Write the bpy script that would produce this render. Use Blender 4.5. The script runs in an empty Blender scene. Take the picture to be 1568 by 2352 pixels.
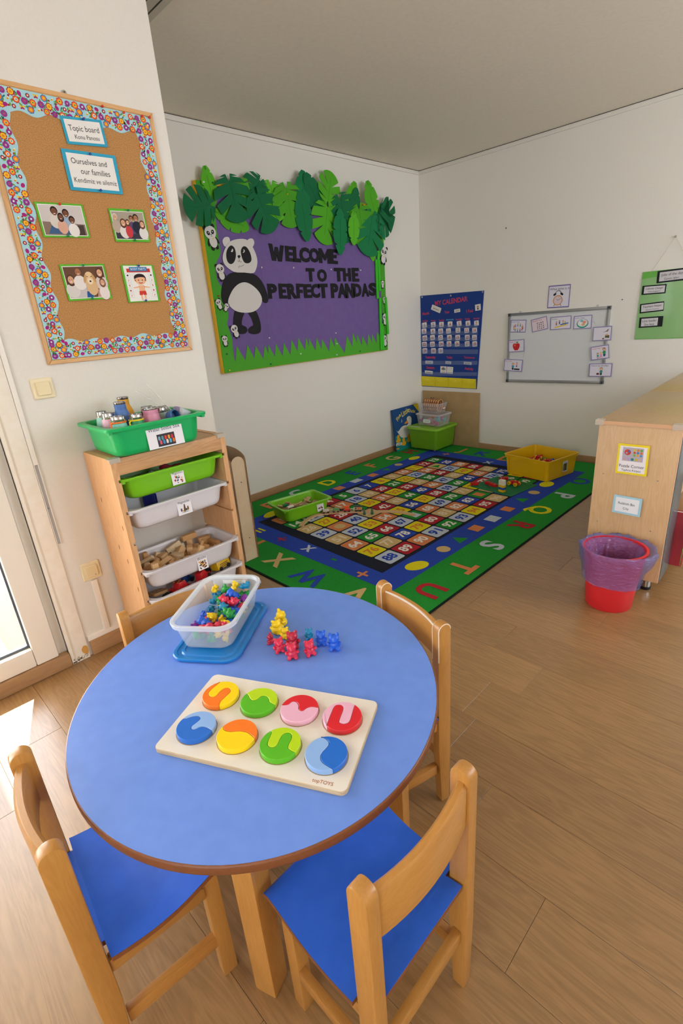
import bpy, bmesh, math, random
from mathutils import Vector, Matrix

SC = bpy.context.scene
COL = SC.collection
random.seed(7)
PI = math.pi

# ------------------------------------------------------------------ camera
CAM = Vector((3.3669, -4.6215, 1.35))
ROWS = (Vector((0.7122, 0.6982, -0.0729)), Vector((0.2008, -0.3021, -0.9319)), Vector((-0.6727, 0.6490, -0.3553)))
FPX = 1155.33
cam = bpy.data.cameras.new('camera')
cam.sensor_fit = 'HORIZONTAL'; cam.sensor_width = 36; cam.lens = FPX / 1568 * 36
cam.clip_start = 0.02; cam.clip_end = 200
co = bpy.data.objects.new('camera', cam); COL.objects.link(co)
r_, d_, f_ = ROWS
co.matrix_world = Matrix(((r_.x, -d_.x, -f_.x, CAM.x), (r_.y, -d_.y, -f_.y, CAM.y), (r_.z, -d_.z, -f_.z, CAM.z), (0, 0, 0, 1)))
SC.camera = co

# ------------------------------------------------------------------ light
SUN_STRENGTH = 34.0
SKY_STRENGTH = 13.0
EXPOSURE = -0.45
world = bpy.data.worlds.new('sky'); SC.world = world; world.use_nodes = True
bg = world.node_tree.nodes['Background']
bg.inputs[0].default_value = (0.86, 0.92, 1.0, 1); bg.inputs[1].default_value = SKY_STRENGTH
sl = bpy.data.lights.new('sun', 'SUN'); sl.energy = SUN_STRENGTH; sl.angle = math.radians(0.6); sl.color = (1, 0.96, 0.9)
so = bpy.data.objects.new('sun', sl); COL.objects.link(so)
SUN_DIR = Vector((0.944 * 0.656, -0.329 * 0.656, -0.755)).normalized()
so.rotation_euler = SUN_DIR.to_track_quat('-Z', 'Y').to_euler()
so.location = (-3, 2, 6)

def portal(name, loc, rot, sx, sy):
    l = bpy.data.lights.new(name, 'AREA'); l.shape = 'RECTANGLE'; l.size = sx; l.size_y = sy
    l.cycles.is_portal = True
    o = bpy.data.objects.new(name, l); COL.objects.link(o); o.location = loc; o.rotation_euler = rot
SC.view_settings.view_transform = 'Standard'; SC.view_settings.look = 'None'
SC.view_settings.gamma = 1; SC.view_settings.use_curve_mapping = False
SC.view_settings.exposure = EXPOSURE
SC.cycles.max_bounces = 10; SC.cycles.diffuse_bounces = 6; SC.cycles.transparent_max_bounces = 16
SC.cycles.use_denoising = True
SC.cycles.sample_clamp_indirect = 6

# ------------------------------------------------------------------ pixels of the photograph to points on known planes
def ray(u, v):
    return r_ * ((u - 784) / FPX) + d_ * ((v - 1176) / FPX) + f_
def hit(u, v, ax, val):
    d = ray(u, v); return CAM + d * ((val - CAM[ax]) / d[ax])

# ------------------------------------------------------------------ materials
def lin(h):
    if isinstance(h, str):
        h = h.lstrip('#'); c = [int(h[i:i + 2], 16) / 255 for i in (0, 2, 4)]
    else: c = list(h)
    return [x / 12.92 if x <= 0.04045 else ((x + 0.055) / 1.055) ** 2.4 for x in c]
MATS = {}
def nodemat(key):
    m = bpy.data.materials.new(key); m.use_nodes = True
    nt = m.node_tree; b = nt.nodes['Principled BSDF']
    return m, nt, b
def C(h, rough=0.5, metal=0, alpha=1.0, spec=0.5, coat=0):
    k = ('C', h, rough, metal, alpha, spec, coat)
    if k in MATS: return MATS[k]
    m, nt, b = nodemat('paint_%s' % str(h).lstrip('#'))
    b.inputs['Base Color'].default_value = (*lin(h), 1); b.inputs['Roughness'].default_value = rough
    b.inputs['Metallic'].default_value = metal; b.inputs['Alpha'].default_value = alpha
    b.inputs['Specular IOR Level'].default_value = spec; b.inputs['Coat Weight'].default_value = coat
    # a little procedural unevenness so no surface is perfectly flat in tone
    n = nt.nodes.new('ShaderNodeTexNoise'); n.inputs['Scale'].default_value = 35; n.inputs['Detail'].default_value = 2
    mr = nt.nodes.new('ShaderNodeMapRange'); mr.inputs[3].default_value = max(0, rough - 0.05); mr.inputs[4].default_value = min(1, rough + 0.05)
    tc = nt.nodes.new('ShaderNodeTexCoord'); nt.links.new(tc.outputs['Object'], n.inputs['Vector'])
    nt.links.new(n.outputs['Fac'], mr.inputs[0]); nt.links.new(mr.outputs[0], b.inputs['Roughness'])
    MATS[k] = m; return m
def paper(h): return C(h, 0.75, 0, 1, 0.3)
def plastic(h, rough=0.32): return C(h, rough)
def clear(h, alpha, rough=0.2): return C(h, rough, 0, alpha, 0.5)

def wood(key, c1, c2, axis='X', scale=1.0, rough=0.45, stretch=14, contrast=1.0, coat=0, bump=0.05):
    k = ('W', key)
    if k in MATS: return MATS[k]
    m, nt, b = nodemat(key); L = nt.links; N = nt.nodes
    tc = N.new('ShaderNodeTexCoord'); oi = N.new('ShaderNodeObjectInfo')
    vm = N.new('ShaderNodeVectorMath'); vm.operation = 'MULTIPLY_ADD'
    cx = N.new('ShaderNodeCombineXYZ'); L.new(oi.outputs['Random'], cx.inputs[0]); L.new(oi.outputs['Random'], cx.inputs[1]); L.new(oi.outputs['Random'], cx.inputs[2])
    vm.inputs[1].default_value = (37, 23, 11)
    L.new(cx.outputs[0], vm.inputs[0]); L.new(tc.outputs['Object'], vm.inputs[2])
    mp = N.new('ShaderNodeMapping'); s = [scale * stretch] * 3; s['XYZ'.index(axis)] = scale
    mp.inputs['Scale'].default_value = s; L.new(vm.outputs[0], mp.inputs['Vector'])
    n1 = N.new('ShaderNodeTexNoise'); n1.inputs['Scale'].default_value = 1.6; n1.inputs['Detail'].default_value = 3; n1.inputs['Distortion'].default_value = 0.6
    L.new(mp.outputs[0], n1.inputs['Vector'])
    mul = N.new('ShaderNodeMath'); mul.operation = 'MULTIPLY'; mul.inputs[1].default_value = 9; L.new(n1.outputs['Fac'], mul.inputs[0])
    fr = N.new('ShaderNodeMath'); fr.operation = 'PINGPONG'; fr.inputs[1].default_value = 0.5; L.new(mul.outputs[0], fr.inputs[0])
    n2 = N.new('ShaderNodeTexNoise'); n2.inputs['Scale'].default_value = 18; n2.inputs['Detail'].default_value = 4
    L.new(mp.outputs[0], n2.inputs['Vector'])
    mx = N.new('ShaderNodeMath'); mx.operation = 'MULTIPLY_ADD'; mx.inputs[1].default_value = 0.9 * contrast; L.new(fr.outputs[0], mx.inputs[0])
    m2 = N.new('ShaderNodeMath'); m2.operation = 'MULTIPLY'; m2.inputs[1].default_value = 0.6; L.new(n2.outputs['Fac'], m2.inputs[0]); L.new(m2.outputs[0], mx.inputs[2])
    cr = N.new('ShaderNodeMix'); cr.data_type = 'RGBA'; cr.inputs['A'].default_value = (*lin(c1), 1); cr.inputs['B'].default_value = (*lin(c2), 1)
    L.new(mx.outputs[0], cr.inputs['Factor'])
    hs = N.new('ShaderNodeHueSaturation'); mr = N.new('ShaderNodeMapRange'); mr.inputs[3].default_value = 0.92; mr.inputs[4].default_value = 1.07
    L.new(oi.outputs['Random'], mr.inputs[0]); L.new(mr.outputs[0], hs.inputs['Value']); L.new(cr.outputs['Result'], hs.inputs['Color'])
    L.new(hs.outputs[0], b.inputs['Base Color'])
    bp = N.new('ShaderNodeBump'); bp.inputs['Strength'].default_value = bump; bp.inputs['Distance'].default_value = 0.002; L.new(n2.outputs['Fac'], bp.inputs['Height']); L.new(bp.outputs[0], b.inputs['Normal'])
    b.inputs['Roughness'].default_value = rough; b.inputs['Coat Weight'].default_value = coat; b.inputs['Coat Roughness'].default_value = 0.25
    MATS[k] = m; return m

def speckle(key, c1, c2, scale, rough=0.85, bump=0.3, dist=0.002, detail=3, lo=0.35, hi=0.65, noise2=None):
    k = ('S', key)
    if k in MATS: return MATS[k]
    m, nt, b = nodemat(key); L = nt.links; N = nt.nodes
    tc = N.new('ShaderNodeTexCoord'); n = N.new('ShaderNodeTexNoise'); n.inputs['Scale'].default_value = scale; n.inputs['Detail'].default_value = detail
    L.new(tc.outputs['Object'], n.inputs['Vector'])
    mr = N.new('ShaderNodeMapRange'); mr.inputs[1].default_value = lo; mr.inputs[2].default_value = hi; L.new(n.outputs['Fac'], mr.inputs[0])
    cr = N.new('ShaderNodeMix'); cr.data_type = 'RGBA'; cr.inputs['A'].default_value = (*lin(c1), 1); cr.inputs['B'].default_value = (*lin(c2), 1)
    L.new(mr.outputs[0], cr.inputs['Factor']); L.new(cr.outputs['Result'], b.inputs['Base Color'])
    bp = N.new('ShaderNodeBump'); bp.inputs['Strength'].default_value = bump; bp.inputs['Distance'].default_value = dist
    L.new(n.outputs['Fac'], bp.inputs['Height']); L.new(bp.outputs[0], b.inputs['Normal'])
    b.inputs['Roughness'].default_value = rough; b.inputs['Specular IOR Level'].default_value = 0.25
    MATS[k] = m; return m
def dim(h, f):
    h = h.lstrip('#'); return '#%02x%02x%02x' % tuple(max(0, min(255, int(int(h[i:i + 2], 16) * f))) for i in (0, 2, 4))
def pile(h): return speckle('pile_' + h.strip('#'), dim(h, 0.86), dim(h, 1.1), 420, 0.95, 0.5, 0.003, 2)

# ------------------------------------------------------------------ mesh builder
def smooth2(pts, n=6, closed=False):
    out = []; L = len(pts)
    rng = range(L if closed else L - 1)
    for i in rng:
        g = (lambda k: pts[k % L]) if closed else (lambda k: pts[max(0, min(L - 1, k))])
        p0, p1, p2, p3 = g(i - 1), g(i), g(i + 1), g(i + 2)
        for k in range(n):
            t = k / n
            out.append(tuple(0.5 * ((2 * b) + (c - a) * t + (2 * a - 5 * b + 4 * c - d) * t * t + (3 * b - a - 3 * c + d) * t ** 3) for a, b, c, d in zip(p0, p1, p2, p3)))
    if not closed: out.append(tuple(pts[-1]))
    return out
def rrect(w, d, r, n=5, cx=0, cy=0):
    r = max(1e-5, min(r, w / 2 - 1e-5, d / 2 - 1e-5)); out = []
    for k, (sx, sy) in enumerate(((1, 1), (-1, 1), (-1, -1), (1, -1))):
        for i in range(n + 1):
            a = PI / 2 * (k + i / n)
            out.append((cx + sx * (w / 2 - r) + r * math.cos(a), cy + sy * (d / 2 - r) + r * math.sin(a)))
    return out
def circle(r, n=24, cx=0, cy=0, ry=None, a0=0):
    ry = r if ry is None else ry
    return [(cx + r * math.cos(a0 + 2 * PI * i / n), cy + ry * math.sin(a0 + 2 * PI * i / n)) for i in range(n)]
def area2(p): return sum(p[i][0] * p[(i + 1) % len(p)][1] - p[(i + 1) % len(p)][0] * p[i][1] for i in range(len(p))) / 2
def inset(p, d):
    n = len(p); out = []
    for i in range(n):
        a = Vector(p[i - 1]); b = Vector(p[i]); c = Vector(p[(i + 1) % n])
        e1 = (b - a); e2 = (c - b)
        if e1.length < 1e-9 or e2.length < 1e-9: out.append(tuple(b)); continue
        n1 = Vector((-e1.y, e1.x)).normalized(); n2 = Vector((-e2.y, e2.x)).normalized()
        m = n1 + n2
        if m.length < 0.3: m = n1
        else: m = m / max(0.5, (1 + n1.dot(n2)))
        out.append((b.x + m.x * d, b.y + m.y * d))
    return out

class MB:
    def __init__(s): s.v = []; s.f = []; s.m = []; s.mats = []
    def mi(s, mat):
        if mat not in s.mats: s.mats.append(mat)
        return s.mats.index(mat)
    def add(s, vs, fs, mat, M=None):
        o = len(s.v); i = s.mi(mat)
        for p in vs:
            p = Vector(p) if len(p) == 3 else Vector((p[0], p[1], 0))
            s.v.append(tuple(M @ p) if M else tuple(p))
        for f in fs: s.f.append([o + k for k in f]); s.m.append(i)
        return s
    def box(s, x0, x1, y0, y1, z0, z1, mat, M=None):
        return s.add([(x0, y0, z0), (x1, y0, z0), (x1, y1, z0), (x0, y1, z0), (x0, y0, z1), (x1, y0, z1), (x1, y1, z1), (x0, y1, z1)],
                     [(3, 2, 1, 0), (4, 5, 6, 7), (0, 1, 5, 4), (1, 2, 6, 5), (2, 3, 7, 6), (3, 0, 4, 7)], mat, M)
    def prism(s, poly, z0, z1, mat, M=None, ch=0, side=None):
        if area2(poly) < 0: poly = poly[::-1]
        n = len(poly); side = side or mat
        if ch:
            rings = [(poly, z0), (poly, z1 - ch), (inset(poly, ch), z1)]
        else: rings = [(poly, z0), (poly, z1)]
        vs = [(x, y, z) for p, z in rings for x, y in p]
        fs = []
        for k in range(len(rings) - 1):
            for i in range(n):
                j = (i + 1) % n; fs.append((k * n + i, k * n + j, (k + 1) * n + j, (k + 1) * n + i))
        s.add(vs, fs, side, M)
        b = [(x, y, z0) for x, y in rings[0][0]]; t = [(x, y, rings[-1][1]) for x, y in rings[-1][0]]
        s.add(b, [tuple(range(n))[::-1]], side, M); s.add(t, [tuple(range(n))], mat, M)
        return s
    def flat(s, poly, z, mat, M=None):
        if area2(poly) < 0: poly = poly[::-1]
        return s.add([(x, y, z) for x, y in poly], [tuple(range(len(poly)))], mat, M)
    def loft(s, rings, mat, M=None, cap0=True, cap1=True, closed=False):
        n = len(rings[0]); vs = [p for r in rings for p in r]; fs = []
        K = len(rings)
        for k in range(K if closed else K - 1):
            k2 = (k + 1) % K
            for i in range(n):
                j = (i + 1) % n; fs.append((k * n + i, k * n + j, k2 * n + j, k2 * n + i))
        if cap0 and not closed: fs.append(tuple(range(n))[::-1])
        if cap1 and not closed: fs.append(tuple((K - 1) * n + i for i in range(n)))
        return s.add(vs, fs, mat, M)
    def rloft(s, spec, mat, M=None, n=5, cap0=True, cap1=True):   # spec: (w, d, r, z)
        return s.loft([[(x, y, z) for x, y in rrect(w, d, r, n)] for w, d, r, z in spec], mat, M, cap0, cap1)
    def lathe(s, prof, n, mat, M=None, cap0=True, cap1=True):
        return s.loft([[(r * math.cos(2 * PI * i / n), r * math.sin(2 * PI * i / n), z) for i in range(n)] for r, z in prof], mat, M, cap0, cap1)
    def tube(s, pts, r, mat, n=8, M=None, closed=False, flatten=None):
        pts = [Vector(p) for p in pts]; rings = []; N = len(pts); up = None
        for i, p in enumerate(pts):
            a = pts[i - 1] if (i or closed) else p; b = pts[(i + 1) % N] if (i < N - 1 or closed) else p
            t = (b - a).normalized()
            if up is None:
                up = Vector((0, 0, 1)) if abs(t.z) < 0.9 else Vector((1, 0, 0))
            u = (up - t * up.dot(t)).normalized(); w = t.cross(u); up = u
            rr = r[i] if isinstance(r, (list, tuple)) else r
            rings.append([p + (w * math.cos(2 * PI * k / n) + u * math.sin(2 * PI * k / n)) * rr for k in range(n)])
        return s.loft(rings, mat, M, closed=closed)
    def ball(s, c, r, mat, M=None, n=12, m=8):
        if not isinstance(r, (tuple, list)): r = (r, r, r)
        vs = [(c[0], c[1], c[2] - r[2])]; fs = []
        for j in range(1, m):
            a = -PI / 2 + PI * j / m
            for i in range(n): b = 2 * PI * i / n; vs.append((c[0] + r[0] * math.cos(a) * math.cos(b), c[1] + r[1] * math.cos(a) * math.sin(b), c[2] + r[2] * math.sin(a)))
        vs.append((c[0], c[1], c[2] + r[2])); top = len(vs) - 1
        for i in range(n):
            j = (i + 1) % n; fs.append((0, 1 + j, 1 + i)); fs.append((top, 1 + (m - 2) * n + i, 1 + (m - 2) * n + j))
            for k in range(m - 2): fs.append((1 + k * n + i, 1 + k * n + j, 1 + (k + 1) * n + j, 1 + (k + 1) * n + i))
        return s.add(vs, fs, mat, M)
    def text(s, txt, x, y, size, mat, z=0.0005, ang=0, align='C', bold=0.0, w=None, depth=0, M=None, box=None, wide=1.0):
        vs, fs, bb = glyphs(txt, bold)
        if not vs: return s
        if box:                      # fit to box x0, y0, x1, y1
            sx = (box[2] - box[0]) / max(1e-6, bb[2] - bb[0]); sy = (box[3] - box[1]) / max(1e-6, bb[3] - bb[1])
            P = [((p[0] - bb[0]) * sx + box[0], (p[1] - bb[1]) * sy + box[1]) for p in vs]
        else:
            sx = sy = size
            if w: sx = w / max(1e-6, bb[2] - bb[0]); sy = sx * 1.12
            sx *= wide
            ox = {'C': (bb[0] + bb[2]) / 2, 'L': bb[0], 'R': bb[2]}[align]; ca, sa = math.cos(ang), math.sin(ang)
            P = []
            for p in vs:
                a = (p[0] - ox) * sx; b = (p[1] - 0.34) * sy
                P.append((x + a * ca - b * sa, y + a * sa + b * ca))
        if depth:
            from collections import Counter
            n = len(P); ec = Counter()
            for f in fs:
                for i in range(len(f)): ec[(f[i], f[(i + 1) % len(f)])] += 1
            sides = [(a, b, b + n, a + n) for (a, b) in ec if (b, a) not in ec]
            s.add([(p[0], p[1], z) for p in P] + [(p[0], p[1], z + depth) for p in P], [tuple(reversed(f)) for f in fs] + [tuple(k + n for k in f) for f in fs] + sides, mat, M)
        else: s.add([(p[0], p[1], z) for p in P], fs, mat, M)
        return s
    def build(s, name, parent=None, smooth=None, kind=None, bevel=0, loc=None):
        me = bpy.data.meshes.new(name); me.from_pydata(s.v, [], s.f)
        for m in s.mats: me.materials.append(m)
        me.polygons.foreach_set('material_index', s.m)
        if bevel:
            bm = bmesh.new(); bm.from_mesh(me)
            bmesh.ops.remove_doubles(bm, verts=bm.verts, dist=1e-6)
            es = [e for e in bm.edges if len(e.link_faces) == 2 and e.calc_face_angle(0) > math.radians(35)]
            bmesh.ops.bevel(bm, geom=es, offset=bevel, segments=2, affect='EDGES', clamp_overlap=True, profile=0.6)
            bm.to_mesh(me); bm.free(); smooth = smooth or 50
        if smooth:
            me.shade_smooth() if hasattr(me, 'shade_smooth') else None
            me.set_sharp_from_angle(angle=math.radians(smooth))
        me.update()
        o = bpy.data.objects.new(name, me); COL.objects.link(o)
        if parent: o.parent = parent
        if kind: o['kind'] = kind
        if loc: o.location = loc
        return o
GL = {}
def glyphs(txt, bold):
    k = (txt, bold)
    if k not in GL:
        cu = bpy.data.curves.new('t', 'FONT'); cu.body = txt; cu.offset = bold; cu.resolution_u = 3; cu.fill_mode = 'FRONT' if hasattr(cu, 'fill_mode') else None
        o = bpy.data.objects.new('t', cu); COL.objects.link(o)
        dg = bpy.context.evaluated_depsgraph_get(); me = o.evaluated_get(dg).to_mesh()
        bm = bmesh.new(); bm.from_mesh(me); bmesh.ops.remove_doubles(bm, verts=bm.verts, dist=1e-5)
        bmesh.ops.recalc_face_normals(bm, faces=bm.faces)
        vs = [(v.co.x, v.co.y) for v in bm.verts]; fs = []
        for f in bm.faces:
            t = tuple(v.index for v in f.verts); q = [vs[i] for i in t]
            fs.append(t if area2(q) > 0 else t[::-1])
        bm.free()
        xs = [p[0] for p in vs] or [0]; ys = [p[1] for p in vs] or [0]
        GL[k] = (vs, fs, (min(xs), min(ys), max(xs), max(ys)))
        bpy.data.objects.remove(o); bpy.data.curves.remove(cu)
    return GL[k]

def tag(o, label, cat, group=None, kind=None):
    o['label'] = label; o['category'] = cat
    if group: o['group'] = group
    if kind: o['kind'] = kind
    return o
def thing(name, label, cat, loc=(0, 0, 0), rotz=0, group=None, mat=None):
    o = bpy.data.objects.new(name, None); COL.objects.link(o); o.empty_display_size = 0.05
    if mat is not None: o.matrix_world = mat
    else: o.location = loc; o.rotation_euler = (0, 0, rotz)
    return tag(o, label, cat, group)
def where(x, xr, y, yr, lay=None, xs=('far left', 'left', 'middle', 'right', 'far right'), ys=('front', 'centre', 'back')):
    i = max(0, min(len(xs) - 1, int((x + xr) / (2 * xr) * len(xs)))); j = max(0, min(len(ys) - 1, int((y + yr) / (2 * yr) * len(ys))))
    return '%s %s%s' % (xs[i], ys[j], (', ' + lay) if lay else '')
def struct(o): o['kind'] = 'structure'; return o
def copy_tree(o, parent=None):
    c = o.copy(); COL.objects.link(c)
    if parent: c.parent = parent; c.matrix_parent_inverse = o.matrix_parent_inverse
    for ch in o.children: copy_tree(ch, c)
    return c
def T(x=0, y=0, z=0, rz=0, rx=0, ry=0, s=1):
    return Matrix.Translation((x, y, z)) @ Matrix.Rotation(rz, 4, 'Z') @ Matrix.Rotation(ry, 4, 'Y') @ Matrix.Rotation(rx, 4, 'X') @ Matrix.Scale(s, 4)
def frameL(x, y, z): return Matrix(((0, 0, 1, x), (1, 0, 0, y), (0, 1, 0, z), (0, 0, 0, 1)))   # on a wall that faces +x
def frameB(x, y, z): return Matrix(((1, 0, 0, x), (0, 0, -1, y), (0, 1, 0, z), (0, 0, 0, 1)))  # on a wall that faces -y
HC = 2.6245; WX = 1.1228; EY = -3.2902
# resting poses of loose pieces (settled under gravity in their containers): x, y, z, euler
POSE_BLOCKS = [(0.1008,-0.0851,0.0212,-0,-0,-3.12),(-0.1487,-0.0143,0.0338,0,-2.73,0.58),(0.144,-0.0185,0.0272,-0,0,-2.09),(-0.1487,0.079,0.0272,0,0,-1.38),(0.0526,-0.0441,0.0272,1.57,-0,0.72),(-0.1815,0.0227,0.0232,-1.57,0,-1.57),(0.0768,0.0458,0.0232,0,-0,2.83),(0.1212,0.0569,0.0212,0,-0,1.75),(0.1167,-0,0.0394,1.22,0.64,-2.3),(-0.0178,0.0021,0.0272,0,-0,2.28),(0.0246,0.0522,0.0348,0.72,0.15,-2.05),(-0.0105,0.0722,0.0242,0,-0,1.03),(0.074,-0.012,0.0207,1.57,0,2.68),(-0.073,0.0675,0.0242,0,-0,0.2),(-0.0178,-0.0735,0.0272,-1.59,1.57,0),(-0.1744,-0.0606,0.0232,-1.57,0,1.77),(0.014,0.0803,0.0616,0.19,2.85,0.03),(-0.1051,0.0492,0.0272,-1.57,0,1.77),(0.0821,-0.0858,0.0628,1.57,-2.58,0.04),(0.1501,0.0742,0.0272,1.57,-0,-1.29),(-0.0658,-0.0229,0.0369,-0.65,-2.84,0.07),(-0.1099,-0.0345,0.0339,0,-2.51,-1.05),(0.0996,0.0063,0.053,0,1.29,2.62),(-0.0866,-0.0784,0.0272,-3.03,1.57,0),(0.0186,-0.0124,0.0272,1.57,0,-2.08),(0.0108,-0.0619,0.0572,1.57,0,-0.24),(-0.0478,-0.0705,0.0207,3.14,-0,1.46),(-0.0478,-0.0622,0.0524,1.99,-0,1.47),(0.1728,-0.0553,0.0503,0.82,0.06,1.57),(-0.0958,0.0078,0.0302,-0,-0.38,2.85),(-0.1289,-0.0771,0.0272,2.79,1.57,0),(-0.061,0.0869,0.0553,1.48,0.44,-0),(0.1413,-0.0904,0.0496,1.57,0.83,0.04),(-0.1106,0.0618,0.0572,-1.57,0,1.59),(-0.0222,0.0107,0.0572,-3.14,-0,-1.26),(0.0876,0.0877,0.0972,-1.57,0,3.14),(-0.0021,0.0843,0.0793,0.18,0.3,-3.14),(0.0842,0.0827,0.0472,2.15,1.57,0),(0.1329,-0.0474,0.0388,0.51,-2.44,-0.87),(0.0316,-0.0912,0.0742,-1.62,2.13,-0.02),(0.1644,0.0178,0.0232,1.57,0,-1.06),(0.0594,0.0411,0.0532,-1.57,-0,-2.09),(-0.1552,0.0418,0.0377,-0.97,1.57,0),(-0.1096,-0.0828,0.0572,-1.57,0,-3),(-0.0714,0.0556,0.058,-1.57,-0.14,0.27),(-0.141,0.021,0.0356,1.85,-0.55,-2.18),(0.0877,0.0362,0.0472,-0,-0,-2.09),(0.0756,-0.0221,0.0445,0.47,-0.08,2.45),(-0.1564,-0.0139,0.068,-1.24,2.63,-0.75),(-0.1437,-0.0467,0.053,1.28,-0.58,-0.72),(-0.0565,0.0247,0.0392,-1.91,0.96,1.61),(0.0098,0.0425,0.0626,0.51,2.65,0.57),(-0.153,0.0636,0.0678,2.54,-0.43,-0.65),(-0.1709,-0.0819,0.0732,-1.49,1.57,0),(0.1593,0.0799,0.0592,1.57,-0,2.93),(-0.1021,-0.0057,0.0594,-0.84,-0.19,0.2),(-0.1371,0.088,0.0717,0.05,-1.57,0),(0.18,0.0233,0.0486,-1.45,0.07,1.57)]
KIND_BLOCKS = [0, 3, 5, 5, 5, 0, 1, 0, 2, 5, 2, 2, 4, 2, 5, 0, 0, 2, 0, 5, 2, 2, 3, 5, 5, 0, 4, 2, 1, 4, 5, 0, 3, 0, 1, 0, 0, 0, 4, 3, 0, 2, 4, 0, 2, 4, 0, 3, 0, 5, 2, 2, 3, 0, 1, 0, 4, 0]
POSE_BEARS = [(0.0222,0.0458,0.014,-1.38,-0.35,-2.93),(0.0982,-0.029,0.0148,1.94,0.33,-0.6),(0.0477,0.0491,0.014,1.38,-0.35,1.84),(0.0112,-0.0428,0.0168,-1.13,1.1,-2.46),(0.0969,-0.0064,0.0147,-1.14,2.04,-0.71),(-0.0903,-0.0129,0.0194,1.12,1.11,1.36),(0.0879,0.0225,0.0183,-1.38,-2.79,0.36),(-0.0624,-0.04,0.0159,1.76,0.35,-0),(0.0716,-0.0145,0.0168,1.13,1.1,-0.23),(-0.0604,0.0044,0.0193,2.01,-2.04,-0.08),(-0.0349,0.0026,0.0147,1.13,-1.1,0.43),(0.0166,-0,0.0213,0.52,-0.83,1.09),(0.0577,0.0215,0.014,1.76,-0.35,1.74),(0.0587,-0.0442,0.0183,-1.38,-0.35,-1.78),(-0.0644,0.0435,0.0236,-0.62,-0.03,-0.3),(0.0476,-0.0008,0.014,-1.76,0.35,-2.57),(0.07,0.0423,0.0326,0.87,-0.01,0.44),(0.0669,0.0071,0.0375,-1.15,2.6,0.36),(0.0315,-0.0266,0.0209,-2.96,-0.41,0.89),(-0.0924,0.0232,0.0207,2.19,0.34,1.28),(0.0906,-0.0399,0.0351,1.5,-0.87,0.63),(-0.0907,-0.0478,0.0184,0.54,-2.3,-0.46),(-0.0186,-0.0418,0.0199,-0.99,-2.07,0.27),(0.0972,0.0434,0.0341,1.08,0.24,-0.16),(-0.0667,0.021,0.046,-1.32,-0.63,-0.59),(-0.0934,0.048,0.0375,-1.81,-1.2,-1.15),(-0.0697,-0.0495,0.0398,0.04,2.89,0.24),(0.0632,-0.0488,0.0425,-1.76,-0.35,1.43),(-0.0722,-0.0248,0.0398,1.02,0.02,-1.7),(0.0391,0.0355,0.0306,-1.29,-0.73,0.47),(-0.0199,0.0234,0.0172,2.01,0.33,0.75),(0.0434,-0.0091,0.0366,1.98,-2.07,0.19),(-0.0407,-0.0198,0.0289,1.92,0.95,-0.83),(-0.0106,-0.0107,0.0228,-0.39,-0.69,2.3),(-0.094,-0.0499,0.0475,2.46,0.98,-0.67),(-0.0956,0.001,0.0466,-1.72,-0.41,0.22),(-0.038,0.047,0.014,1.38,0.35,-2.42),(0.0947,0.0488,0.056,1.07,-0.79,1.73),(-0.0461,-0.048,0.0304,-1.62,-0.4,-0.92),(0.0308,-0.0493,0.0334,-2.42,-1.43,-0.52),(-0.0445,0.0254,0.0188,-3.11,0.17,-1.22),(0.0974,-0.043,0.0625,-1.16,-2.55,-0.28),(-0.0995,-0.0322,0.0352,0.81,0.54,1.92),(0.0023,-0.0452,0.0391,1.93,-1.78,-0.23),(0.0607,-0.0213,0.0579,1.07,-2.85,0.04),(-0.0347,0.0092,0.0421,-0.75,-0.58,1.03),(0.0153,0.0229,0.037,1.17,0.48,1.5),(0.0953,0.0104,0.0475,2.39,0.67,0.86),(0.0548,0.0422,0.0565,-0.13,2.32,1.99),(-0.0262,-0.0345,0.049,0.21,-1.49,-2.36),(0.0438,0.0163,0.0451,2.04,-0.25,-1.34),(-0.0012,0.043,0.0246,1.02,0.97,-0.78),(0.0323,-0.0024,0.0589,-1.37,-0.1,-0.52),(0.0108,0.0455,0.0512,1.75,1.21,1.66),(-0.036,0.0446,0.0402,-2.29,0.46,-1.7),(0.0933,-0.0144,0.0618,-0.87,-2.12,0.9),(0.0227,-0.0354,0.0535,1.11,-0.09,-0.6),(0.0049,-0.0113,0.0484,1.29,-0.69,-0.41)]
SIZE_BEARS = [0.03, 0.03, 0.03, 0.036, 0.03, 0.043, 0.043, 0.036, 0.036, 0.043, 0.03, 0.043, 0.03, 0.043, 0.043, 0.03, 0.036, 0.043, 0.036, 0.043, 0.043, 0.036, 0.043, 0.036, 0.043, 0.036, 0.03, 0.03, 0.036, 0.036, 0.036, 0.036, 0.036, 0.043, 0.03, 0.043, 0.03, 0.03, 0.03, 0.03, 0.03, 0.036, 0.03, 0.03, 0.043, 0.043, 0.036, 0.043, 0.043, 0.043, 0.03, 0.036, 0.036, 0.043, 0.043, 0.036, 0.043, 0.036]
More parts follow.
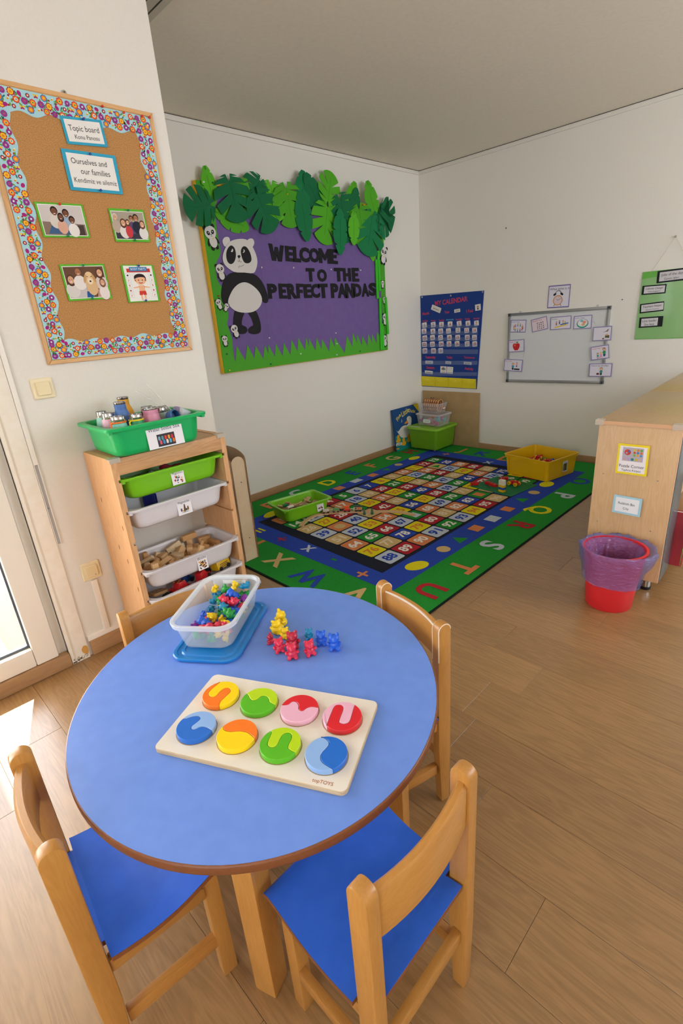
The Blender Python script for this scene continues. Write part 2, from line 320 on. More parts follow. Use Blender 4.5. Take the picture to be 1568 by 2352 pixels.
POSE_RAILS = [(0.0759,-0.1008,0.0275,-1.57,0,0),(-0.0251,0.0136,0.0157,0,-0,0.4),(0.0492,-0.0043,0.0157,0,-0,1.23),(0.1244,0.0267,0.0157,-0,3.14,-1.14),(0.0134,-0.0171,0.0262,0,0,-0.77),(-0.1542,0.0273,0.0278,1.03,-0,1.57),(0.0474,-0.0878,0.0427,0.96,0.09,3.08),(0.0107,0.0333,0.0289,-0.05,-0.16,-0.77),(0.0738,-0.057,0.0368,-0.01,0.34,0.25),(-0.0015,0.1008,0.0275,1.57,-3.14,-0),(-0.0106,-0.0435,0.0336,-0,-0.29,0.25),(-0.0365,-0.0159,0.0384,-0.29,0.04,1.8),(-0.0172,0.0907,0.0472,1.36,0.31,-0.07),(-0.0428,-0.089,0.0461,-0,0.51,3.14),(-0.0316,-0.0236,0.0562,-0.16,-0.21,-0.58),(0.0838,0.0741,0.0482,0.02,0.49,-2.87),(-0.1152,-0.0137,0.0314,0.94,-0.06,2.09),(0.0903,0.04,0.0262,0,-0,1.23),(-0.0033,-0.0128,0.0663,-0.04,2.81,-1.6),(-0.0627,-0.0479,0.0559,0.39,2.75,-0.96),(-0.0512,-0.0121,0.0838,0.41,0.37,2.65),(-0.1037,0.0002,0.0508,-0.47,0.48,1.49),(-0.1285,0.0242,0.0514,0.41,0.5,1.55),(0.0243,0.0237,0.0656,-0.19,0.28,1.05),(-0.0921,0.0561,0.0497,0.85,0.39,2.4),(0.1121,0.0386,0.0359,-2.92,-0.09,1.61),(0.0621,-0.0606,0.0671,3.06,0.55,0.02),(-0.0941,0.0828,0.0535,0.85,-0.39,3.05),(0.1127,0.045,0.0573,-0.12,-0.64,-3.02),(0.1137,-0.0247,0.0689,-2.99,0.13,0.89),(-0.0457,0.0695,0.0575,2.77,0.39,-0.09),(0.0996,-0.0065,0.0463,0.24,-0.09,-0.81),(0.147,-0.0172,0.0357,2.67,0.21,-1.62),(-0.0915,0.0566,0.066,0.36,0.86,1.62)]
POSE_BRICKS = [(-0.0817,0.0318,0.0177,-0,0,0.21),(-0.1425,0.1042,0.0304,-1.91,0.82,-1.02),(0.0032,0.0051,0.0177,-0,0,0.3),(-0.0578,-0.0992,0.0177,-0,-0,-0.86),(-0.0054,-0.0733,0.022,-0.73,1.57,0),(0.0125,-0.0462,0.022,1.57,0,-0.2),(0.0088,0.0449,0.0178,-0,-0,0.09),(-0.0957,0.0686,0.0177,-0,-0,0.03),(0.0068,0.0758,0.0333,0.24,0.45,2.17),(0.1603,-0.1082,0.0177,0,-3.14,0.7),(0.1547,0.1697,0.022,1.57,0,3.14),(-0.0811,-0.0025,0.0282,-0.3,0.67,-1.84),(-0.0078,0.0233,0.0439,-2.08,-0.09,0.14),(-0.115,-0.0462,0.0177,-0,-0,-1.87),(0.176,0.0175,0.0443,-1.56,0.07,-1.36),(0.1785,0.0515,0.0177,0,-3.14,1.57),(-0.0397,-0.0628,0.0332,-2.97,0.3,1.24),(-0.1043,-0.0366,0.0432,0.21,-0.2,2.03),(-0.1227,-0.0881,0.022,1.27,-1.57,0),(0.1751,-0.0571,0.0298,-1.61,1.57,0),(-0.1584,-0.0549,0.022,1.57,-0,-2.14),(-0.0998,0.1024,0.0339,0.22,2.84,-0.87),(0.0273,-0.1599,0.0392,0,-1.78,2.85),(0.0061,-0.0358,0.0532,0.12,-0.13,2.18),(-0.1765,0.1084,0.022,-2.7,-1.57,0),(-0.0887,-0.0666,0.0595,0.02,-2.85,-0.35),(0.1482,-0.0115,0.0375,-1.45,1.57,0),(-0.0667,-0.0349,0.022,-1.57,-0,-0.13),(-0.0624,-0.1454,0.0323,-0.28,2.75,0.11),(0.1413,0.0521,0.031,0.08,2.7,0.19),(-0.0383,0.0629,0.0438,-1.63,0.28,0.45),(0.0095,0.1259,0.0301,-0.02,0.44,2.85),(-0.0113,-0.059,0.0546,-0.09,-1.37,0.73),(0.0398,0.1534,0.0177,3.14,0,-0.82),(-0.0057,-0.1165,0.0309,2.4,0.2,-0.76),(0.1815,0.1289,0.053,-1.64,-1.22,-1.57),(0.0839,0.032,0.0177,-0,0,-1.96),(-0.0339,0.1239,0.0355,0.31,0.31,-2.57),(-0.0178,-0.1668,0.022,1.57,-0,0.13),(0.007,-0.1545,0.0687,-1.16,1.8,0.13),(-0.0992,0.1655,0.0395,3.14,-1.25,0),(-0.0156,0.1655,0.0177,3.14,-0,0),(0.1813,-0.053,0.071,-1.57,-0.26,-1.54),(0.0858,-0.1697,0.022,1.57,-0,0),(0.1451,0.1424,0.0249,1.22,-0,3.14),(-0.1697,-0.1655,0.022,0,1.57,0),(0.0523,-0.009,0.0177,-0,-0,0.62),(-0.1801,0.1467,0.0297,-0.19,-1.57,0),(0.065,0.1257,0.0335,-0.51,0.22,-2.03),(0.0333,0.0445,0.0662,0.47,-2.91,0.22),(0.0649,-0.0381,0.0177,3.14,-0,0.62),(0.1385,0.102,0.022,-1.57,0,-2.77),(0.0368,0.1638,0.0445,-0.16,-1.57,0),(0.0513,0.038,0.0332,2.44,0.72,-0.39),(0.1262,-0.0714,0.0177,0,-0,1.23),(0.0806,-0.1335,0.0177,-0,0,3.01),(-0.0754,0.141,0.022,-1.57,0,0.19),(-0.0708,0.1652,0.022,1.57,-0,0.17),(-0.0204,-0.1316,0.064,-0.23,-3.1,1.23),(-0.0662,0.1441,0.0487,-3.14,0,1.13),(-0.1445,-0.1336,0.0375,-1.47,1.57,0),(0.0973,-0.1697,0.053,1.57,-3.14,0),(0.1571,-0.168,0.038,-1.53,0.65,0.07),(0.024,-0.104,0.0363,0.12,2.45,-2.03),(0.0981,0.0258,0.0404,0.12,-3.05,-1.32),(0.1678,-0.0852,0.0515,2.84,0.54,-0.12),(-0.1489,0.1346,0.0431,2.64,0.47,1.23),(-0.1757,-0.1309,0.0343,-1.57,-1.1,-1.57),(0.0959,0.1665,0.0692,-1.57,-2.76,-0.01),(0.113,-0.0133,0.022,-1.57,-0,-0.98),(-0.1687,0.0391,0.022,1.57,0,-0.65),(0.1432,0.081,0.0494,2.19,-0.08,0.48),(-0.1723,0.0731,0.022,-1.57,0,-0.81),(-0.1827,-0.0234,0.022,1.57,0,1.57),(0.0306,0.1374,0.0698,0.16,0.19,-0.7),(0.1464,-0.1398,0.0406,0.19,0.11,0.03),(0.0902,0.0983,0.0391,0.26,-2.72,-1.59),(0.0849,-0.1033,0.0439,-0.6,2.75,-0.19),(0.0501,-0.0411,0.06,2.15,1.57,0),(0.1106,0.0606,0.0655,1.78,0.13,2.12),(0.1828,0.0934,0.0555,-1.57,-1.2,-1.57),(-0.076,0.0235,0.0462,0.49,-0,2.87),(0.1592,0.1609,0.0727,-1.57,-1.42,1.57),(0.1306,0.1002,0.0662,-1.73,-0.86,-0.77),(-0.1027,-0.161,0.0729,-3.07,-0.13,0.12),(-0.151,-0.0861,0.0474,1.39,2.42,-0.57),(0.1336,-0.0948,0.0402,-3.14,-0,-1.15),(0.0987,0.1162,0.0775,0.7,0.02,0.61),(0.1481,0.0335,0.066,-1.57,0.32,-1.69),(0.1751,0.0171,0.0711,-0.02,3.07,1.31),(0.1075,-0.0045,0.0632,-1.57,0.37,-1),(-0.1785,-0.1126,0.0572,-0,1.1,1.57),(-0.092,0.1336,0.0755,-1.57,-0,2.9),(-0.0188,0.0736,0.075,0.75,-3.01,0.15),(-0.1252,-0.1697,0.0357,-1.57,0.54,-0),(0.1147,-0.0552,0.0422,2.74,-0.47,0.41),(-0.0792,-0.1519,0.049,0.44,-0.2,-0.41),(-0.0261,0.0968,0.0556,0.75,-3.07,0.21),(-0.1105,-0.1183,0.0375,-0.8,-1.57,0),(-0.1572,0.0087,0.0524,-1.36,0.18,0.21),(0.0429,0.0826,0.0516,0.49,0.57,-0.48),(-0.0948,0.1013,0.0586,0.35,3.02,-0.28),(-0.039,-0.066,0.0663,0.37,-2.77,-1.01),(-0.1344,-0.0488,0.0668,-2.48,-0.35,-1.81),(0.0562,-0.1409,0.045,-1.49,0.04,-0.63),(-0.126,0.0659,0.0515,-2.93,-0.44,-0.11),(-0.1226,0.0032,0.077,3.08,0.07,0.58),(0.0903,-0.0771,0.0632,2.08,-0.32,0.07),(0.0744,-0.0092,0.0402,-0,0,1.95),(-0.1655,-0.0506,0.0572,0.65,-0.33,-1.8),(0.0385,0.0005,0.0566,-0.1,-0.58,0.67),(0.0992,-0.05,0.0735,1.04,0.37,-2.98),(-0.0732,-0.0267,0.0653,2.06,0.7,1.62),(0.1304,-0.1418,0.0651,-0.19,-3.03,0.03),(-0.1263,0.1686,0.0736,-1.6,2.55,-0.04),(-0.1751,0.0558,0.0549,0.46,0.02,-1.57),(-0.1317,0.0624,0.0784,-2.04,-0.15,1.63),(-0.1505,0.0436,0.0652,1.09,-0.27,1.69),(-0.05,0.03,0.111,0.12,-0.1,1.9),(0.055,0.02,0.1022,0.1,0.1,0.4)]
KIND_BRICKS = [6, 2, 4, 4, 2, 2, 3, 6, 4, 4, 4, 2, 4, 4, 3, 4, 6, 6, 2, 3, 6, 6, 4, 6, 2, 4, 4, 2, 4, 4, 4, 4, 2, 3, 4, 2, 2, 6, 3, 4, 4, 3, 6, 6, 6, 2, 4, 3, 6, 4, 4, 4, 2, 2, 6, 6, 3, 2, 6, 4, 4, 3, 4, 4, 3, 3, 6, 3, 6, 2, 3, 3, 2, 4, 6, 6, 6, 4, 4, 4, 6, 4, 4, 3, 4, 2, 3, 6, 4, 2, 4, 3, 6, 4, 4, 6, 4, 4, 4, 3, 4, 4, 3, 2, 2, 4, 6, 4, 4, 6, 4, 4, 4, 4, 4, 4, 4, 3]
POSE_TILES = [(-0.0378,-0.0418,0.0176,-0.02,0.12,-0.08),(0.0401,0.048,0.0177,0.08,0.05,-2.33),(-0.1596,0.0339,0.0133,-0,3.14,0.8),(-0.0806,-0.0625,0.0133,-0,0,0.06),(0.0192,0.0145,0.0265,0.07,0.09,-0.6),(-0.0322,0.0574,0.0157,0.08,3,0.89),(-0.0748,-0.0545,0.0267,-0.18,0.06,1.73),(0.0913,0.0561,0.0133,-3.14,-0,1.27),(-0.1487,-0.0773,0.015,-3.09,-0.1,-1.19),(0.1561,0.0323,0.0163,-0.01,-0.08,3.12),(0.1146,0.0575,0.0256,-3.11,0.08,0.22),(0.082,-0.0096,0.0133,-0,0,0.62),(-0.0012,-0.0228,0.0189,3.03,0,-1.49),(-0.0463,0.0934,0.0435,1.59,-1.57,0),(0.1042,-0.0495,0.0175,0.08,-0.06,1.25),(0.0447,-0.0647,0.0233,0.07,2.91,1.59),(0.0713,-0.0534,0.0217,0,2.88,1.1),(-0.0114,-0.0169,0.0296,-3.01,0.02,0.05)]
from mathutils import Euler
def pose(p, dz=0.0):
    return Matrix.Translation(p[:3]) @ Euler(p[3:], 'XYZ').to_matrix().to_4x4() @ Matrix.Translation((0, 0, dz))
USED = {}
def rank_layer(ps, names):
    zs = sorted(p[2] for p in ps); return [names[min(len(names) - 1, int(len(names) * zs.index(p[2]) / len(ps)))] for p in ps]
# ================================================================== the room
WALL = speckle('wall_paint', '#e5e1d8', '#e7e3da', 90, 0.7, 0.04, 0.0006)
CEIL = speckle('ceiling_paint', '#e2d9ca', '#e6ddcf', 40, 0.8, 0.1, 0.001)
PVC = C('#f2ece0', 0.3); CREAM = C('#efe3c8', 0.35)
OAK = wood('oak_laminate', '#a67f51', '#7d5e3a', 'X', 1.1, 0.32, 11, 0.9, 0.5, 0.03)
SKIRT = wood('skirting_wood', '#bb946a', '#9f7a54', 'X', 1.2, 0.4, 16, 0.8)
SKIRTY = wood('skirting_wood_y', '#bb946a', '#9f7a54', 'Y', 1.2, 0.4, 16, 0.8)
RX = 5.2; FY = -7.4
# floor: base slab plus separate planks
b = MB(); b.box(-0.02, RX + 0.02, FY - 0.02, 0.02, -0.10, -0.013, C('#4a3826', 0.8))
floor = struct(b.build('floor'))
ends = {-1: 2.83, 0: 3.085, 3: 2.60, 4: 2.714, 5: 2.503, 6: 2.24, -3: 1.508, -4: 1.773}
PY0 = -3.966; PP = 0.2036; g = 0.0004
for k in range(-17, 20):
    ya = max(FY, PY0 + PP * k); yb = min(0.0, PY0 + PP * (k + 1))
    if yb - ya < 0.02: continue
    kk = {0: 0, 1: -1}.get(k, k)
    e = ends.get(kk, None)
    x = (e if e is not None else random.uniform(0, 1.25)) % 1.25 - 1.25
    while x < RX:
        xa = max(0.0, x); xb = min(RX, x + 1.25); x += 1.25
        if xb - xa < 0.03: continue
        if yb < EY and xb < WX - 0.05: continue
        p = MB(); p.prism([(xa + g, ya + g), (xb - g, ya + g), (xb - g, yb - g), (xa + g, yb - g)], -0.013, 0.0, OAK, ch=0.0005)
        p.build('plank', floor)
# walls
DY0, DY1, DZ = -6.25, -4.205, 2.15      # door opening in the near left wall
def wallbox(name, *boxes):
    m = MB()
    for q in boxes: m.box(*q, WALL)
    return struct(m.build(name))
wallbox('wall_left', (-0.2, 0, EY - 0.2, 0.2, -0.05, HC + 0.1))
wallbox('wall_back', (0, RX + 0.2, 0, 0.2, -0.05, HC + 0.1))
wallbox('wall_left_return', (0, WX - 0.22, EY - 0.2, EY, -0.05, HC + 0.1))
wallbox('wall_left_near', (WX - 0.22, WX, DY1, EY, -0.05, HC + 0.1), (WX - 0.22, WX, DY0, DY1, DZ, HC + 0.1), (WX - 0.22, WX, FY - 0.2, DY0, -0.05, HC + 0.1))
RYA, RYB = -2.8, -0.25
wallbox('wall_right', (RX, RX + 0.2, RYB, 0, -0.05, HC + 0.1), (RX, RX + 0.2, FY - 0.2, RYA, -0.05, HC + 0.1), (RX, RX + 0.2, RYA, RYB, -0.05, 1.0), (RX, RX + 0.2, RYA, RYB, 2.35, HC + 0.1))
WZ0, WZ1, WXA, WXB = 0.75, 2.35, 3.1, 5.0
wallbox('wall_front', (WX - 0.2, WXA, FY - 0.2, FY, -0.05, HC + 0.1), (WXB, RX, FY - 0.2, FY, -0.05, HC + 0.1), (WXA, WXB, FY - 0.2, FY, -0.05, WZ0), (WXA, WXB, FY - 0.2, FY, WZ1, HC + 0.1))
m = MB(); m.box(-0.2, RX + 0.2, FY - 0.2, 0.2, HC, HC + 0.15, CEIL); struct(m.build('ceiling'))
# cornice strips with a shadow gap
def cornice(name, pts):
    m = MB()
    for (x0, x1, y0, y1) in pts: m.box(x0, x1, y0, y1, HC - 0.034, HC - 0.005, WALL)
    return struct(m.build(name, bevel=0.003))
cornice('trim_1', [(0.0, 0.014, EY, -0.014)])
cornice('trim_2', [(0.0, RX, -0.014, 0)])
dk = C('#3a352c', 0.8)
m = MB(); m.box(0.0, 0.006, EY, 0, HC - 0.005, HC, dk); m.box(0, RX, -0.006, 0, HC - 0.005, HC, dk); struct(m.build('shadow_line'))  # dark strips stand in for the shadow line between cornice and ceiling
# curtain track under the ceiling along the return of the near wall
t = thing('curtain_track', 'grey double curtain track fixed under the ceiling above the wall corner', 'curtain track', (0.6, -3.22, HC))
m = MB()
m.box(-0.59, 0.62, -0.065, 0.065, -0.022, 0, C('#b9b1a2', 0.6)); m.build('rail', t, bevel=0.003)
for yy in (0.028, -0.02):
    m = MB(); m.box(-0.585, 0.60, yy - 0.003, yy + 0.003, -0.0232, -0.018, dk); m.build('groove', t)
# skirting
def skirt(name, x0, x1, y0, y1, mat, h=0.058):
    m = MB(); m.box(x0, x1, y0, y1, 0, h, mat); return struct(m.build(name, bevel=0.004))
skirt('baseboard_left', 0, 0.014, EY, -0.014, SKIRTY)
skirt('baseboard_back', 0, RX, -0.014, 0, SKIRT)
skirt('baseboard_left_near', WX, WX + 0.014, -4.115, EY, SKIRTY, 0.075)
skirt('baseboard_right', RX - 0.014, RX, FY, -0.014, SKIRTY)
# door: jamb post, lining, sash with glass, wooden threshold
OLD = speckle('worn_white_paint', '#efe6d6', '#f3ecdf', 25, 0.5, 0.15, 0.002)
m = MB(); m.box(WX - 0.02, WX + 0.012, -4.205, -4.128, 0.0, 2.25, OLD); jam = m.build('trim_4', bevel=0.003); struct(jam)
m = MB(); m.box(WX + 0.0115, WX + 0.0135, -4.192, -4.186, 0.02, 2.2, C('#d9cdb8', 0.6)); m.build('bead', jam)
random.seed(3)
m = MB()
for i in range(26):
    yy = random.uniform(-4.2, -4.133); zz = random.uniform(0.0, 0.018); r = random.uniform(0.002, 0.006)
    m.prism([(yy + r * math.cos(a) * random.uniform(.6, 1.3), zz + 0.006 + r * math.sin(a) * random.uniform(.5, 1.2)) for a in [2 * PI * j / 7 for j in range(7)]], 0.012, 0.0132, C(random.choice(['#a8998a', '#8b7b68', '#c9bda9', '#b6a792']), 0.9), frameL(WX, 0, 0))
m.build('flaking_paint', jam, kind='stuff')
m = MB(); m.prism(smooth2([(-4.150, 0.03), (-4.135, 0.022), (-4.129, 0.035), (-4.131, 0.06), (-4.145, 0.066), (-4.156, 0.05)], 3, True), 0.012, 0.0128, C('#d09a4e', 0.7), frameL(WX, 0, 0)); m.build('rust_stain', jam)
door = bpy.data.objects.new('door_1', None); COL.objects.link(door); door.location = (WX - 0.05, -4.24, 0); struct(door)
L0 = (WX - 0.05)
def dpart(name, boxes, mat, bev=0.004):
    m = MB()
    for (x0, x1, y0, y1, z0, z1) in boxes: m.box(x0 - L0, x1 - L0, y0 + 4.24, y1 + 4.24, z0, z1, mat)
    return m.build(name, door, bevel=bev)
dpart('lining', [(WX - 0.10, WX - 0.022, -4.240, -4.205, 0.05, 2.13), (WX - 0.10, WX - 0.022, -6.25, -6.21, 0.05, 2.13), (WX - 0.10, WX - 0.022, -6.21, -4.24, 2.06, 2.13)], PVC)
for k, (y0, y1) in enumerate(((-5.215, -4.243), (-6.205, -5.235))):
    dpart('stile', [(WX - 0.07, WX + 0.004, y1 - 0.088, y1, 0.066, 2.055)], PVC, 0.008)
    dpart('stile', [(WX - 0.07, WX + 0.004, y0, y0 + 0.088, 0.066, 2.055)], PVC, 0.008)
    dpart('bottom_rail', [(WX - 0.07, WX + 0.0035, y0 + 0.088, y1 - 0.088, 0.066, 0.15)], PVC, 0.008)
    dpart('top_rail', [(WX - 0.07, WX + 0.0035, y0 + 0.088, y1 - 0.088, 1.965, 2.055)], PVC, 0.008)
    dpart('glazing_gasket', [(WX - 0.03, WX - 0.022, y0 + 0.088, y1 - 0.088, 0.15, 0.162), (WX - 0.03, WX - 0.022, y0 + 0.088, y0 + 0.096, 0.162, 1.965), (WX - 0.03, WX - 0.022, y1 - 0.096, y1 - 0.088, 0.162, 1.965)], C('#4d5560', 0.5), 0)
    dpart('pane', [(WX - 0.036, WX - 0.031, y0 + 0.086, y1 - 0.086, 0.148, 1.967)], clear('#eef6ff', 0.06, 0.02), 0)
m = MB(); m.box(WX - 0.12, WX + 0.018, DY0 + 0.005, -4.2065, 0, 0.064, SKIRTY); struct(m.build('trim_5', bevel=0.006))
# cable trunking next to the door post: lidded above, open below
t = thing('cable_trunking', 'white cable trunking beside the door post, lid missing on its lower half', 'trunking', mat=frameL(WX, -4.118, 0.45))
zs = hit(78, 1068, 0, WX).z - 0.45
m = MB(); m.box(-0.009, 0.009, zs, 1.75, 0, 0.012, C('#f3eee4', 0.4)); m.build('lid', t, bevel=0.002)
m = MB(); m.box(-0.009, -0.0065, 0.11, zs, 0, 0.010, C('#f3eee4', 0.4)); m.box(0.0065, 0.009, 0.11, zs, 0, 0.010, C('#f3eee4', 0.4)); m.box(-0.0065, 0.0065, 0.11, zs, 0, 0.002, C('#b9b4b0', 0.6)); m.build('open_channel', t)
m = MB(); m.prism(circle(0.002, 8, 0, 0.27), 0.002, 0.0035, C('#55504a', 0.5)); m.build('screw', t)
t = thing('socket_trunking', 'thin white trunking running down from the low socket and along the skirting', 'trunking', mat=frameL(WX, -3.99, 0.08))
so_ = hit(208, 1310, 0, WX)
m = MB(); m.box(-0.128, 0.30, -0.005, 0.018, 0, 0.012, C('#f5efe6', 0.4)); m.build('lower_run', t, bevel=0.0015)
m = MB(); m.box(so_.y + 3.99 - 0.012, so_.y + 3.99 + 0.012, 0.018, so_.z - 0.08 - 0.045, 0, 0.012, C('#f5efe6', 0.4)); m.build('upright_run', t, bevel=0.0015)
def plate(name, label, cat, u, v, w, h):
    p = hit(u, v, 0, WX)
    t = thing(name, label, cat, mat=frameL(WX, p.y, p.z))
    m = MB(); m.prism(rrect(w, h, 0.006), 0, 0.009, C('#efe2bd', 0.35), ch=0.003); m.build('cover_plate', t, smooth=40)
    m = MB(); m.prism(rrect(w * 0.66, h * 0.68, 0.007), 0.009, 0.017, C('#ecdcb0', 0.3), ch=0.003); m.build('rocker', t, smooth=40)
    return t
plate('light_switch', 'cream square light switch on the wall below the cork board', 'switch', 98, 892, 0.078, 0.078)
t = plate('blank_socket', 'cream square low socket cover above the skirting by the door', 'socket', 208, 1310, 0.08, 0.082)
m = MB(); m.prism(circle(0.0022, 8, 0.012, -0.018), 0.017, 0.0175, C('#8a7a55', 0.5)); m.build('mark', t)
# outdoors
m = MB(); m.box(-9, WX - 0.21, -14, 2, -0.4, -0.05, C('#e6e2da', 0.8)); tag(struct(m.build('terrace')), 'pale sunlit terrace outside the glass door', 'terrace')
m = MB(); m.box(WX - 2.25, WX - 0.22, -8.2, EY - 0.5, 2.78, 2.95, C('#e6e2da', 0.8)); struct(m.build('sun_cut_slab'))  # unseen overhang added so the sun enters only low in the door
# unseen window added behind the camera as fill light
w = bpy.data.objects.new('fill_window_1', None); COL.objects.link(w); w.location = (4.05, FY - 0.06, 1.55); struct(w)
m = MB()
for x in (-0.95, -0.03, 0.89): m.box(x, x + 0.06, -0.03, 0.03, -0.8, 0.8, PVC)
m.box(-0.95, 0.95, -0.03, 0.03, -0.8, -0.74, PVC); m.box(-0.95, 0.95, -0.03, 0.03, 0.74, 0.8, PVC); m.build('window_frame', w)
m = MB(); m.box(-0.93, 0.93, -0.003, 0.003, -0.78, 0.78, clear('#eef6ff', 0.06, 0.02)); m.build('pane', w)
w = bpy.data.objects.new('fill_window_2', None); COL.objects.link(w); w.location = (RX + 0.06, (RYA + RYB) / 2, 1.675); struct(w)  # unseen side window, added to brighten the far end of the room
m = MB(); hw_ = (RYB - RYA) / 2
for y in (-hw_, -0.03, hw_ - 0.06): m.box(-0.03, 0.03, y, y + 0.06, -0.675, 0.675, PVC)
m.box(-0.03, 0.03, -hw_, hw_, -0.675, -0.615, PVC); m.box(-0.03, 0.03, -hw_, hw_, 0.615, 0.675, PVC); m.build('window_frame', w)
m = MB(); m.box(-0.003, 0.003, -hw_ + .02, hw_ - .02, -0.65, 0.65, clear('#eef6ff', 0.06, 0.02)); m.build('pane', w)
portal('sky_portal_side', (RX + 0.12, (RYA + RYB) / 2, 1.675), (0, PI / 2, 0), 1.35, RYB - RYA)
portal('sky_portal_door', (WX - 0.12, (DY0 + DY1) / 2, DZ / 2), (0, -PI / 2, 0), DZ, DY1 - DY0)
portal('sky_portal_window', ((WXA + WXB) / 2, FY - 0.12, (WZ0 + WZ1) / 2), (PI / 2, 0, 0), WXB - WXA, WZ1 - WZ0)
# ================================================================== the number rug
RG = {'g': '#1c8a2c', 'b': '#2343a8', 'r': '#a81f2a', 'y': '#d9cf12', 'o': '#d07f4c', 'w': '#bcc6d2', 't': '#c9ac74', 'k': '#161b2c'}
RC = {k: pile(v) for k, v in RG.items()}
rug = thing('number_rug', 'green and blue rug printed with a grid of numbers and border letters', 'rug', (1.1, -1.6, 0))
ro = Vector((1.1, -1.6))
def Rp(i, j):      # tile lattice (slightly skewed as the rug lies)
    x = 1.6745 - 0.1472 * i + 0.0015 * j + 0.00012 * i * j
    y = -2.627 + 0.0035 * i + 0.1545 * j + 0.0003 * j * j * 0.6
    return (x - ro.x, y - ro.y)
OUT = [(0.045, -3.135), (2.14, -3.175), (2.142, -0.045), (0.03, -0.02)]
BLU = [(0.365, -2.835), (1.868, -2.862), (1.912, -0.345), (0.335, -0.325)]
def rel(q): return [(x - ro.x, y - ro.y) for x, y in q]
m = MB(); m.prism(rel(OUT), 0, 0.006, pile('#12201c')); m.build('bound_edge', rug)
m = MB(); m.prism(inset(rel(OUT), 0.010), 0.006, 0.0085, RC['g']); m.build('green_border', rug)
m = MB(); m.flat(rel(BLU), 0.0090, RC['b']); m.build('blue_band', rug)
dkq = [Rp(8.22, -0.42), Rp(-0.22, -0.55), Rp(-0.06, 13.35), Rp(8.12, 13.42)]
dkq = []
for q, a in ((Rp(8.28, -0.46), 0), (Rp(-0.16, -0.66), 0), (Rp(-0.06, 13.45), 0), (Rp(8.18, 13.5), 0)): dkq.append(q)
m = MB(); m.prism(dkq, 0.0088, 0.0093, RC['k']); m.build('dark_field', rug)
tone = {}
seq = {  # colour of each square: row 0 lies by the wall, column 0 nearest the camera
 0: 'ogtrgwbyytoyrg'[1:14], }
rows = ['ottrgwbytoyrg', 'gwtotwtrgywotb'[0:13], 'tyrwtyorytgrwo', 'wowgtrtgbtwyr', 'tyoytyrbywtgbt', 'ogrwbotggwwbwrwb', 'ytbyrogyotgywb', 'wrowgwytrgbrto']
rows = ['orytgwbytoyrg',      # 1..13 (1 orange, 4 red, 5 green, 6 white, 7 blue, 8 yellow, 9 tan, 10 orange, 11 yellow, 12 red, 13 green)
        'gwtowtrgywotb',      # 14..25
        'tyrgyoyrtgrwo',      # 26..38
        'wowtrtgbotwyr',      # 39..50
        'twyotbywrwboT',      # 51..63
        'ogrwgowggtbrw',      # 64..75
        'ytbyrtoogbgrb',      # 76..
        'wrowgwyrtgbry']
rows[0] = 'orbrgwbytoyrg'; rows[1] = 'gwtowtrgywotb'; rows[2] = 'tyrgyoyrtgrwo'
rows[3] = 'wowtrtgbowtyr'; rows[4] = 'twyoybyrwgbot'; rows[5] = 'ogrwgowgtyrwb'
rows[6] = 'ytbyrtogbgyro'; rows[7] = 'wrowgwyrtgbyr'
for q in [(1, 3, 'o'), (1, 4, 'w'), (1, 5, 't'), (1, 6, 'r'), (1, 7, 'g'), (1, 8, 'y'), (1, 9, 'w'), (1, 10, 'o'), (1, 11, 't'), (1, 12, 'b'),
          (2, 4, 'y'), (2, 5, 'o'), (2, 6, 'y'), (2, 7, 'r'), (2, 8, 't'), (2, 9, 'g'), (2, 10, 'r'), (2, 11, 'w'), (2, 12, 'o'),
          (3, 0, 'w'), (3, 1, 'o'), (3, 2, 'w'), (3, 3, 't'), (3, 4, 'r'), (3, 5, 't'), (3, 6, 'g'), (3, 7, 'b'), (3, 8, 'o'), (3, 9, 'w'), (3, 10, 't'), (3, 11, 'y'), (3, 12, 'r'),
          (4, 0, 't'), (4, 1, 'w'), (4, 2, 'y'), (4, 3, 'o'), (4, 4, 'y'), (4, 5, 'b'), (4, 6, 'y'), (4, 7, 'r'), (4, 8, 'w'), (4, 9, 'g'), (4, 10, 'b'), (4, 11, 'o'), (4, 12, 't'),
          (5, 0, 'o'), (5, 1, 'g'), (5, 2, 'r'), (5, 3, 'w'), (5, 4, 'g'), (5, 5, 'o'), (5, 6, 'w'), (5, 7, 'g'), (5, 8, 't'), (5, 9, 'y'), (5, 10, 'r'), (5, 11, 'w'), (5, 12, 'b'),
          (6, 0, 'y'), (6, 1, 't'), (6, 2, 'b'), (6, 3, 'y'), (6, 4, 'r'), (6, 5, 't'), (6, 6, 'o'), (6, 7, 'b'), (6, 8, 'g'), (6, 9, 't'), (6, 10, 'o'), (6, 11, 'g'), (6, 12, 'y'),
          (7, 0, 'w'), (7, 1, 'r'), (7, 2, 'o'), (7, 3, 'w'), (7, 4, 'g'), (7, 5, 'w'), (7, 6, 'y'), (7, 7, 'r'), (7, 8, 't'), (7, 9, 'b'), (7, 10, 'o'), (7, 11, 'g'), (7, 12, 'r')]:
    rr = list(rows[q[0]]); rr[q[1]] = q[2]; rows[q[0]] = ''.join(rr)
shape = {(1, 11): ('g', 'tri'), (3, 1): ('t', 'oval'), (5, 4): ('w', 'rect'), (6, 8): ('o', 'rect')}
num = 0; numc = {'o': 'w', 'r': 'w', 'b': 'w', 'g': 'w', 'y': 'o', 'w': 'b', 't': 'w'}
PIL = {k: pile({'w': '#e3dfd6', 'b': '#2343a8', 'o': '#cf8030'}[k]) for k in 'wbo'}
PIL['T'] = pile('#ddd0b0')
def bil(i, j, u, v):   # inside tile (i from the right, j away)
    return Rp(i + u, j + v)
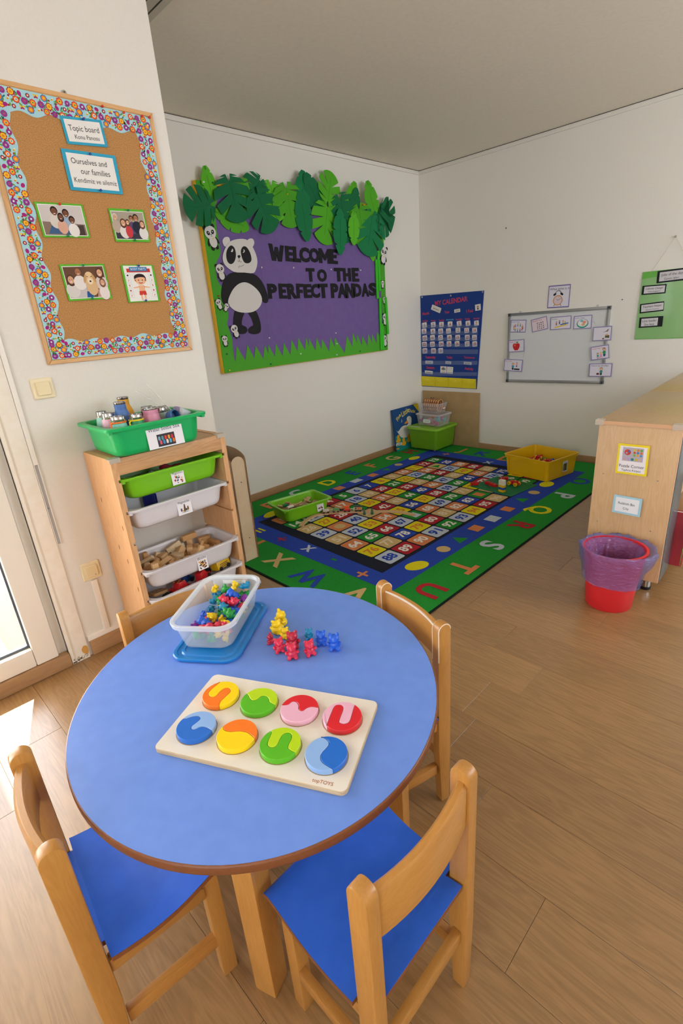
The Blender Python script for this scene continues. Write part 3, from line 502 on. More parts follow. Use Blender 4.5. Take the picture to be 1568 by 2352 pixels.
for a in range(8):
    i = 7 - a
    for j in range(13):
        c = rows[a][j]; m = MB()
        e = 0.045
        loc = rrect(1 - 2 * e, 1 - 2 * e, 0.09, 2, 0.5, 0.5)
        m.flat([bil(i, j, x, y) for x, y in loc], 0.0100, RC[c])
        if (a, j) in shape:
            sc, kind = shape[(a, j)]
            q = {'tri': [(0.2, 0.25), (0.8, 0.25), (0.5, 0.8)], 'oval': circle(0.27, 20, 0.5, 0.5), 'rect': [(0.22, 0.28), (0.78, 0.28), (0.78, 0.72), (0.22, 0.72)]}[kind]
            m.flat([bil(i, j, x, y) for x, y in q], 0.0104, RC[sc])
        else:
            num += 1
            # numbers read from the camera's right-hand side: up is towards the left wall... laid across the tile
            vs, fs, bb = glyphs(str(num), 0.035)
            w = bb[2] - bb[0]; h = bb[3] - bb[1]
            sw = 0.60 if num > 9 else 0.30; sh = 0.5
            P = []
            for p in vs:
                gx = ((p[0] - bb[0]) / w - 0.5) * sw; gy = ((p[1] - bb[1]) / h - 0.5) * sh
                q = bil(i, j, 0.5 + gy, 0.5 + gx); P.append((q[0], q[1], 0.0104))
            m.add(P, [f for f in fs], PIL['T' if c == 't' else numc[c]])
        m.build('number_tile', rug)
# letters and shapes round the border
def rugtext(ch, u, v, ang, size, col):
    p = hit(u, v, 2, 0.01); m = MB()
    m.text(ch, p.x - ro.x, p.y - ro.y, size, RC[col], 0.0098, ang, bold=0.03); m.build('letter', rug)
D = math.radians
LET = [('B', 620, 1160, 90, 'o'), ('C', 682, 1132, 90, 'w'), ('D', 753, 1108, 90, 'y'), ('E', 810, 1086, 90, 'b'), ('F', 853, 1069, 90, 'o'), ('G', 901, 1052, 90, 't'), ('H', 941, 1037, 90, 'r'),
       ('J', 1061, 1034, 0, 'o'), ('K', 1109, 1042, 0, 'b'), ('L', 1158, 1053, 0, 'o'), ('O', 1331, 1105, -90, 'b'), ('P', 1293, 1138, -90, 'w'), ('Q', 1240, 1171, -90, 'y'),
       ('R', 1196, 1207, -90, 'r'), ('S', 1129, 1252, -90, 'w'), ('T', 1062, 1302, -90, 'o'), ('U', 988, 1355, -90, 'r'), ('V', 818, 1364, 180, 't'), ('W', 711, 1325, 180, 'b'), ('X', 639, 1286, 180, 't'), ('Y', 587, 1250, 180, 'o')]
for ch, u, v, a, c in LET: rugtext(ch, u, v, D(a), 0.20 if c else 0.2, c)
def rugshape(u, v, kind, col, w=0.1, h=0.1, a=0):
    p = hit(u, v, 2, 0.01); ca, sa = math.cos(a), math.sin(a)
    q = {'o': circle(0.5, 24), 's': [(-.5, -.5), (.5, -.5), (.5, .5), (-.5, .5)], 't': [(-.5, -.5), (.5, -.5), (0, .5)]}[kind]
    m = MB(); m.flat([(p.x - ro.x + x * w * ca - y * h * sa, p.y - ro.y + x * w * sa + y * h * ca) for x, y in q], 0.0098, RC[col]); m.build('shape', rug)
for u, v, k, c, w, h, a in [(957, 1299, 'o', 'y', .10, .15, -20), (1018, 1261, 'o', 't', .085, .085, 0), (1052, 1238, 't', 'g', .10, .085, 90), (1093, 1213, 's', 'o', .08, .09, 0), (1131, 1191, 's', 'w', .085, .10, 0),
                            (1165, 1169, 's', 'o', .08, .085, 0), (1195, 1147, 't', 'g', .1, .085, 90), (1226, 1131, 'o', 't', .085, .085, 0), (1255, 1112, 'o', 'y', .1, .15, 0),
                            (779, 1121, 's', 'o', .08, .09, 0), (818, 1104, 's', 'w', .075, .11, 0), (856, 1091, 's', 'o', .08, .09, 0), (890, 1079, 't', 'g', .08, .08, -90), (915, 1067, 'o', 't', .08, .08, 0), (951, 1052, 'o', 'y', .09, .15, 0), (622, 1181, 'o', 'y', .09, .15, 20)]:
    rugshape(u, v, k, c, w, h, D(a))
for ch, u, v, c in [('+', 833, 1318, 'o'), ('-', 762, 1288, 'g'), ('x', 703, 1262, 'w'), ('\u00f7', 648, 1238, 'r'), ('=', 597, 1218, 'y'), ('+', 1024, 1043, 'o'), ('-', 1070, 1052, 'g'), ('x', 1123, 1061, 'w')]:
    p = hit(u, v, 2, 0.01); m = MB()
    m.text(ch, p.x - ro.x, p.y - ro.y, 0.16, RC[c], 0.0098, PI if v > 1150 else 0, bold=0.012); m.build('symbol', rug)

# ================================================================== low cabinet on the right
BEECH = wood('cabinet_beech_foil', '#d9b78c', '#c39c6e', 'Z', 1.6, 0.42, 9, 0.8)
BEECHT = wood('cabinet_top_foil', '#c0a070', '#ab8a5c', 'Y', 1.4, 0.3, 9, 0.7)
EDGE = C('#d8a982', 0.45); CHR = C('#b9bcc0', 0.2, 1.0); BLK = C('#17181a', 0.4); INK = C('#1c1c20', 0.7)
def cabinet(y0, label, first):
    t = thing('low_cabinet', label, 'cabinet', (2.557, -2.13, 0), D(2.0))
    W_, Dp, H = 0.335, 0.93, 0.828
    def bx(name, mat, x0, x1, ya, yb, z0, z1, bev=0.0015):
        m = MB(); m.box(x0, x1, ya + y0, yb + y0, z0, z1, mat); return m.build(name, t, bevel=bev)
    bx('end_panel', BEECH, 0.004, W_, 0, 0.018, 0.07, 0.81)
    bx('end_panel', BEECH, 0.004, W_, Dp - 0.02, Dp - 0.002, 0.07, 0.81)
    bx('back_panel', BEECH, 0.004, 0.012, 0.018, Dp - 0.02, 0.07, 0.81)
    bx('bottom_panel', BEECH, 0.012, W_, 0.018, Dp - 0.02, 0.07, 0.088)
    bx('shelf', BEECH, 0.012, W_ - 0.01, 0.018, Dp - 0.02, 0.43, 0.448)
    if first: bx('side_panel', C('#5d686c', 0.25), W_ - 0.001, W_ + 0.005, 0.019, 0.20, 0.07, 0.80)
    bx('divider', BEECH, 0.012, W_ - 0.006, 0.45, 0.468, 0.088, 0.81)
    tp = bx('top_panel', BEECHT, -0.004, W_ + 0.006, -0.004, Dp - 0.001, 0.812, 0.828)
    bx('edge_band', EDGE, -0.0045, W_ + 0.0065, -0.0055, -0.004, 0.811, 0.8275, 0)
    bx('edge_band', EDGE, W_ - 0.0, W_ + 0.0015, 0.0, 0.018, 0.07, 0.81, 0)
    for (x, y) in ((0.05, 0.06), (W_ - 0.055, 0.06), (0.05, Dp - 0.08), (W_ - 0.055, Dp - 0.08)):
        m = MB(); m.lathe([(0.021, 0.012), (0.021, 0.07)], 20, CHR, T(x, y + y0, 0)); lg = m.build('leg', t, smooth=40)
        m = MB(); m.lathe([(0.022, 0), (0.024, 0.003), (0.024, 0.014), (0.021, 0.016)], 20, BLK, T(x, y + y0, 0)); m.build('foot', lg, smooth=40)
    if first:
        for (u, v) in ((1385, 1088), (1509, 1106), (1371, 1197), (1492, 1222)):
            p = t.matrix_basis.inverted() @ hit(u, v, 1, -2.13) if False else hit(u, v, 1, -2.13)
            m = MB(); m.prism(circle(0.0028, 8), 0, 0.0012, C('#8f8a80', 0.4, 0.6), frameB(p.x - 2.557, 0, p.z)); m.build('screw', t)
        for x in (0.006, W_ - 0.018):
            m = MB(); m.prism(rrect(0.036, 0.03, 0.006), 0, 0.004, clear('#e9dfd2', 0.45, 0.15), T(x, 0.008 + y0, 0.828), ch=0.001); m.box(x - 0.018, x + 0.018, -0.0095, -0.0056, 0.808, 0.832, clear('#e9dfd2', 0.45, 0.15)); m.build('corner_guard', t)
    return t
bpy.context.view_layer.update()
cabinet(0, 'low beech cabinet nearest the camera, with paper signs on its end', True)
cabinet(0.945, 'low beech cabinet further along, joined behind the one with the signs', False)
cabm = Matrix.Translation((2.557, -2.13, 0)) @ Matrix.Rotation(D(2.0), 4, 'Z')
# things standing on its shelves, seen past the edge
def incab(name, label, cat, x0, x1, y0, y1, z0, z1, mat, page='#efe8da'):
    t = thing(name, label, cat, mat=cabm @ Matrix.Translation((x0, y0, z0)))
    m = MB(); m.box(0, x1 - x0, 0, 0.003, 0, z1 - z0, mat); m.box(0, x1 - x0, y1 - y0 - 0.003, y1 - y0, 0, z1 - z0, mat); m.box(0, 0.003, 0, y1 - y0, 0, z1 - z0, mat); m.build('cover', t)
    m = MB(); m.box(0.003, x1 - x0 - 0.004, 0.003, y1 - y0 - 0.003, 0.004, z1 - z0 - 0.004, paper(page)); m.build('pages', t)
incab('puzzle_box', 'red flat box standing on the bottom shelf of the nearer cabinet', 'box', 0.08, 0.39, 0.202, 0.232, 0.089, 0.37, C('#a82a36', 0.5))
incab('picture_book', 'dark grey book standing in the nearer cabinet beside the red box', 'book', 0.10, 0.33, 0.06, 0.085, 0.089, 0.40, C('#4c5a60', 0.5))
incab('picture_book', 'blue-grey book lying upright on the upper shelf of the nearer cabinet', 'book', 0.10, 0.33, 0.05, 0.08, 0.449, 0.72, C('#5b6f7a', 0.5))
t = thing('paper_leaf', 'long green paper leaf against the red box that sticks out of the nearer cabinet', 'paper leaf', mat=cabm @ T(0.3905, 0.150, 0.11, 0))
m = MB(); m.prism([(0, 0), (0.03, 0.09), (0.07, 0.2), (0.075, 0.3), (0.05, 0.22), (0.028, 0.2), (0.012, 0.1)], 0, 0.0015, paper('#4f9a35'), Matrix(((0, 0, 1, 0), (1, 0, 0, 0), (0, 1, 0, 0), (0, 0, 0, 1)))); m.build('blade', t)
# signs on the end panel
def fitrect(ps):      # centre, width, height, tilt of a paper from four corners in plane coordinates (tl, tr, br, bl)
    tl, tr, br, bl = [Vector(p) for p in ps]
    c = (tl + tr + br + bl) / 4; wv = (tr - tl + br - bl) / 2; hv = (tl - bl + tr - br) / 2
    return c, wv.length, hv.length, math.atan2(wv.y, wv.x)
def fl2(p): return (p.x, p.z)
ENDY = -2.133
sg = [fl2(hit(u, v, 1, ENDY)) for u, v in ((1421, 1018), (1494, 1025), (1482, 1095), (1411, 1086))]
c, w, h, a = fitrect(sg)
t = thing('paper_sign', 'yellow-edged sign reading Puzzle Corner on the cabinet end', 'sign', mat=frameB(c.x, -2.1313, c.y) @ Matrix.Rotation(a, 4, 'Z'))
m = MB(); m.prism(rrect(w, h, 0.001), 0, 0.0008, paper('#f0d82e')); m.build('yellow_card', t)
m = MB(); m.prism(rrect(w * 0.86, h * 0.86, 0.0005), 0.0008, 0.0012, paper('#f2eef4')); m.build('white_paper', t)
m = MB(); m.text('Puzzle Corner', 0, -h * 0.22, None or 0.030, INK, 0.0016, w=w * 0.8); m.text('Yapboz K\u00f6\u015fesi', 0, -h * 0.355, 0.021, INK, 0.0016, w=w * .62); m.build('lettering', t)
m = MB(); m.flat(rrect(w * 0.66, h * 0.45, 0.0005, cy=h * 0.17), 0.0014, paper('#b9b2c0'))
m.flat(circle(w * 0.105, 16, -w * 0.17, h * 0.235), 0.0016, paper('#c7443a')); m.flat(circle(w * 0.04, 12, -w * 0.13, h * 0.27), 0.0018, paper('#3f6fb0')); m.flat(circle(w * 0.03, 12, -w * 0.2, h * 0.21), 0.0018, paper('#8fb0d0'))
cols = ['#e0c040', '#d9843a', '#6fae45', '#d05a3a', '#4d86c0', '#d9703a', '#7fb84a', '#e0a040', '#5a90c8']
for k in range(9): m.flat(circle(w * 0.043, 10, w * (0.05 + 0.105 * (k % 3)), h * (0.32 - 0.085 * (k // 3))), 0.0016, paper(cols[k]))
for k in range(5): m.flat(circle(w * 0.05, 10, w * (-0.24 + 0.12 * k), h * 0.01), 0.0016, paper(['#c9a0b0', '#b8a0d0', '#2f8a8a', '#c8b840', '#d0b0a8'][k]))
m.build('printed_picture', t)
sg = [fl2(hit(u, v, 1, ENDY)) for u, v in ((1410, 1136), (1475, 1146), (1468, 1189), (1404, 1175))]
c, w, h, a = fitrect(sg)
t = thing('paper_sign', 'pale blue-edged sign reading Rubbish Bin on the cabinet end', 'sign', mat=frameB(c.x, -2.1313, c.y) @ Matrix.Rotation(a, 4, 'Z'))
m = MB(); m.prism(rrect(w, h, 0.001), 0, 0.0008, paper('#a9d3e2')); m.build('blue_card', t)
m = MB(); m.prism(rrect(w * 0.83, h * 0.78, 0.0005), 0.0008, 0.0012, paper('#eef1f6')); m.build('white_paper', t)
m = MB(); m.text('Rubbish Bin', -w * 0.02, h * 0.09, 0.022, INK, 0.0016, w=w * 0.58); m.text('\u00c7\u00f6p', -w * 0.02, -h * 0.17, 0.015, INK, 0.0016); m.build('lettering', t)
# bin with liner
RED = plastic('#d3242c', 0.38)
t = thing('waste_bin', 'red plastic bucket bin with a lavender liner in front of the cabinet', 'bin', (2.741, -2.300, 0))
m = MB(); m.lathe([(0.0, 0.004), (0.094, 0.004), (0.096, 0.0), (0.100, 0.006), (0.107, 0.10), (0.1075, 0.103), (0.120, 0.20), (0.129, 0.280), (0.137, 0.284), (0.137, 0.291), (0.126, 0.291), (0.117, 0.2), (0.104, 0.1), (0.096, 0.012), (0, 0.012)], 40, RED, cap0=False, cap1=False); m.build('bucket', t, smooth=40)
LIN = C('#6572bd', 0.10, 0, 0.44, 1.0)
LIN = LIN.copy(); LIN.name = 'creased_liner_film'
_nt = LIN.node_tree; _tc = _nt.nodes.new('ShaderNodeTexCoord'); _mp = _nt.nodes.new('ShaderNodeMapping'); _mp.inputs['Scale'].default_value = (16, 16, 30)
_no = _nt.nodes.new('ShaderNodeTexNoise'); _no.inputs['Scale'].default_value = 1.6; _no.inputs['Detail'].default_value = 3; _no.inputs['Distortion'].default_value = 1.5
_bp = _nt.nodes.new('ShaderNodeBump'); _bp.inputs['Strength'].default_value = 0.9; _bp.inputs['Distance'].default_value = 0.012
_nt.links.new(_tc.outputs['Object'], _mp.inputs['Vector']); _nt.links.new(_mp.outputs[0], _no.inputs['Vector']); _nt.links.new(_no.outputs['Fac'], _bp.inputs['Height']); _nt.links.new(_bp.outputs[0], _nt.nodes['Principled BSDF'].inputs['Normal'])
random.seed(11)
m = MB(); n = 120; rings = []
prof = [(0.100, 0.04), (0.110, 0.12), (0.118, 0.2), (0.127, 0.270), (0.137, 0.298), (0.143, 0.299), (0.148, 0.290), (0.142, 0.270), (0.134, 0.243), (0.127, 0.208), (0.120, 0.165), (0.117, 0.135)]
for k, (r, z) in enumerate(prof):
    ring = []
    for i in range(n):
        a = 2 * PI * i / n
        wv = 0.5 * math.sin(7 * a + 0.5 * k) + 0.5 * math.sin(13 * a - k * 0.9) + 0.3 * math.sin(23 * a + k)
        amp = [0.014, 0.013, 0.010, 0.006, 0.005, 0.006, 0.008, 0.006, 0.004, 0.003, 0.0025, 0.0025][k]
        wv += 0.5 * math.sin(31 * a + 2.1 * k) * (1 if k < 4 else .5)
        bulge = 0.022 * max(0, math.cos(a - 0.15)) ** 2 if 3 <= k <= 8 else 0
        droop = -0.035 * max(0, math.cos(a + 0.1)) ** 3 if k >= 7 else 0
        if k <= 3: rr = r - 0.012 - amp * (1 + wv) + (bulge * .3 if k == 3 else 0)
        elif k <= 7: rr = r + amp * (wv if k < 7 else 0.6 + 0.4 * wv) + bulge
        else: rr = max(r, 0.103 + (z - 0.10) * 0.16) + 0.006 + amp * (1 + wv) + bulge * (0.7 if k == 8 else 0)
        ring.append((rr * math.cos(a), rr * math.sin(a), z + 0.004 * wv * (1 if k > 3 else 0) + droop * 0.4))
    rings.append(ring)
m.loft(rings, LIN, cap0=False, cap1=False); m.build('bin_liner', t, smooth=180)
# ================================================================== round table
BLUE = speckle('blue_laminate', '#6a8fe0', '#6e93e4', 30, 0.34, 0.04, 0.0006)
SEATB = speckle('blue_seat_laminate', '#3265cf', '#3669d4', 30, 0.36, 0.04, 0.0006)
TBE = wood('table_edge_band', '#8a5230', '#74421f', 'X', 2, 0.45, 8, 0.6)
CHW = wood('honey_beech', '#c68f48', '#ad7634', 'Z', 2.2, 0.34, 9, 0.6, 0.25)
CHWX = wood('honey_beech_x', '#c68f48', '#ad7634', 'X', 2.2, 0.34, 9, 0.6, 0.25)
CHWY = wood('honey_beech_y', '#bf8742', '#a56e31', 'Y', 2.2, 0.34, 9, 0.6, 0.25)
WORN = C('#e9d9c4', 0.6)
TH = 0.56; TC = (2.4907, -4.0966)
t = thing('round_table', 'low round table with a plain blue top and brown edge', 'table', (*TC, 0), D(149.7))
A_, B_ = 0.449, 0.419
def ell(f, n=120): return [(A_ * f * math.cos(2 * PI * i / n), B_ * f * math.sin(2 * PI * i / n)) for i in range(n)]
m = MB(); m.prism(ell(0.992), TH - 0.020, TH, BLUE); m.build('table_top', t)
m = MB()
m.loft([[(x, y, z) for x, y in ell(f)] for f, z in ((0.992, TH - 0.0215), (0.998, TH - 0.020), (1.0, TH - 0.017), (1.0, TH - 0.004), (0.998, TH - 0.0012), (0.9925, TH - 0.0002))], TBE, cap0=False, cap1=False); m.build('edge_band', t, smooth=60)
for k in range(4):
    a = D((-44.5, 38, 135.5, 221)[k] - 149.7); cx, cy = 0.318 * math.cos(a), 0.318 * math.sin(a)
    m = MB(); m.box(-0.026, 0.026, -0.026, 0.026, 0, TH - 0.02, CHW, T(cx, cy, 0, D(20 - 149.7 + 90 * k))); m.build('leg', t, bevel=0.005)
m = MB()
for k in range(2): m.box(-0.30, 0.30, -0.012, 0.012, TH - 0.065, TH - 0.0205, CHWX, T(0, 0, 0, D((-44.5, 40)[k] - 149.7)))
m.build('cross_rail', t)

# ================================================================== chairs
def make_chair():
    t = thing('child_chair', 'chair', 'chair')
    hw, pw, pd, H = 0.1325, 0.027, 0.041, 0.612
    for s in (-1, 1):
        prof = [(-pd / 2 + 0.004, 0), (pd / 2 - 0.010, 0), (pd / 2, 0.20), (pd / 2, H - 0.020)] + [(pd / 2 * math.cos(a) , H - 0.020 + 0.020 * math.sin(a)) for a in [PI * i / 10 for i in range(1, 10)]] + [(-pd / 2, H - 0.020), (-pd / 2, 0.20)]
        m = MB(); M_ = Matrix(((0, 0, 1, s * hw - pw / 2), (1, 0, 0, 0), (0, 1, 0, 0), (0, 0, 0, 1)))
        m.prism(prof, 0, pw, CHW, M_); po = m.build('back_post', t, bevel=0.0035)
    # curved back rail
    m = MB(); n = 14; rings = []
    for i in range(n + 1):
        u = -1 + 2 * i / n; x = u * (hw - 0.010); y = -0.017 * (1 - u * u) - 0.003
        rings.append([(x, y + q, z) for q, z in ((-0.010, 0.490), (0.010, 0.490), (0.011, 0.580), (0.005, 0.588), (-0.005, 0.588), (-0.011, 0.580))])
    m.loft(rings, CHWX); m.build('back_rail', t, smooth=50)
    # moulded seat: dished along its depth, notched round the posts
    prof = [(-0.012, 0.331), (0.012, 0.326), (0.05, 0.318), (0.10, 0.313), (0.15, 0.317), (0.19, 0.328), (0.225, 0.340), (0.245, 0.343), (0.258, 0.339), (0.264, 0.331)]
    pr = smooth2(prof, 3); m = MB(); th = 0.011
    rings = []
    def hwid(y): return 0.115 if y < 0.026 else 0.152
    ys = [p for p in pr if p[0] < 0.0255] + [(0.0255, 0.3232), (0.0262, 0.3231)] + [p for p in pr if p[0] > 0.027]
    top = [(y, z) for y, z in ys]
    def sheet(dz, mat, name, lo):
        m = MB(); rr = []
        for y, z in top:
            w_ = hwid(y)
            rr.append([(-w_, y, z + dz - lo), (w_, y, z + dz - lo), (w_, y, z + dz), (-w_, y, z + dz)])
        m.loft(rr, mat); return m.build(name, t, smooth=30)
    s0 = sheet(-0.0012, TBE, 'seat', 0.0105)
    m = MB(); rr = []
    for y, z in top:
        w_ = hwid(y) - 0.0006; rr.append([(-w_, y, z - 0.001), (w_, y, z - 0.001), (w_, y, z), (-w_, y, z)])
    m.loft(rr, SEATB); m.build('blue_facing', s0, smooth=30)
    def bar(name, x0, x1, y0, y1, z0, z1, mat, bev=0.003):
        m = MB(); m.box(x0, x1, y0, y1, z0, z1, mat); return m.build(name, t, bevel=bev)
    for s in (-1, 1):
        bar('front_leg', s * 0.122 - 0.0145, s * 0.122 + 0.0145, 0.205, 0.238, 0, 0.320, CHW)
        bar('seat_rail', s * 0.1325 - 0.009, s * 0.1325 + 0.009, 0.021, 0.206, 0.270, 0.303, CHWY)
        bar('side_stretcher', s * 0.1275 - 0.009, s * 0.1275 + 0.009, 0.019, 0.207, 0.105, 0.138, CHWY)
    bar('seat_rail', -0.108, 0.108, 0.213, 0.231, 0.275, 0.318, CHWX)
    bar('rear_stretcher', -0.119, 0.119, -0.009, 0.009, 0.15, 0.183, CHWX)
    return t
proto = make_chair()
CHL = [((3.018, -4.170, 0), 90, 'honey wood child chair at front right, its whole blue seat and back showing'),
       ((2.479, -4.578, 0), -5.3, 'honey wood child chair at front left, nearest the glass door'),
       ((2.612, -3.655, 0), 163.7, 'honey wood child chair with worn pale edges, on the rug side of the table'),
       ((2.012, -4.078, 0), -96, 'honey wood child chair behind the tub of bears, mostly hidden by the table')]
for i, (loc, rz, lab) in enumerate(CHL):
    c = proto if i == 0 else copy_tree(proto)
    c.location = loc; c.rotation_euler = (0, 0, D(rz)); tag(c, lab, 'chair', 'child chairs round the blue table')
    if i == 2:      # rubbed edges on the posts and rail
        for s in (-1, 1):
            m = MB(); pw = 0.027
            for xx in (s * 0.1325 - pw / 2 + 0.0012, s * 0.1325 + pw / 2 - 0.0012):
                m.tube([(xx, 0.0195, 0.50), (xx, 0.0195, 0.592)] + [(xx, 0.0195 * math.cos(a), 0.5905 + 0.0195 * math.sin(a)) for a in [PI * k / 8 for k in range(1, 8)]] + [(xx, -0.0195, 0.592)], 0.0016, WORN, 5)
            m.build('worn_edge', c, smooth=60)
        m = MB(); m.tube([(u * 0.117, -0.017 * (1 - u * u) - 0.003 + 0.008, 0.5855) for u in [-1 + k / 7 for k in range(15)]], 0.0028, WORN, 6); m.build('worn_edge', c, smooth=60)

# ================================================================== shape puzzle
PB = speckle('birch_ply', '#e3dccf', '#e9e3d7', 14, 0.5, 0.03, 0.0005)
pc = [hit(u, v, 2, TH + 0.01) for u, v in ((489, 1551), (859, 1611), (799, 1821), (361, 1714))]
cc = (pc[0] + pc[1] + pc[2] + pc[3]) / 4; ex = ((pc[1] - pc[0]) + (pc[2] - pc[3])).normalized(); pa = math.atan2(ex.y, ex.x)
PWD, PHT = 0.412, 0.236
t = thing('shape_puzzle', 'pale wooden puzzle board with eight two-coloured discs on the blue table', 'puzzle', (cc.x, cc.y, TH), pa)
m = MB(); m.prism(rrect(PWD, PHT, 0.014, 6), 0.0004, 0.010, PB, ch=0.0012, side=wood('ply_edge', '#d9c6a4', '#b79a70', 'X', 2, 0.5, 20)); m.build('board', t)
PI_ = t.matrix_basis.inverted() if False else (Matrix.Translation((cc.x, cc.y, TH)) @ Matrix.Rotation(pa, 4, 'Z')).inverted()
ZK = 3.01538
def zl(p): q = hit(360 + p[0] / ZK, 1310 + p[1] / ZK, 2, TH + 0.0195); q = PI_ @ q; return Vector((q.x, q.y))
ORG, YEL, LIM, GRN, RDD, PNK, LBL, MBL = '#f47a1c', '#f7d406', '#b6d916', '#58b81c', '#d8232f', '#eab2cb', '#8db4ea', '#1f6cd0'
DISC = [((437, 867), [(433, 768), (405, 810), (365, 845), (352, 872), (370, 890), (402, 884), (435, 850), (470, 827), (500, 832), (503, 856), (470, 888), (438, 920), (427, 945), (425, 970)], ORG, YEL, 'orange', 'yellow'),
        ((700, 917), [(606, 869), (624, 874), (634, 898), (655, 915), (690, 908), (718, 886), (748, 886), (768, 905), (772, 925), (805, 945)], GRN, LIM, 'green', 'lime'),
        ((984, 967), [(852, 945), (905, 943), (935, 922), (965, 926), (980, 950), (980, 975), (1005, 987), (1038, 966), (1072, 958), (1118, 964)], PNK, RDD, 'pink', 'red'),
        ((1285, 1022), [(1386, 930), (1345, 1040), (1325, 1070), (1295, 1078), (1268, 1068), (1268, 1045), (1292, 978), (1287, 952), (1258, 945), (1228, 962), (1185, 1070), (1170, 1105)], RDD, PNK, 'red', 'pink'),
        ((267, 1098), [(160, 1046), (200, 1050), (245, 1036), (282, 1034), (296, 1050), (270, 1076), (236, 1104), (236, 1124), (260, 1126), (298, 1109), (335, 1112), (372, 1132)], MBL, LBL, 'mid blue', 'pale blue'),
        ((550, 1160), [(444, 1096), (460, 1130), (500, 1143), (570, 1140), (620, 1148), (650, 1168), (672, 1190)], YEL, ORG, 'yellow', 'orange'),
        ((850, 1228), [(778, 1132), (790, 1155), (765, 1215), (765, 1245), (795, 1260), (828, 1242), (858, 1182), (888, 1157), (922, 1160), (930, 1190), (906, 1245), (912, 1272), (952, 1292)], GRN, LIM, 'green', 'lime'),
        ((1175, 1292), [(1130, 1164), (1165, 1190), (1192, 1215), (1190, 1242), (1152, 1285), (1136, 1320), (1150, 1360), (1224, 1412)], LBL, MBL, 'pale blue', 'mid blue')]
def dd(p):
    o = []
    for q in p:
        if not o or math.hypot(q[0] - o[-1][0], q[1] - o[-1][1]) > 0.0013: o.append(q)
    if math.hypot(o[0][0] - o[-1][0], o[0][1] - o[-1][1]) < 0.0013: o.pop()
    return o
for k, (cn, div, ca_, cb_, na, nb) in enumerate(DISC):
    gx, gy = k % 4, k // 4
    c = Vector((-0.1425 + 0.0968 * gx - 0.002, 0.047 - 0.0985 * gy)); R = 0.0412
    c0 = zl(cn)
    P = [zl(p) - c0 for p in div]
    for e in (0, -1): P[e] = P[e].normalized() * R
    P = [Vector(p) if Vector(p).length <= R * 0.999 or i in (0, len(P) - 1) else Vector(p).normalized() * R * 0.97 for i, p in enumerate(P)]
    S = [Vector(p) for p in smooth2([tuple(p) for p in P], 6)]
    S = [p if p.length < R else p.normalized() * R * 0.9999 for p in S]
    a0 = math.atan2(S[0].y, S[0].x); a1 = math.atan2(S[-1].y, S[-1].x)
    def arc(sgn):
        da = (a0 - a1) % (2 * PI)
        if sgn < 0: da -= 2 * PI
        n = max(6, int(abs(da) / 0.12)); return [Vector((R * math.cos(a1 + da * i / n), R * math.sin(a1 + da * i / n))) for i in range(1, n)]
    polys = [[tuple(p) for p in S + arc(1)], [tuple(p) for p in S + arc(-1)]]
    # which polygon lies on the lower left side gets the first colour
    polys = [dd(p) for p in polys]
    def cen(p): return sum(q[0] for q in p) / len(p), sum(q[1] for q in p) / len(p)
    key = lambda p: cen(p)[1] * (0.35 if k in (3, 7) else 1) + cen(p)[0] * (1.0 if k == 7 else (-0.9 if k == 3 else 0.35))
    polys.sort(key=key)
    m0 = MB(); m0.flat(circle(R + 0.0016, 40, c.x, c.y), 0.01015, C('#a78d63', 0.7)); m0.build('recess', t)
    for poly, col, nm in ((polys[0], ca_, na), (polys[1], cb_, nb)):
        p_ = [(x + c.x, y + c.y) for x, y in poly]
        if area2(p_) < 0: p_ = p_[::-1]
        p_ = inset(p_, 0.0004)
        m = MB(); m.prism(p_, 0.0103, 0.0215, plastic(col, 0.3), ch=0.0009); o = m.build('disc_half', t, smooth=30); o['label'] = nm + ' half disc'
m = MB(); m.text('topTOYS', 0.158, -0.106, 0.0105, C('#b0623a', 0.7), 0.0102, bold=0.01); m.build('maker_mark', t)

# ================================================================== counting bears
def bear_mesh():
    m = MB(); k = C('#ffffff')
    for c, r in (((0, 0, .25), (.33, .27, .27)), ((0, .02, .66), (.29, .25, .23)), ((0, .20, .60), (.15, .12, .11)), ((-.20, -.01, .88), (.10, .08, .105)), ((.20, -.01, .88), (.10, .08, .105)),
                 ((-.30, .12, .40), (.10, .15, .09)), ((.30, .12, .40), (.10, .15, .09)), ((-.19, .22, .10), (.12, .15, .11)), ((.19, .22, .10), (.12, .15, .11)), ((0, -.26, .12), (.08, .07, .08))):
        m.ball(c, r, k, n=14, m=10)
    o = m.build('bear_source'); md = o.modifiers.new('r', 'REMESH'); md.mode = 'VOXEL'; md.voxel_size = 0.034; md.use_smooth_shade = True
    sm = o.modifiers.new('s', 'SMOOTH'); sm.iterations = 2; sm.factor = 0.5
    dg = bpy.context.evaluated_depsgraph_get(); me = bpy.data.meshes.new_from_object(o.evaluated_get(dg))
    bpy.data.objects.remove(o); me.materials.clear()
    zmin = min(v.co.z for v in me.vertices)
    for v in me.vertices: v.co.z -= zmin
    return me
BEAR = bear_mesh()
BC = {'yellow': '#f0cc12', 'red': '#d42a4c', 'blue': '#1f5fd6', 'teal': '#0f86b4', 'green': '#1d9a3c', 'purple': '#8a2aa0', 'dark red': '#b8203c'}
BM = {}
def bear(colour, h, loc, rz, label, group=None, tilt=None):
    if colour not in BM:
        me = BEAR.copy(); me.name = 'bear_counter'; me.materials.append(plastic(BC[colour], 0.3)); BM[colour] = me
    o = bpy.data.objects.new('bear_counter', BM[colour]); COL.objects.link(o)
    M_ = Matrix.Translation(loc) @ Matrix.Rotation(rz, 4, 'Z')
    if tilt: M_ = M_ @ Matrix.Rotation(tilt[0], 4, 'X') @ Matrix.Rotation(tilt[1], 4, 'Y')
    o.matrix_world = M_ @ Matrix.Scale(h, 4)
    return tag(o, label, 'toy bear', group)
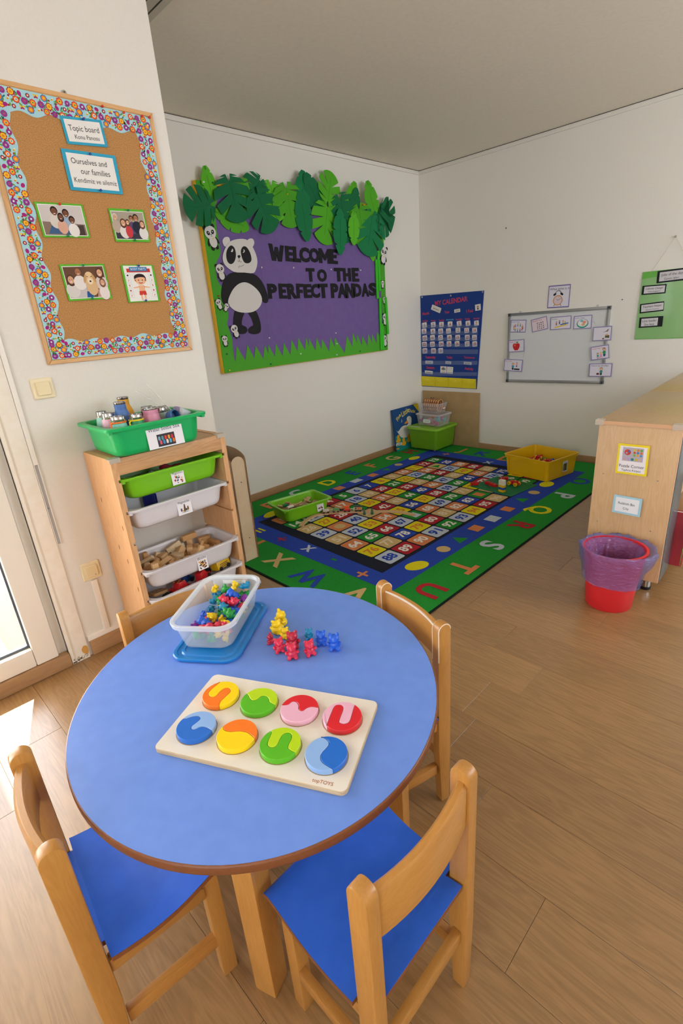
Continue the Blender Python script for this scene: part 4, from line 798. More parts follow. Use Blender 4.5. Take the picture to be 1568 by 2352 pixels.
for u, v, c, h, a, lab in [(648, 1434, 'yellow', .052, 140, 'large yellow bear counter standing farthest back in its row'), (636, 1453, 'yellow', .046, 20, 'mid-sized yellow bear counter at the left of the yellow three'), (655, 1464, 'yellow', .037, 20, 'small yellow bear counter just behind the dark red bear'),
                           (622, 1475, 'dark red', .032, 100, 'tiny red bear counter at the far left of the red ones'), (641, 1493, 'red', .043, 205, 'pinkish red bear counter looking left, left of centre in the red group'), (673, 1483, 'dark red', .050, 195, 'largest dark red bear counter at the back of the red group'),
                           (671, 1507, 'red', .046, 195, 'pinkish red bear counter closest to the puzzle board'), (711, 1500, 'red', .045, 215, 'single red bear counter standing apart to the right'), (710, 1464, 'teal', .033, 190, 'small teal bear counter beside two blue ones'),
                           (738, 1476, 'blue', .043, 190, 'mid-sized blue bear counter between the teal one and the largest blue one'), (768, 1487, 'blue', .049, 190, 'largest blue bear counter at the right end of the blue row')]:
    p = hit(u, v - 3, 2, TH + 0.008); ang = math.atan2(CAM.y - p.y, CAM.x - p.x) - PI / 2
    bear(c, h, (p.x, p.y, TH), ang + D(a - 195), lab, 'bear counters standing on the table')

# ================================================================== tub of bears on its lid
TUB = C('#e6eef4', 0.25, 0, 0.27, 0.5); TUBR = C('#e9eff5', 0.3, 0, 0.62, 0.5)
LIDM = C('#1c80d0', 0.18, 0, 0.93, 0.6)
LA = D(125); lc = (2.2455, -4.036)
t = thing('tub_lid', 'translucent blue plastic lid lying under the tub of bears', 'lid', (*lc, TH), LA)
m = MB(); m.rloft([(0.268, 0.166, .034, 0.0004), (0.288, 0.186, .040, 0.002), (0.290, 0.188, .041, 0.0085), (0.284, 0.182, .038, 0.0105), (0.272, 0.170, .035, 0.0100), (0.268, 0.166, .034, 0.0065), (0.252, 0.150, .030, 0.0065), (0.246, 0.144, .028, 0.0095), (0.236, 0.134, .026, 0.0095), (0.232, 0.130, .024, 0.0065)], LIDM, n=8); m.build('lid_plate', t, smooth=35)
TA = D(126); tc = (2.222, -4.023); TZ = TH + 0.0112
t = thing('bear_tub', 'clear plastic tub half full of coloured bears on the table', 'tub', (*tc, TZ), TA)
th = 0.0016; TBH = 0.078
m = MB(); m.rloft([(0.236, 0.134, .030, 0.0), (0.240, 0.138, .032, 0.002), (0.268, 0.164, .038, TBH - 0.010), (0.268 - 2 * th, 0.164 - 2 * th, .037, TBH - 0.010), (0.240 - 2 * th, 0.138 - 2 * th, .031, 0.0036), (0.234, 0.132, .029, 0.0022)], TUB, n=8); m.build('body', t, smooth=40)
m = MB(); m.rloft([(0.2690, 0.1650, .038, TBH - 0.012), (0.283, 0.179, .044, TBH - 0.012), (0.286, 0.182, .045, TBH - 0.001), (0.284, 0.180, .044, TBH), (0.270, 0.166, .038, TBH), (0.2650, 0.161, .037, TBH - 0.004), (0.2650, 0.161, .037, TBH - 0.010)], TUBR, n=8, cap0=False, cap1=False); m.build('rim', t, smooth=40)
m = MB()
for sx, ln, off in ((1, 0.268, 0.0905), (-1, 0.268, 0.0905)):
    k = int(ln / 0.014)
    for i in range(2, k - 1):
        x = -ln / 2 + ln * i / k; m.box(x, x + 0.004, sx * off - 0.0008, sx * off + 0.0012, TBH - 0.010, TBH - 0.002, TUBR)
m.build('rim_ribs', t, kind='stuff')
m = MB(); m.prism(rrect(0.072, 0.011, 0.001), 0, 0.0008, paper('#f4f4f8'), Matrix(((0, 0, 1, 0.1265 + 0.0012), (1, 0, 0, 0.0), (0, 1, 0, 0.060), (0, 0, 0, 1))) ); m.build('label_strip', t)
random.seed(21)
TW = Matrix.Translation((*tc, TZ)) @ Matrix.Rotation(TA, 4, 'Z')
cols = ['yellow', 'red', 'blue', 'green', 'green', 'purple', 'teal', 'yellow', 'red', 'blue']
LAY = rank_layer(POSE_BEARS, ('bottom layer', 'lower layer', 'upper layer', 'top layer'))
for p_, h, ly in zip(POSE_BEARS, SIZE_BEARS, LAY):
    cl = random.choice(cols)
    if p_[1] > 0.022 and p_[2] > 0.03 and p_[0] < 0.06: continue
    h *= 0.94; size = {0.028: 'small', 0.034: 'medium', 0.040: 'large'}[round(h, 3)]
    o = bear(cl, h, (0, 0, 0), 0, '%s %s bear in the clear tub, %s' % (size, cl, where(p_[0], .1, p_[1], .05, ly, ('near end', 'near half', 'middle', 'far half', 'far end'), ('right side', 'centre', 'left side'))), 'bear counters in the tub')
    o.matrix_world = TW @ pose(p_, -0.5 * h) @ Matrix.Scale(h, 4)
# ================================================================== tray shelf by the wall
PINE = wood('pine', '#e0b283', '#c08b58', 'Z', 1.5, 0.5, 9, 0.75)
PINEX = wood('pine_x', '#dcae7e', '#b98450', 'X', 1.5, 0.5, 9, 0.9)
SW, SD, SH = 0.512, 0.277, 0.917
SLOC = (WX + 0.0165 + SD / 2, -3.682, 0)
t = thing('tray_shelf', 'tall pine shelf frame holding plastic trays against the wall', 'shelf', SLOC, PI / 2)
GZ = [0.158, 0.292, 0.426, 0.560, 0.695, 0.8275]
for s in (-1, 1):
    # side panel cut by the tray grooves on its inner face
    zs = [0.0]
    for gz in GZ: zs += [gz - 0.006, gz + 0.006]
    zs.append(SH); x_out = s * SW / 2; x_mid = s * (SW / 2 - 0.015); x_in = s * (SW / 2 - 0.024)
    prof = [(x_out, 0), (x_out, SH)]
    inner = []
    for i in range(0, len(zs), 2): inner += [(x_in, zs[i]), (x_in, zs[i + 1])] if i + 1 < len(zs) else []
    pr = [(x_in, 0)]
    for gz in GZ: pr += [(x_in, gz - 0.006), (x_mid, gz - 0.006), (x_mid, gz + 0.006), (x_in, gz + 0.006)]
    pr += [(x_in, SH), (x_out, SH), (x_out, 0)]
    m = MB(); m.prism(pr, -SD / 2, SD / 2, PINE, Matrix(((1, 0, 0, 0), (0, 0, -1, 0), (0, 1, 0, 0), (0, 0, 0, 1)))); m.build('side_panel', t)
    kn = [(0.035, 0.63), (0.13, 0.52), (0.03, 0.35), (0.20, 0.72), (0.07, 0.47)]
    if s < 0:
        m = MB()
        for a, z in kn: m.prism(circle(0.0028, 10, -SD / 2 + a, z, 0.011), 0, 0.0006, C('#7d4a26', 0.6), Matrix(((0, 0, -1, -SW / 2), (1, 0, 0, 0), (0, 1, 0, 0), (0, 0, 0, 1))))
        m.build('knots', t, kind='stuff')
m = MB(); m.box(-SW / 2 + 0.024, SW / 2 - 0.024, -SD / 2 + 0.014, SD / 2, SH - 0.020, SH - 0.002, PINEX); m.build('top_panel', t, bevel=0.001)
m = MB(); m.box(-SW / 2 + 0.024, SW / 2 - 0.024, -SD / 2, -SD / 2 + 0.014, SH - 0.066, SH, PINEX); m.build('front_rail', t, bevel=0.002)
m = MB(); m.box(-SW / 2 + 0.024, SW / 2 - 0.024, SD / 2 - 0.014, SD / 2, 0.02, 0.10, PINEX); m.build('rear_rail', t, bevel=0.002)
for s in (-1, 1):
    GRD = clear('#d9d2c4', 0.55, 0.2)
    m = MB(); m.prism(rrect(0.046, 0.036, 0.008), 0, 0.004, GRD, T(s * (SW / 2 - 0.018), -SD / 2 + 0.012, SH), ch=0.001); m.box(s * (SW / 2 - 0.018) - 0.021, s * (SW / 2 - 0.018) + 0.021, -SD / 2 - 0.004, -SD / 2 - 0.0005, SH - 0.014, SH + 0.003, GRD); m.build('corner_guard', t)
bpy.context.view_layer.update()
SHM = Matrix.Translation(SLOC) @ Matrix.Rotation(PI / 2, 4, 'Z')
def tray_parts(t, mat, w, d, h, taper=0.94, rim=0.016, lip=0.010):
    wb, db = (w - 2 * rim) * taper, (d - 2 * rim) * taper; wt, dt = w - 2 * rim, d - 2 * rim; q = 0.0022
    m = MB(); m.rloft([(wb - 0.05, db - 0.05, .035, 0), (wb - 0.022, db - 0.022, .042, 0.003), (wb - 0.006, db - 0.006, .048, 0.012), (wb + 0.002, db + 0.002, .050, 0.026), (wt, dt, .048, h - lip), (wt - 2 * q, dt - 2 * q, .046, h - lip), (wb + 0.002 - 2 * q, db + 0.002 - 2 * q, .048, 0.027), (wb - 0.014, db - 0.014, .046, 0.012), (wb - 0.03, db - 0.03, .040, 0.0045)], mat, n=7); m.build('tray_body', t, smooth=50)
    m = MB(); m.rloft([(wt + 0.001, dt + 0.001, .048, h - lip - 0.001), (w - 0.002, d - 0.002, .030, h - lip), (w, d, .030, h - 0.003), (w - 0.004, d - 0.004, .029, h), (wt + 0.004, dt + 0.004, .047, h), (wt - 2 * q, dt - 2 * q, .046, h - lip - 0.001)], mat, n=7, cap0=False, cap1=False)
    m.build('rim', t, smooth=40)
    for s in (-1, 1):
        m = MB(); m.box(s * (wt / 2 + 0.004) - 0.007, s * (wt / 2 + 0.004) + 0.007, -d / 2 + 0.012, -d / 2 + 0.055, h - lip - 0.010, h - lip + 0.001, mat); m.build('runner', t, bevel=0.002)
def taglabel(t, w, h, d_face, z, tilt, words, pics, x=0.0, size=0.012):
    M_ = T(x, -d_face, z) @ Matrix.Rotation(PI / 2 + tilt, 4, 'X')
    m = MB(); m.prism(rrect(w, h, 0.001), 0, 0.0007, paper('#f1eff4'), M_); lb = m.build('label_card', t)
    m = MB()
    if words: m.text(words, 0, h * 0.30, size, INK, 0.0011, M=M_, w=w * 0.84)
    for q in pics: m.flat(circle(q[2], 10, q[0] * w, q[1] * h, q[3]), 0.0010 + 0.00003 * (pics.index(q) % 5), paper(q[4]), M_)
    m.build('print', lb)
    return lb
random.seed(5)
def confetti(n, cols, cx=0, cy=-0.15, sx=0.28, sy=0.2, r=0.004):
    return [(cx + random.uniform(-sx, sx), cy + random.uniform(-sy, sy), random.uniform(r * .5, r), random.uniform(r * .5, r), random.choice(cols)) for _ in range(n)]
LIME = plastic('#78c21c', 0.3); TRW = C('#e4e1e6', 0.3, 0, 0.93); TRWT = C('#e9e6ea', 0.3, 0, 0.80)
TW_, TD_ = 0.472, 0.268
TR = []
def shelf_tray(z_rim, out, mat, label, h=0.098):
    t = thing('storage_tray', label, 'tray', mat=SHM @ T(0, -0.004 - out, z_rim - h), group='trays in the pine shelf')
    tray_parts(t, mat, TW_, TD_, h); return t, SHM @ T(0, -0.004 - out, z_rim - h)
t1, M1 = shelf_tray(0.8325, 0.012, LIME, 'lime green tray labelled Magnetics, topmost in the pine shelf')
taglabel(t1, 0.058, 0.062, 0.1165, 0.047, -0.05, 'Magnetics', confetti(26, ['#2b4a8a', '#d04a2a', '#2a7a6a', '#e08a2a', '#6a3a2a'], sx=0.3, sy=0.25), 0.005, 0.011)
t2, M2 = shelf_tray(0.7, 0.012, TRW, 'white tray labelled Magnetiles, directly under the lime tray')
taglabel(t2, 0.066, 0.070, 0.1165, 0.046, -0.05, 'Magnetiles', [(-0.05 + 0.0 * k, -0.2, 0.002, 0.014, '#4a3a3a') for k in range(1)] + [(x, y, 0.004, h, c) for x, y, h, c in ((-0.25, -0.18, .008, '#5a4a6a'), (0.0, -0.08, .018, '#6a4a3a'), (0.22, -0.16, .010, '#8a5a2a'), (0.1, -0.22, .006, '#3a5a3a'), (-0.12, -0.26, .004, '#d0a040'))] + [(0, -0.36, 0.02, 0.002, '#b0b4b8')], 0.008, 0.014)
t3, M3 = shelf_tray(0.431, 0.036, TRWT, 'translucent white tray of wooden blocks, pulled a little out of the shelf')
taglabel(t3, 0.050, 0.072, 0.1165, 0.044, -0.05, 'Blocks', confetti(45, ['#2a2426', '#d08a2a', '#e0b040', '#8a3a1a', '#1c1c1e'], sx=0.34, sy=0.24), 0.030, 0.011)
t4, M4 = shelf_tray(0.297, 0.036, TRWT, 'translucent white tray of toy vehicles, lowest tray in view')
taglabel(t4, 0.05, 0.05, 0.1165, 0.052, -0.05, 'Cars', [], 0.045, 0.012)

# loose contents
WB = [wood('toy_block_%d' % k, a, b, 'X', 3, 0.55, 9, 0.6) for k, (a, b) in enumerate((('#d9b283', '#c39a68'), ('#cfa26c', '#b5864f'), ('#e0c9a4', '#cdb288')))]
random.seed(9)
def lay(Mt, x, y, z, rz, rx=0, ry=0): return Mt @ T(x, y, z, rz, rx, ry)
BS = [(0.074, 0.026, 0.022), (0.058, 0.03, 0.026), (0.042, 0.034, 0.028), (0.085, 0.024, 0.014), (0.055, 0.021, 0.021), (0.034, 0.034, 0.034)]
bmesh_cache = {}
def blockmesh(k, w):
    if (k, w) not in bmesh_cache:
        if k < 6:
            a, b_, c = BS[k]; m = MB(); m.box(-a / 2, a / 2, -b_ / 2, b_ / 2, -c / 2, c / 2, WB[w]); o = m.build('wooden_block', bevel=0.0012)
        elif k == 6:
            m = MB(); m.lathe([(0.014, -0.026), (0.015, -0.025), (0.015, 0.025), (0.014, 0.026)], 18, WB[w]); o = m.build('wooden_block', smooth=40)
        else:
            m = MB(); m.prism([(-0.024, 0), (0.024, 0), (0, 0.024)], -0.012, 0.012, WB[w], Matrix(((1, 0, 0, 0), (0, 0, -1, 0), (0, 1, 0, -0.01), (0, 0, 0, 1)))); o = m.build('wooden_block', bevel=0.001)
        bmesh_cache[(k, w)] = o.data; bpy.data.objects.remove(o)
    return bmesh_cache[(k, w)]
def block(k, w, Mx, label):
    o = bpy.data.objects.new('wooden_block', blockmesh(k, w)); COL.objects.link(o); o.matrix_world = Mx
    tag(o, label, 'block', 'wooden blocks in the tray')
LAY = rank_layer(POSE_BLOCKS, ('bottom layer', 'lower layer', 'upper layer', 'top layer'))
for p_, k, ly in zip(POSE_BLOCKS, KIND_BLOCKS, LAY):
    sh = {0: 'long', 1: 'stubby', 2: 'short', 3: 'flat', 4: 'thin', 5: 'cube'}[k]
    block(k, random.randrange(3), M3 @ pose(p_), '%s wooden block in the tray labelled Blocks, %s' % (sh, where(p_[0], .185, p_[1], .095, ly)))
# magnet tiles: thin translucent squares and triangles
random.seed(14)
MT = ['#7a2a8a', '#b02a4a', '#1f4fa0', '#16806a', '#c8a018', '#c85a1c', '#2a2f80']
LAY = rank_layer(POSE_TILES, ('low in the heap', 'high in the heap'))
for i, p_ in enumerate(POSE_TILES):
    c = MT[i % 7]; tri = i % 3 == 2
    poly = [(-0.034, -0.03), (0.034, -0.03), (0, 0.03)] if tri else rrect(0.064, 0.064, 0.006, 2)
    nm_ = {'#7a2a8a': 'purple', '#b02a4a': 'crimson', '#1f4fa0': 'blue', '#16806a': 'teal', '#c8a018': 'yellow', '#c85a1c': 'orange', '#2a2f80': 'indigo'}[c]
    t = thing('magnet_tile', '%s %s magnet tile in the Magnetiles tray, %s' % (nm_, 'triangular' if tri else 'square', where(p_[0], .17, p_[1], .085, LAY[i])), 'toy tile', mat=M2 @ pose(p_), group='magnet tiles in the tray')
    m = MB(); m.prism(inset(poly, 0.004) if area2(poly) > 0 else poly, -0.0015, 0.0015, C(c, 0.15, 0, 0.8)); m.build('pane', t)
    m = MB(); n = len(poly); q = inset(poly, 0.0045)
    m.loft([[(x, y, -0.0025) for x, y in poly], [(x, y, 0.0025) for x, y in poly], [(x, y, 0.0025) for x, y in q], [(x, y, -0.0025) for x, y in q]], C(c, 0.2), closed=True); m.build('frame', t)
# magnetic shapes in the lime tray
for i, (c, x, y, z, nm) in enumerate((('#b02a3a', 0.02, 0.0, 0.055, 'dark red'), ('#d8d8dc', -0.04, -0.02, 0.05, 'silver'), ('#20242a', -0.10, 0.0, 0.045, 'black'), ('#9a2a2a', 0.07, 0.02, 0.05, 'brick red'), ('#2a4a90', -0.06, 0.05, 0.04, 'navy blue'))):
    o_ = MB(); o_.tube([(-0.025, 0, 0), (-0.022, 0.02, 0.005), (0, 0.03, 0.008), (0.022, 0.02, 0.005), (0.025, 0, 0)], 0.009, plastic(c), 8); o = o_.build('magnet_piece', smooth=50)
    o.matrix_world = lay(M1, x, y, z, i * 0.9, .3, .2); tag(o, '%s bent magnet piece in the lime tray' % nm, 'toy', 'magnet pieces in the lime tray')
# vehicles in the bottom tray
def toy_car(name, label, c, Mx, L=0.085, W=0.042, H=0.036, truck=False, stripe=None):
    t = thing(name, label, 'toy car', mat=Mx)
    m = MB()
    if truck: m.box(-L / 2, L / 2, -W / 2, W / 2, 0.008, H * 1.1, plastic(c))
    else: m.loft([[(x, s_ * W / 2 * f, z) for x, s_, z in ((-L / 2, -1, z_), (L / 2, -1, z_), (L / 2, 1, z_), (-L / 2, 1, z_))] for z_, f in ((0.008, 1), (0.02, 1))] , plastic(c)); m.prism([(-L * .3, 0.018), (L * .34, 0.018), (L * .2, H), (-L * .18, H)], -W * .42, W * .42, plastic(c), Matrix(((1, 0, 0, 0), (0, 0, -1, 0), (0, 1, 0, 0), (0, 0, 0, 1))))
    m.build('body', t, bevel=0.003)
    if stripe:
        m = MB()
        for k in range(3): m.box(-L * .3, L * .3, -W / 2 - 0.0008, -W / 2, 0.014 + 0.007 * k, 0.017 + 0.007 * k, C(stripe, 0.5))
        m.build('vents', t)
    for x in (-L * .3, L * .3):
        for s in (-1, 1):
            m = MB(); m.lathe([(0.003, -0.004), (0.010, -0.004), (0.010, 0.004), (0.003, 0.004)], 14, C('#1a1a1c', 0.6), T(x, s * (W / 2 - 0.001), 0.010, 0, PI / 2)); m.build('wheel', t, smooth=40)
    return t
toy_car('toy_truck', 'yellow toy truck with black vents in the lowest tray', '#e0b218', lay(M4, 0.165, -0.035, 0.062, 0.25, -.25, 0), 0.085, 0.05, 0.045, True, '#1c1c20')
toy_car('toy_car', 'red toy car with a yellow sign in the lowest tray, beside the yellow truck', '#cc2028', lay(M4, 0.055, -0.045, 0.050, 0.5, -.25, -.15), 0.085, 0.045, 0.05)
t_ = toy_car('toy_car', 'red spotted ladybird toy car in the lowest tray', '#c41f26', lay(M4, -0.065, -0.045, 0.050, 0.2, -.1, .1), 0.09, 0.05, 0.045)
m = MB()
for k in range(9): m.prism(circle(0.004, 8, -0.02 + 0.018 * (k % 3), -0.014 + 0.014 * (k // 3)), 0.0448, 0.0458, C('#5a0f14' if k % 2 else '#e8c040', 0.5))
m.build('spots', t_)
toy_car('toy_car', 'black toy car in the lowest tray beside a brown wooden piece', '#1c2026', lay(M4, -0.135, -0.06, 0.040, 0.4), 0.08, 0.04, 0.03)
toy_car('toy_car', 'blue toy car under the others in the lowest tray', '#1e4f9e', lay(M4, 0.0, 0.035, 0.035, 0.2), 0.085, 0.042, 0.036)
toy_car('toy_car', 'dark grey toy car at the back of the lowest tray', '#30343a', lay(M4, 0.105, 0.03, 0.03, 0.9), 0.085, 0.042, 0.036)
m = MB(); m.prism(rrect(0.075, 0.07, 0.012), 0, 0.012, WB[1], ch=0.001)
for k in range(3): m.prism(circle(0.004, 8, -0.02 + 0.02 * k, 0.01), 0.0119, 0.0126, C('#2f4f7a', 0.5))
o = m.build('wooden_plate'); o.matrix_world = lay(M4, -0.150, 0.005, 0.056, 0.1, -.2, .1); tag(o, 'brown wooden plate with blue dots at the left of the lowest tray', 'toy')

# ================================================================== water bottle box on top
GRN_T = plastic('#10b060', 0.34)
BMX = Matrix.Translation((1.318, -3.736, SH + 0.0045)) @ Matrix.Rotation(PI / 2 - 0.02, 4, 'Z')
t = thing('bottle_box', 'emerald green tray labelled Water bottle box on top of the pine shelf', 'tray', mat=BMX)
tray_parts(t, GRN_T, 0.418, 0.335, 0.118, 0.95, 0.022, 0.012)
lb = taglabel(t, 0.150, 0.094, 0.1455, 0.056, -0.075, None, [], 0.018)
M_ = T(0.018, -0.1455, 0.056) @ Matrix.Rotation(PI / 2 - 0.075, 4, 'X')
m = MB(); m.text('Water bottle box', 0, 0.027, 0.022, C('#2a2a4a', 0.7), 0.0011, M=M_, w=0.132)
m.flat(rrect(0.074, 0.048, 0.0005, cy=-0.018), 0.0010, paper('#3c3a40'), M_)
for k, c in enumerate(['#7aa8b8', '#5f9aa0', '#d8463a', '#e0a03a', '#c83a50', '#d85a70', '#4a8ac0', '#e8d8c8', '#58b0d0', '#e07030']):
    m.flat(rrect(0.009, 0.016, 0.003, 2, cx=-0.028 + 0.0135 * (k % 5) + (0.004 if k > 4 else 0), cy=-0.010 if k < 5 else -0.026), 0.0012 + 0.00002 * k, paper(c), M_)
m.build('photo_print', lb)
STEEL = C('#c9c6c2', 0.16, 1.0); STEEL_SHADE = C('#4a4642', 0.3, 0.9)
BMI = BMX.inverted()
def bottle(label, c, x, y, h, r, z=0.006, tilt=(0, 0), band=None, neck='steel', wide=True, group='drink bottles in the green box'):
    p = hit(180 + x / 4.9, 880 + y / 4.9, 0, 1.318 - h[1]); (x, y), h = h, max(0.10, min(0.23, p.z - SH - 0.0105))
    t = thing('drink_bottle', label, 'bottle', mat=BMX @ T(x, y, z, 0, tilt[0], tilt[1]), group=group)
    body = C(c, 0.45)
    rn = r * (0.80 if wide else 0.64)
    m = MB(); m.lathe([(r * .9, 0), (r, 0.006), (r, h * 0.62), (r * .96, h * .70), (rn * 1.06, h * 0.82), (rn, h * 0.86)] + ([(rn * 1.04, h * .88), (rn, h * .90), (rn * 1.04, h * .92), (rn, h * .955)] if neck == 'same' else [(rn, h * .875)]), 28, body, cap1=False); m.build('body', t, smooth=45)
    m = MB(); z0 = h * (.95 if neck == 'same' else .86)
    if neck == 'same': m.lathe([(rn * 1.0, z0), (rn * 1.08, z0 + .003), (rn * 1.08, h), (rn * .9, h), (rn * .86, h - .03), (0, h - .035)], 28, STEEL, cap0=False, cap1=False)
    else: m.lathe([(rn * 1.0, z0), (rn * 1.02, h * .89), (rn * .97, h * .90), (rn * 1.0, h * .92), (rn * .96, h * .94), (rn * .96, h), (rn * .86, h), (rn * .82, h - .03), (0, h - .035)], 28, STEEL, cap0=False, cap1=False)
    m.build('steel_mouth', t, smooth=35)
    m = MB(); m.lathe([(rn * .84, h - 0.004), (0, h - 0.004)], 20, STEEL_SHADE, T(0, 0, 0), cap0=False, cap1=False); m.build('inside', t)  # dark disc painted for the shade down the bottle mouth
    if band:
        m = MB(); m.tube([(rn * 1.05 * math.cos(a), rn * 1.05 * math.sin(a), h * .845) for a in [2 * PI * k / 24 for k in range(24)]], 0.0032, plastic(band), 6, closed=True)
        m.tube([(-rn * 1.0, -rn * .5, h * .845), (-rn * 1.35, -rn * .7, h * .82), (-rn * 1.35, -rn * .75, h * .70)], 0.0035, plastic(band), 6); m.build('cap_strap', t, smooth=60)
    return t
bottle('tall mustard yellow bottle standing at the back of the green box', '#e0a010', 515, 152, (-0.03, 0.082), 0.034, neck='same', wide=False)
bottle('tall denim blue bottle in front of the mustard one', '#4b73b4', 450, 212, (-0.076, 0.004), 0.034, neck='same', wide=False)
bottle('pale pink bottle at the left end of the green box', '#e6b8cc', 263, 348, (-0.138, -0.012), 0.027)
bottle('aqua bottle with an orange strap at the front left of the green box', '#79cdbb', 335, 392, (-0.126, -0.076), 0.033, band='#e8701c')
bottle('green bottle with a yellow strap in front of the blue one', '#22966a', 560, 362, (-0.056, -0.076), 0.032, band='#e6d020')
bottle('dusty pink wide-necked bottle in the middle of the green box', '#d98fa8', 705, 292, (0.018, -0.05), 0.036, neck='same', wide=True)
bottle('yellow bottle half hidden behind the dusty pink one', '#d8b62a', 640, 345, (-0.016, 0.016), 0.024)
bottle('dark green bottle with a steel mouth behind the dusty pink one', '#2a4a40', 775, 260, (0.052, 0.058), 0.032)
bottle('pale grey-green bottle right of the middle of the green box', '#9fb4ac', 893, 275, (0.08, -0.008), 0.03)
bottle('small mint bottle at the back left of the green box', '#9cd0c0', 258, 318, (-0.138, 0.050), 0.026)
bottle('purple-pink bottle mostly hidden behind the denim blue one', '#c77fae', 388, 335, (-0.095, 0.068), 0.028)
bottle('teal-capped bottle at the back right of the green box', '#3f8a78', 965, 255, (0.124, 0.064), 0.03)
# lids, straws and small cups at the right end
t = thing('blue_stopper', 'dark blue screw stopper lying on its side at the right of the bottles', 'stopper', mat=BMX @ T(0.085, -0.075, 0.108, 0.35, 1.35, 0))
m = MB(); m.lathe([(0.001, 0), (0.024, 0), (0.026, 0.003), (0.026, 0.03), (0.022, 0.034), (0.022, 0.006), (0.001, 0.006)], 26, plastic('#2a5a92', 0.4), cap0=False, cap1=False); m.build('cap_shell', t, smooth=40)
m = MB(); m.lathe([(0.006, 0.006), (0.009, 0.006), (0.009, 0.018), (0.006, 0.018)], 16, plastic('#244f84', 0.4)); m.build('nozzle', t, smooth=40)
for nm, c, x, y, rz, lab in (('drinking_cup', '#b9a3c8', 0.138, -0.018, .4, 'small translucent lilac cup at the right end of the green box'), ('drinking_cup', '#dde2ea', 0.132, -0.078, 1.2, 'small clear cup lying at the front right of the green box')):
    t = thing(nm, lab, 'cup', mat=BMX @ T(x, y, 0.088, rz, 0.5, 0))
    m = MB(); m.lathe([(0.016, 0), (0.018, 0.002), (0.023, 0.045), (0.0215, 0.045), (0.016, 0.004), (0.001, 0.004)], 20, C(c, 0.25, 0, 0.65), cap1=False); m.build('cup_body', t, smooth=40)
    m = MB(); m.tube([(0.0225 * math.cos(a), 0.0225 * math.sin(a), 0.045) for a in [2 * PI * k / 20 for k in range(20)]], 0.0016, C(c, 0.25, 0, 0.8), 6, closed=True); m.build('rim', t, smooth=60)
for pa_, pb_, lab in (((430, 295), (376, 890), 'clear drinking straw sticking straight up from the right of the bottles'), ((385, 945), (330, 893), 'faint clear straw leaning left out of the bottles')):
    a = BMX @ (Vector((0.14, -0.02, 0.10)) if pb_[0] == 376 else Vector((0.126, -0.022, 0.115)))
    b_ = BMX @ (Vector((0.075, 0.075, 0.245)) if pb_[0] == 376 else Vector((0.02, 0.085, 0.225)))
    m = MB(); m.tube([a, b_], 0.0024, C('#f2f2f0', 0.2, 0, 0.6 if pb_[0] == 376 else 0.25), 8); tag(m.build('drinking_straw', smooth=60), lab, 'straw')

# ================================================================== wooden play stand beyond the shelf
PLY = speckle('play_ply', '#cdb594', '#d6c0a0', 10, 0.55, 0.03, 0.0005); PLYE = C('#7a4f2e', 0.6)
t = thing('wooden_stand', 'plywood stand with round-topped panels behind the pine shelf on the rug', 'stand', (0.79, -3.075, 0.0095))
def rtop(w, h, r): return [(-w / 2, 0), (w / 2, 0)] + [(w / 2 * math.cos(a), h - w / 2 * (r) + w / 2 * r * math.sin(a)) for a in [PI * k / 14 for k in range(15)]]
YZ = lambda x, y, z: Matrix(((0, 0, 1, x), (1, 0, 0, y), (0, 1, 0, z), (0, 0, 0, 1)))
XZ = lambda x, y, z: Matrix(((1, 0, 0, x), (0, 0, -1, y), (0, 1, 0, z), (0, 0, 0, 1)))
for x in (0.14, -0.17):
    m = MB(); m.prism(rtop(0.092, 0.655, 1.0), 0, 0.006, PLY, YZ(x, 0, 0), side=PLYE); o = m.build('end_panel', t)
    if x > 0:
        for z in (0.50, 0.145):
            m = MB(); m.prism(circle(0.0035, 10, 0.006, z), 0.006, 0.0075, C('#4a3a30', 0.5), YZ(x, 0, 0)); m.build('screw_cap', o)
for y in (0.052, -0.046):
    m = MB(); m.prism(rtop(0.33, 0.69, 0.36), 0, 0.006, PLY, XZ(-0.012, y + (0.0 if y > 0 else 0), 0), side=PLYE); o = m.build('long_panel', t)
    m2 = MB()
    for z in (0.06, 0.36): m2.box(0.1465, 0.1505, y - 0.006, y, z, z + 0.14, PLYE)
    m2.build('tabs', o)
# ================================================================== helpers for wall things
def WL(u, v, x=WX): p = hit(u, v, 0, x); return (p.y, p.z)
def WB(u, v, y=0.0): p = hit(u, v, 1, y); return (p.x, p.z)
def ellip(cx, cy, rx, ry=None, a=0, n=16):
    ry = rx if ry is None else ry; ca, sa = math.cos(a), math.sin(a)
    return [(cx + rx * math.cos(t) * ca - ry * math.sin(t) * sa, cy + rx * math.cos(t) * sa + ry * math.sin(t) * ca) for t in [2 * PI * k / n for k in range(n)]]
def pin(parent, x, y, z, col, r=0.0042):
    m = MB(); m.lathe([(r * .5, 0), (r * .5, r * .7), (r, r * 1.0), (r * .75, r * 1.5), (r * .8, r * 2.0), (r * 1.05, r * 2.3), (r * .8, r * 2.7), (0.0001, r * 2.8)], 10, plastic(col, 0.25), T(x, y, z)); return m.build('push_pin', parent, smooth=60)

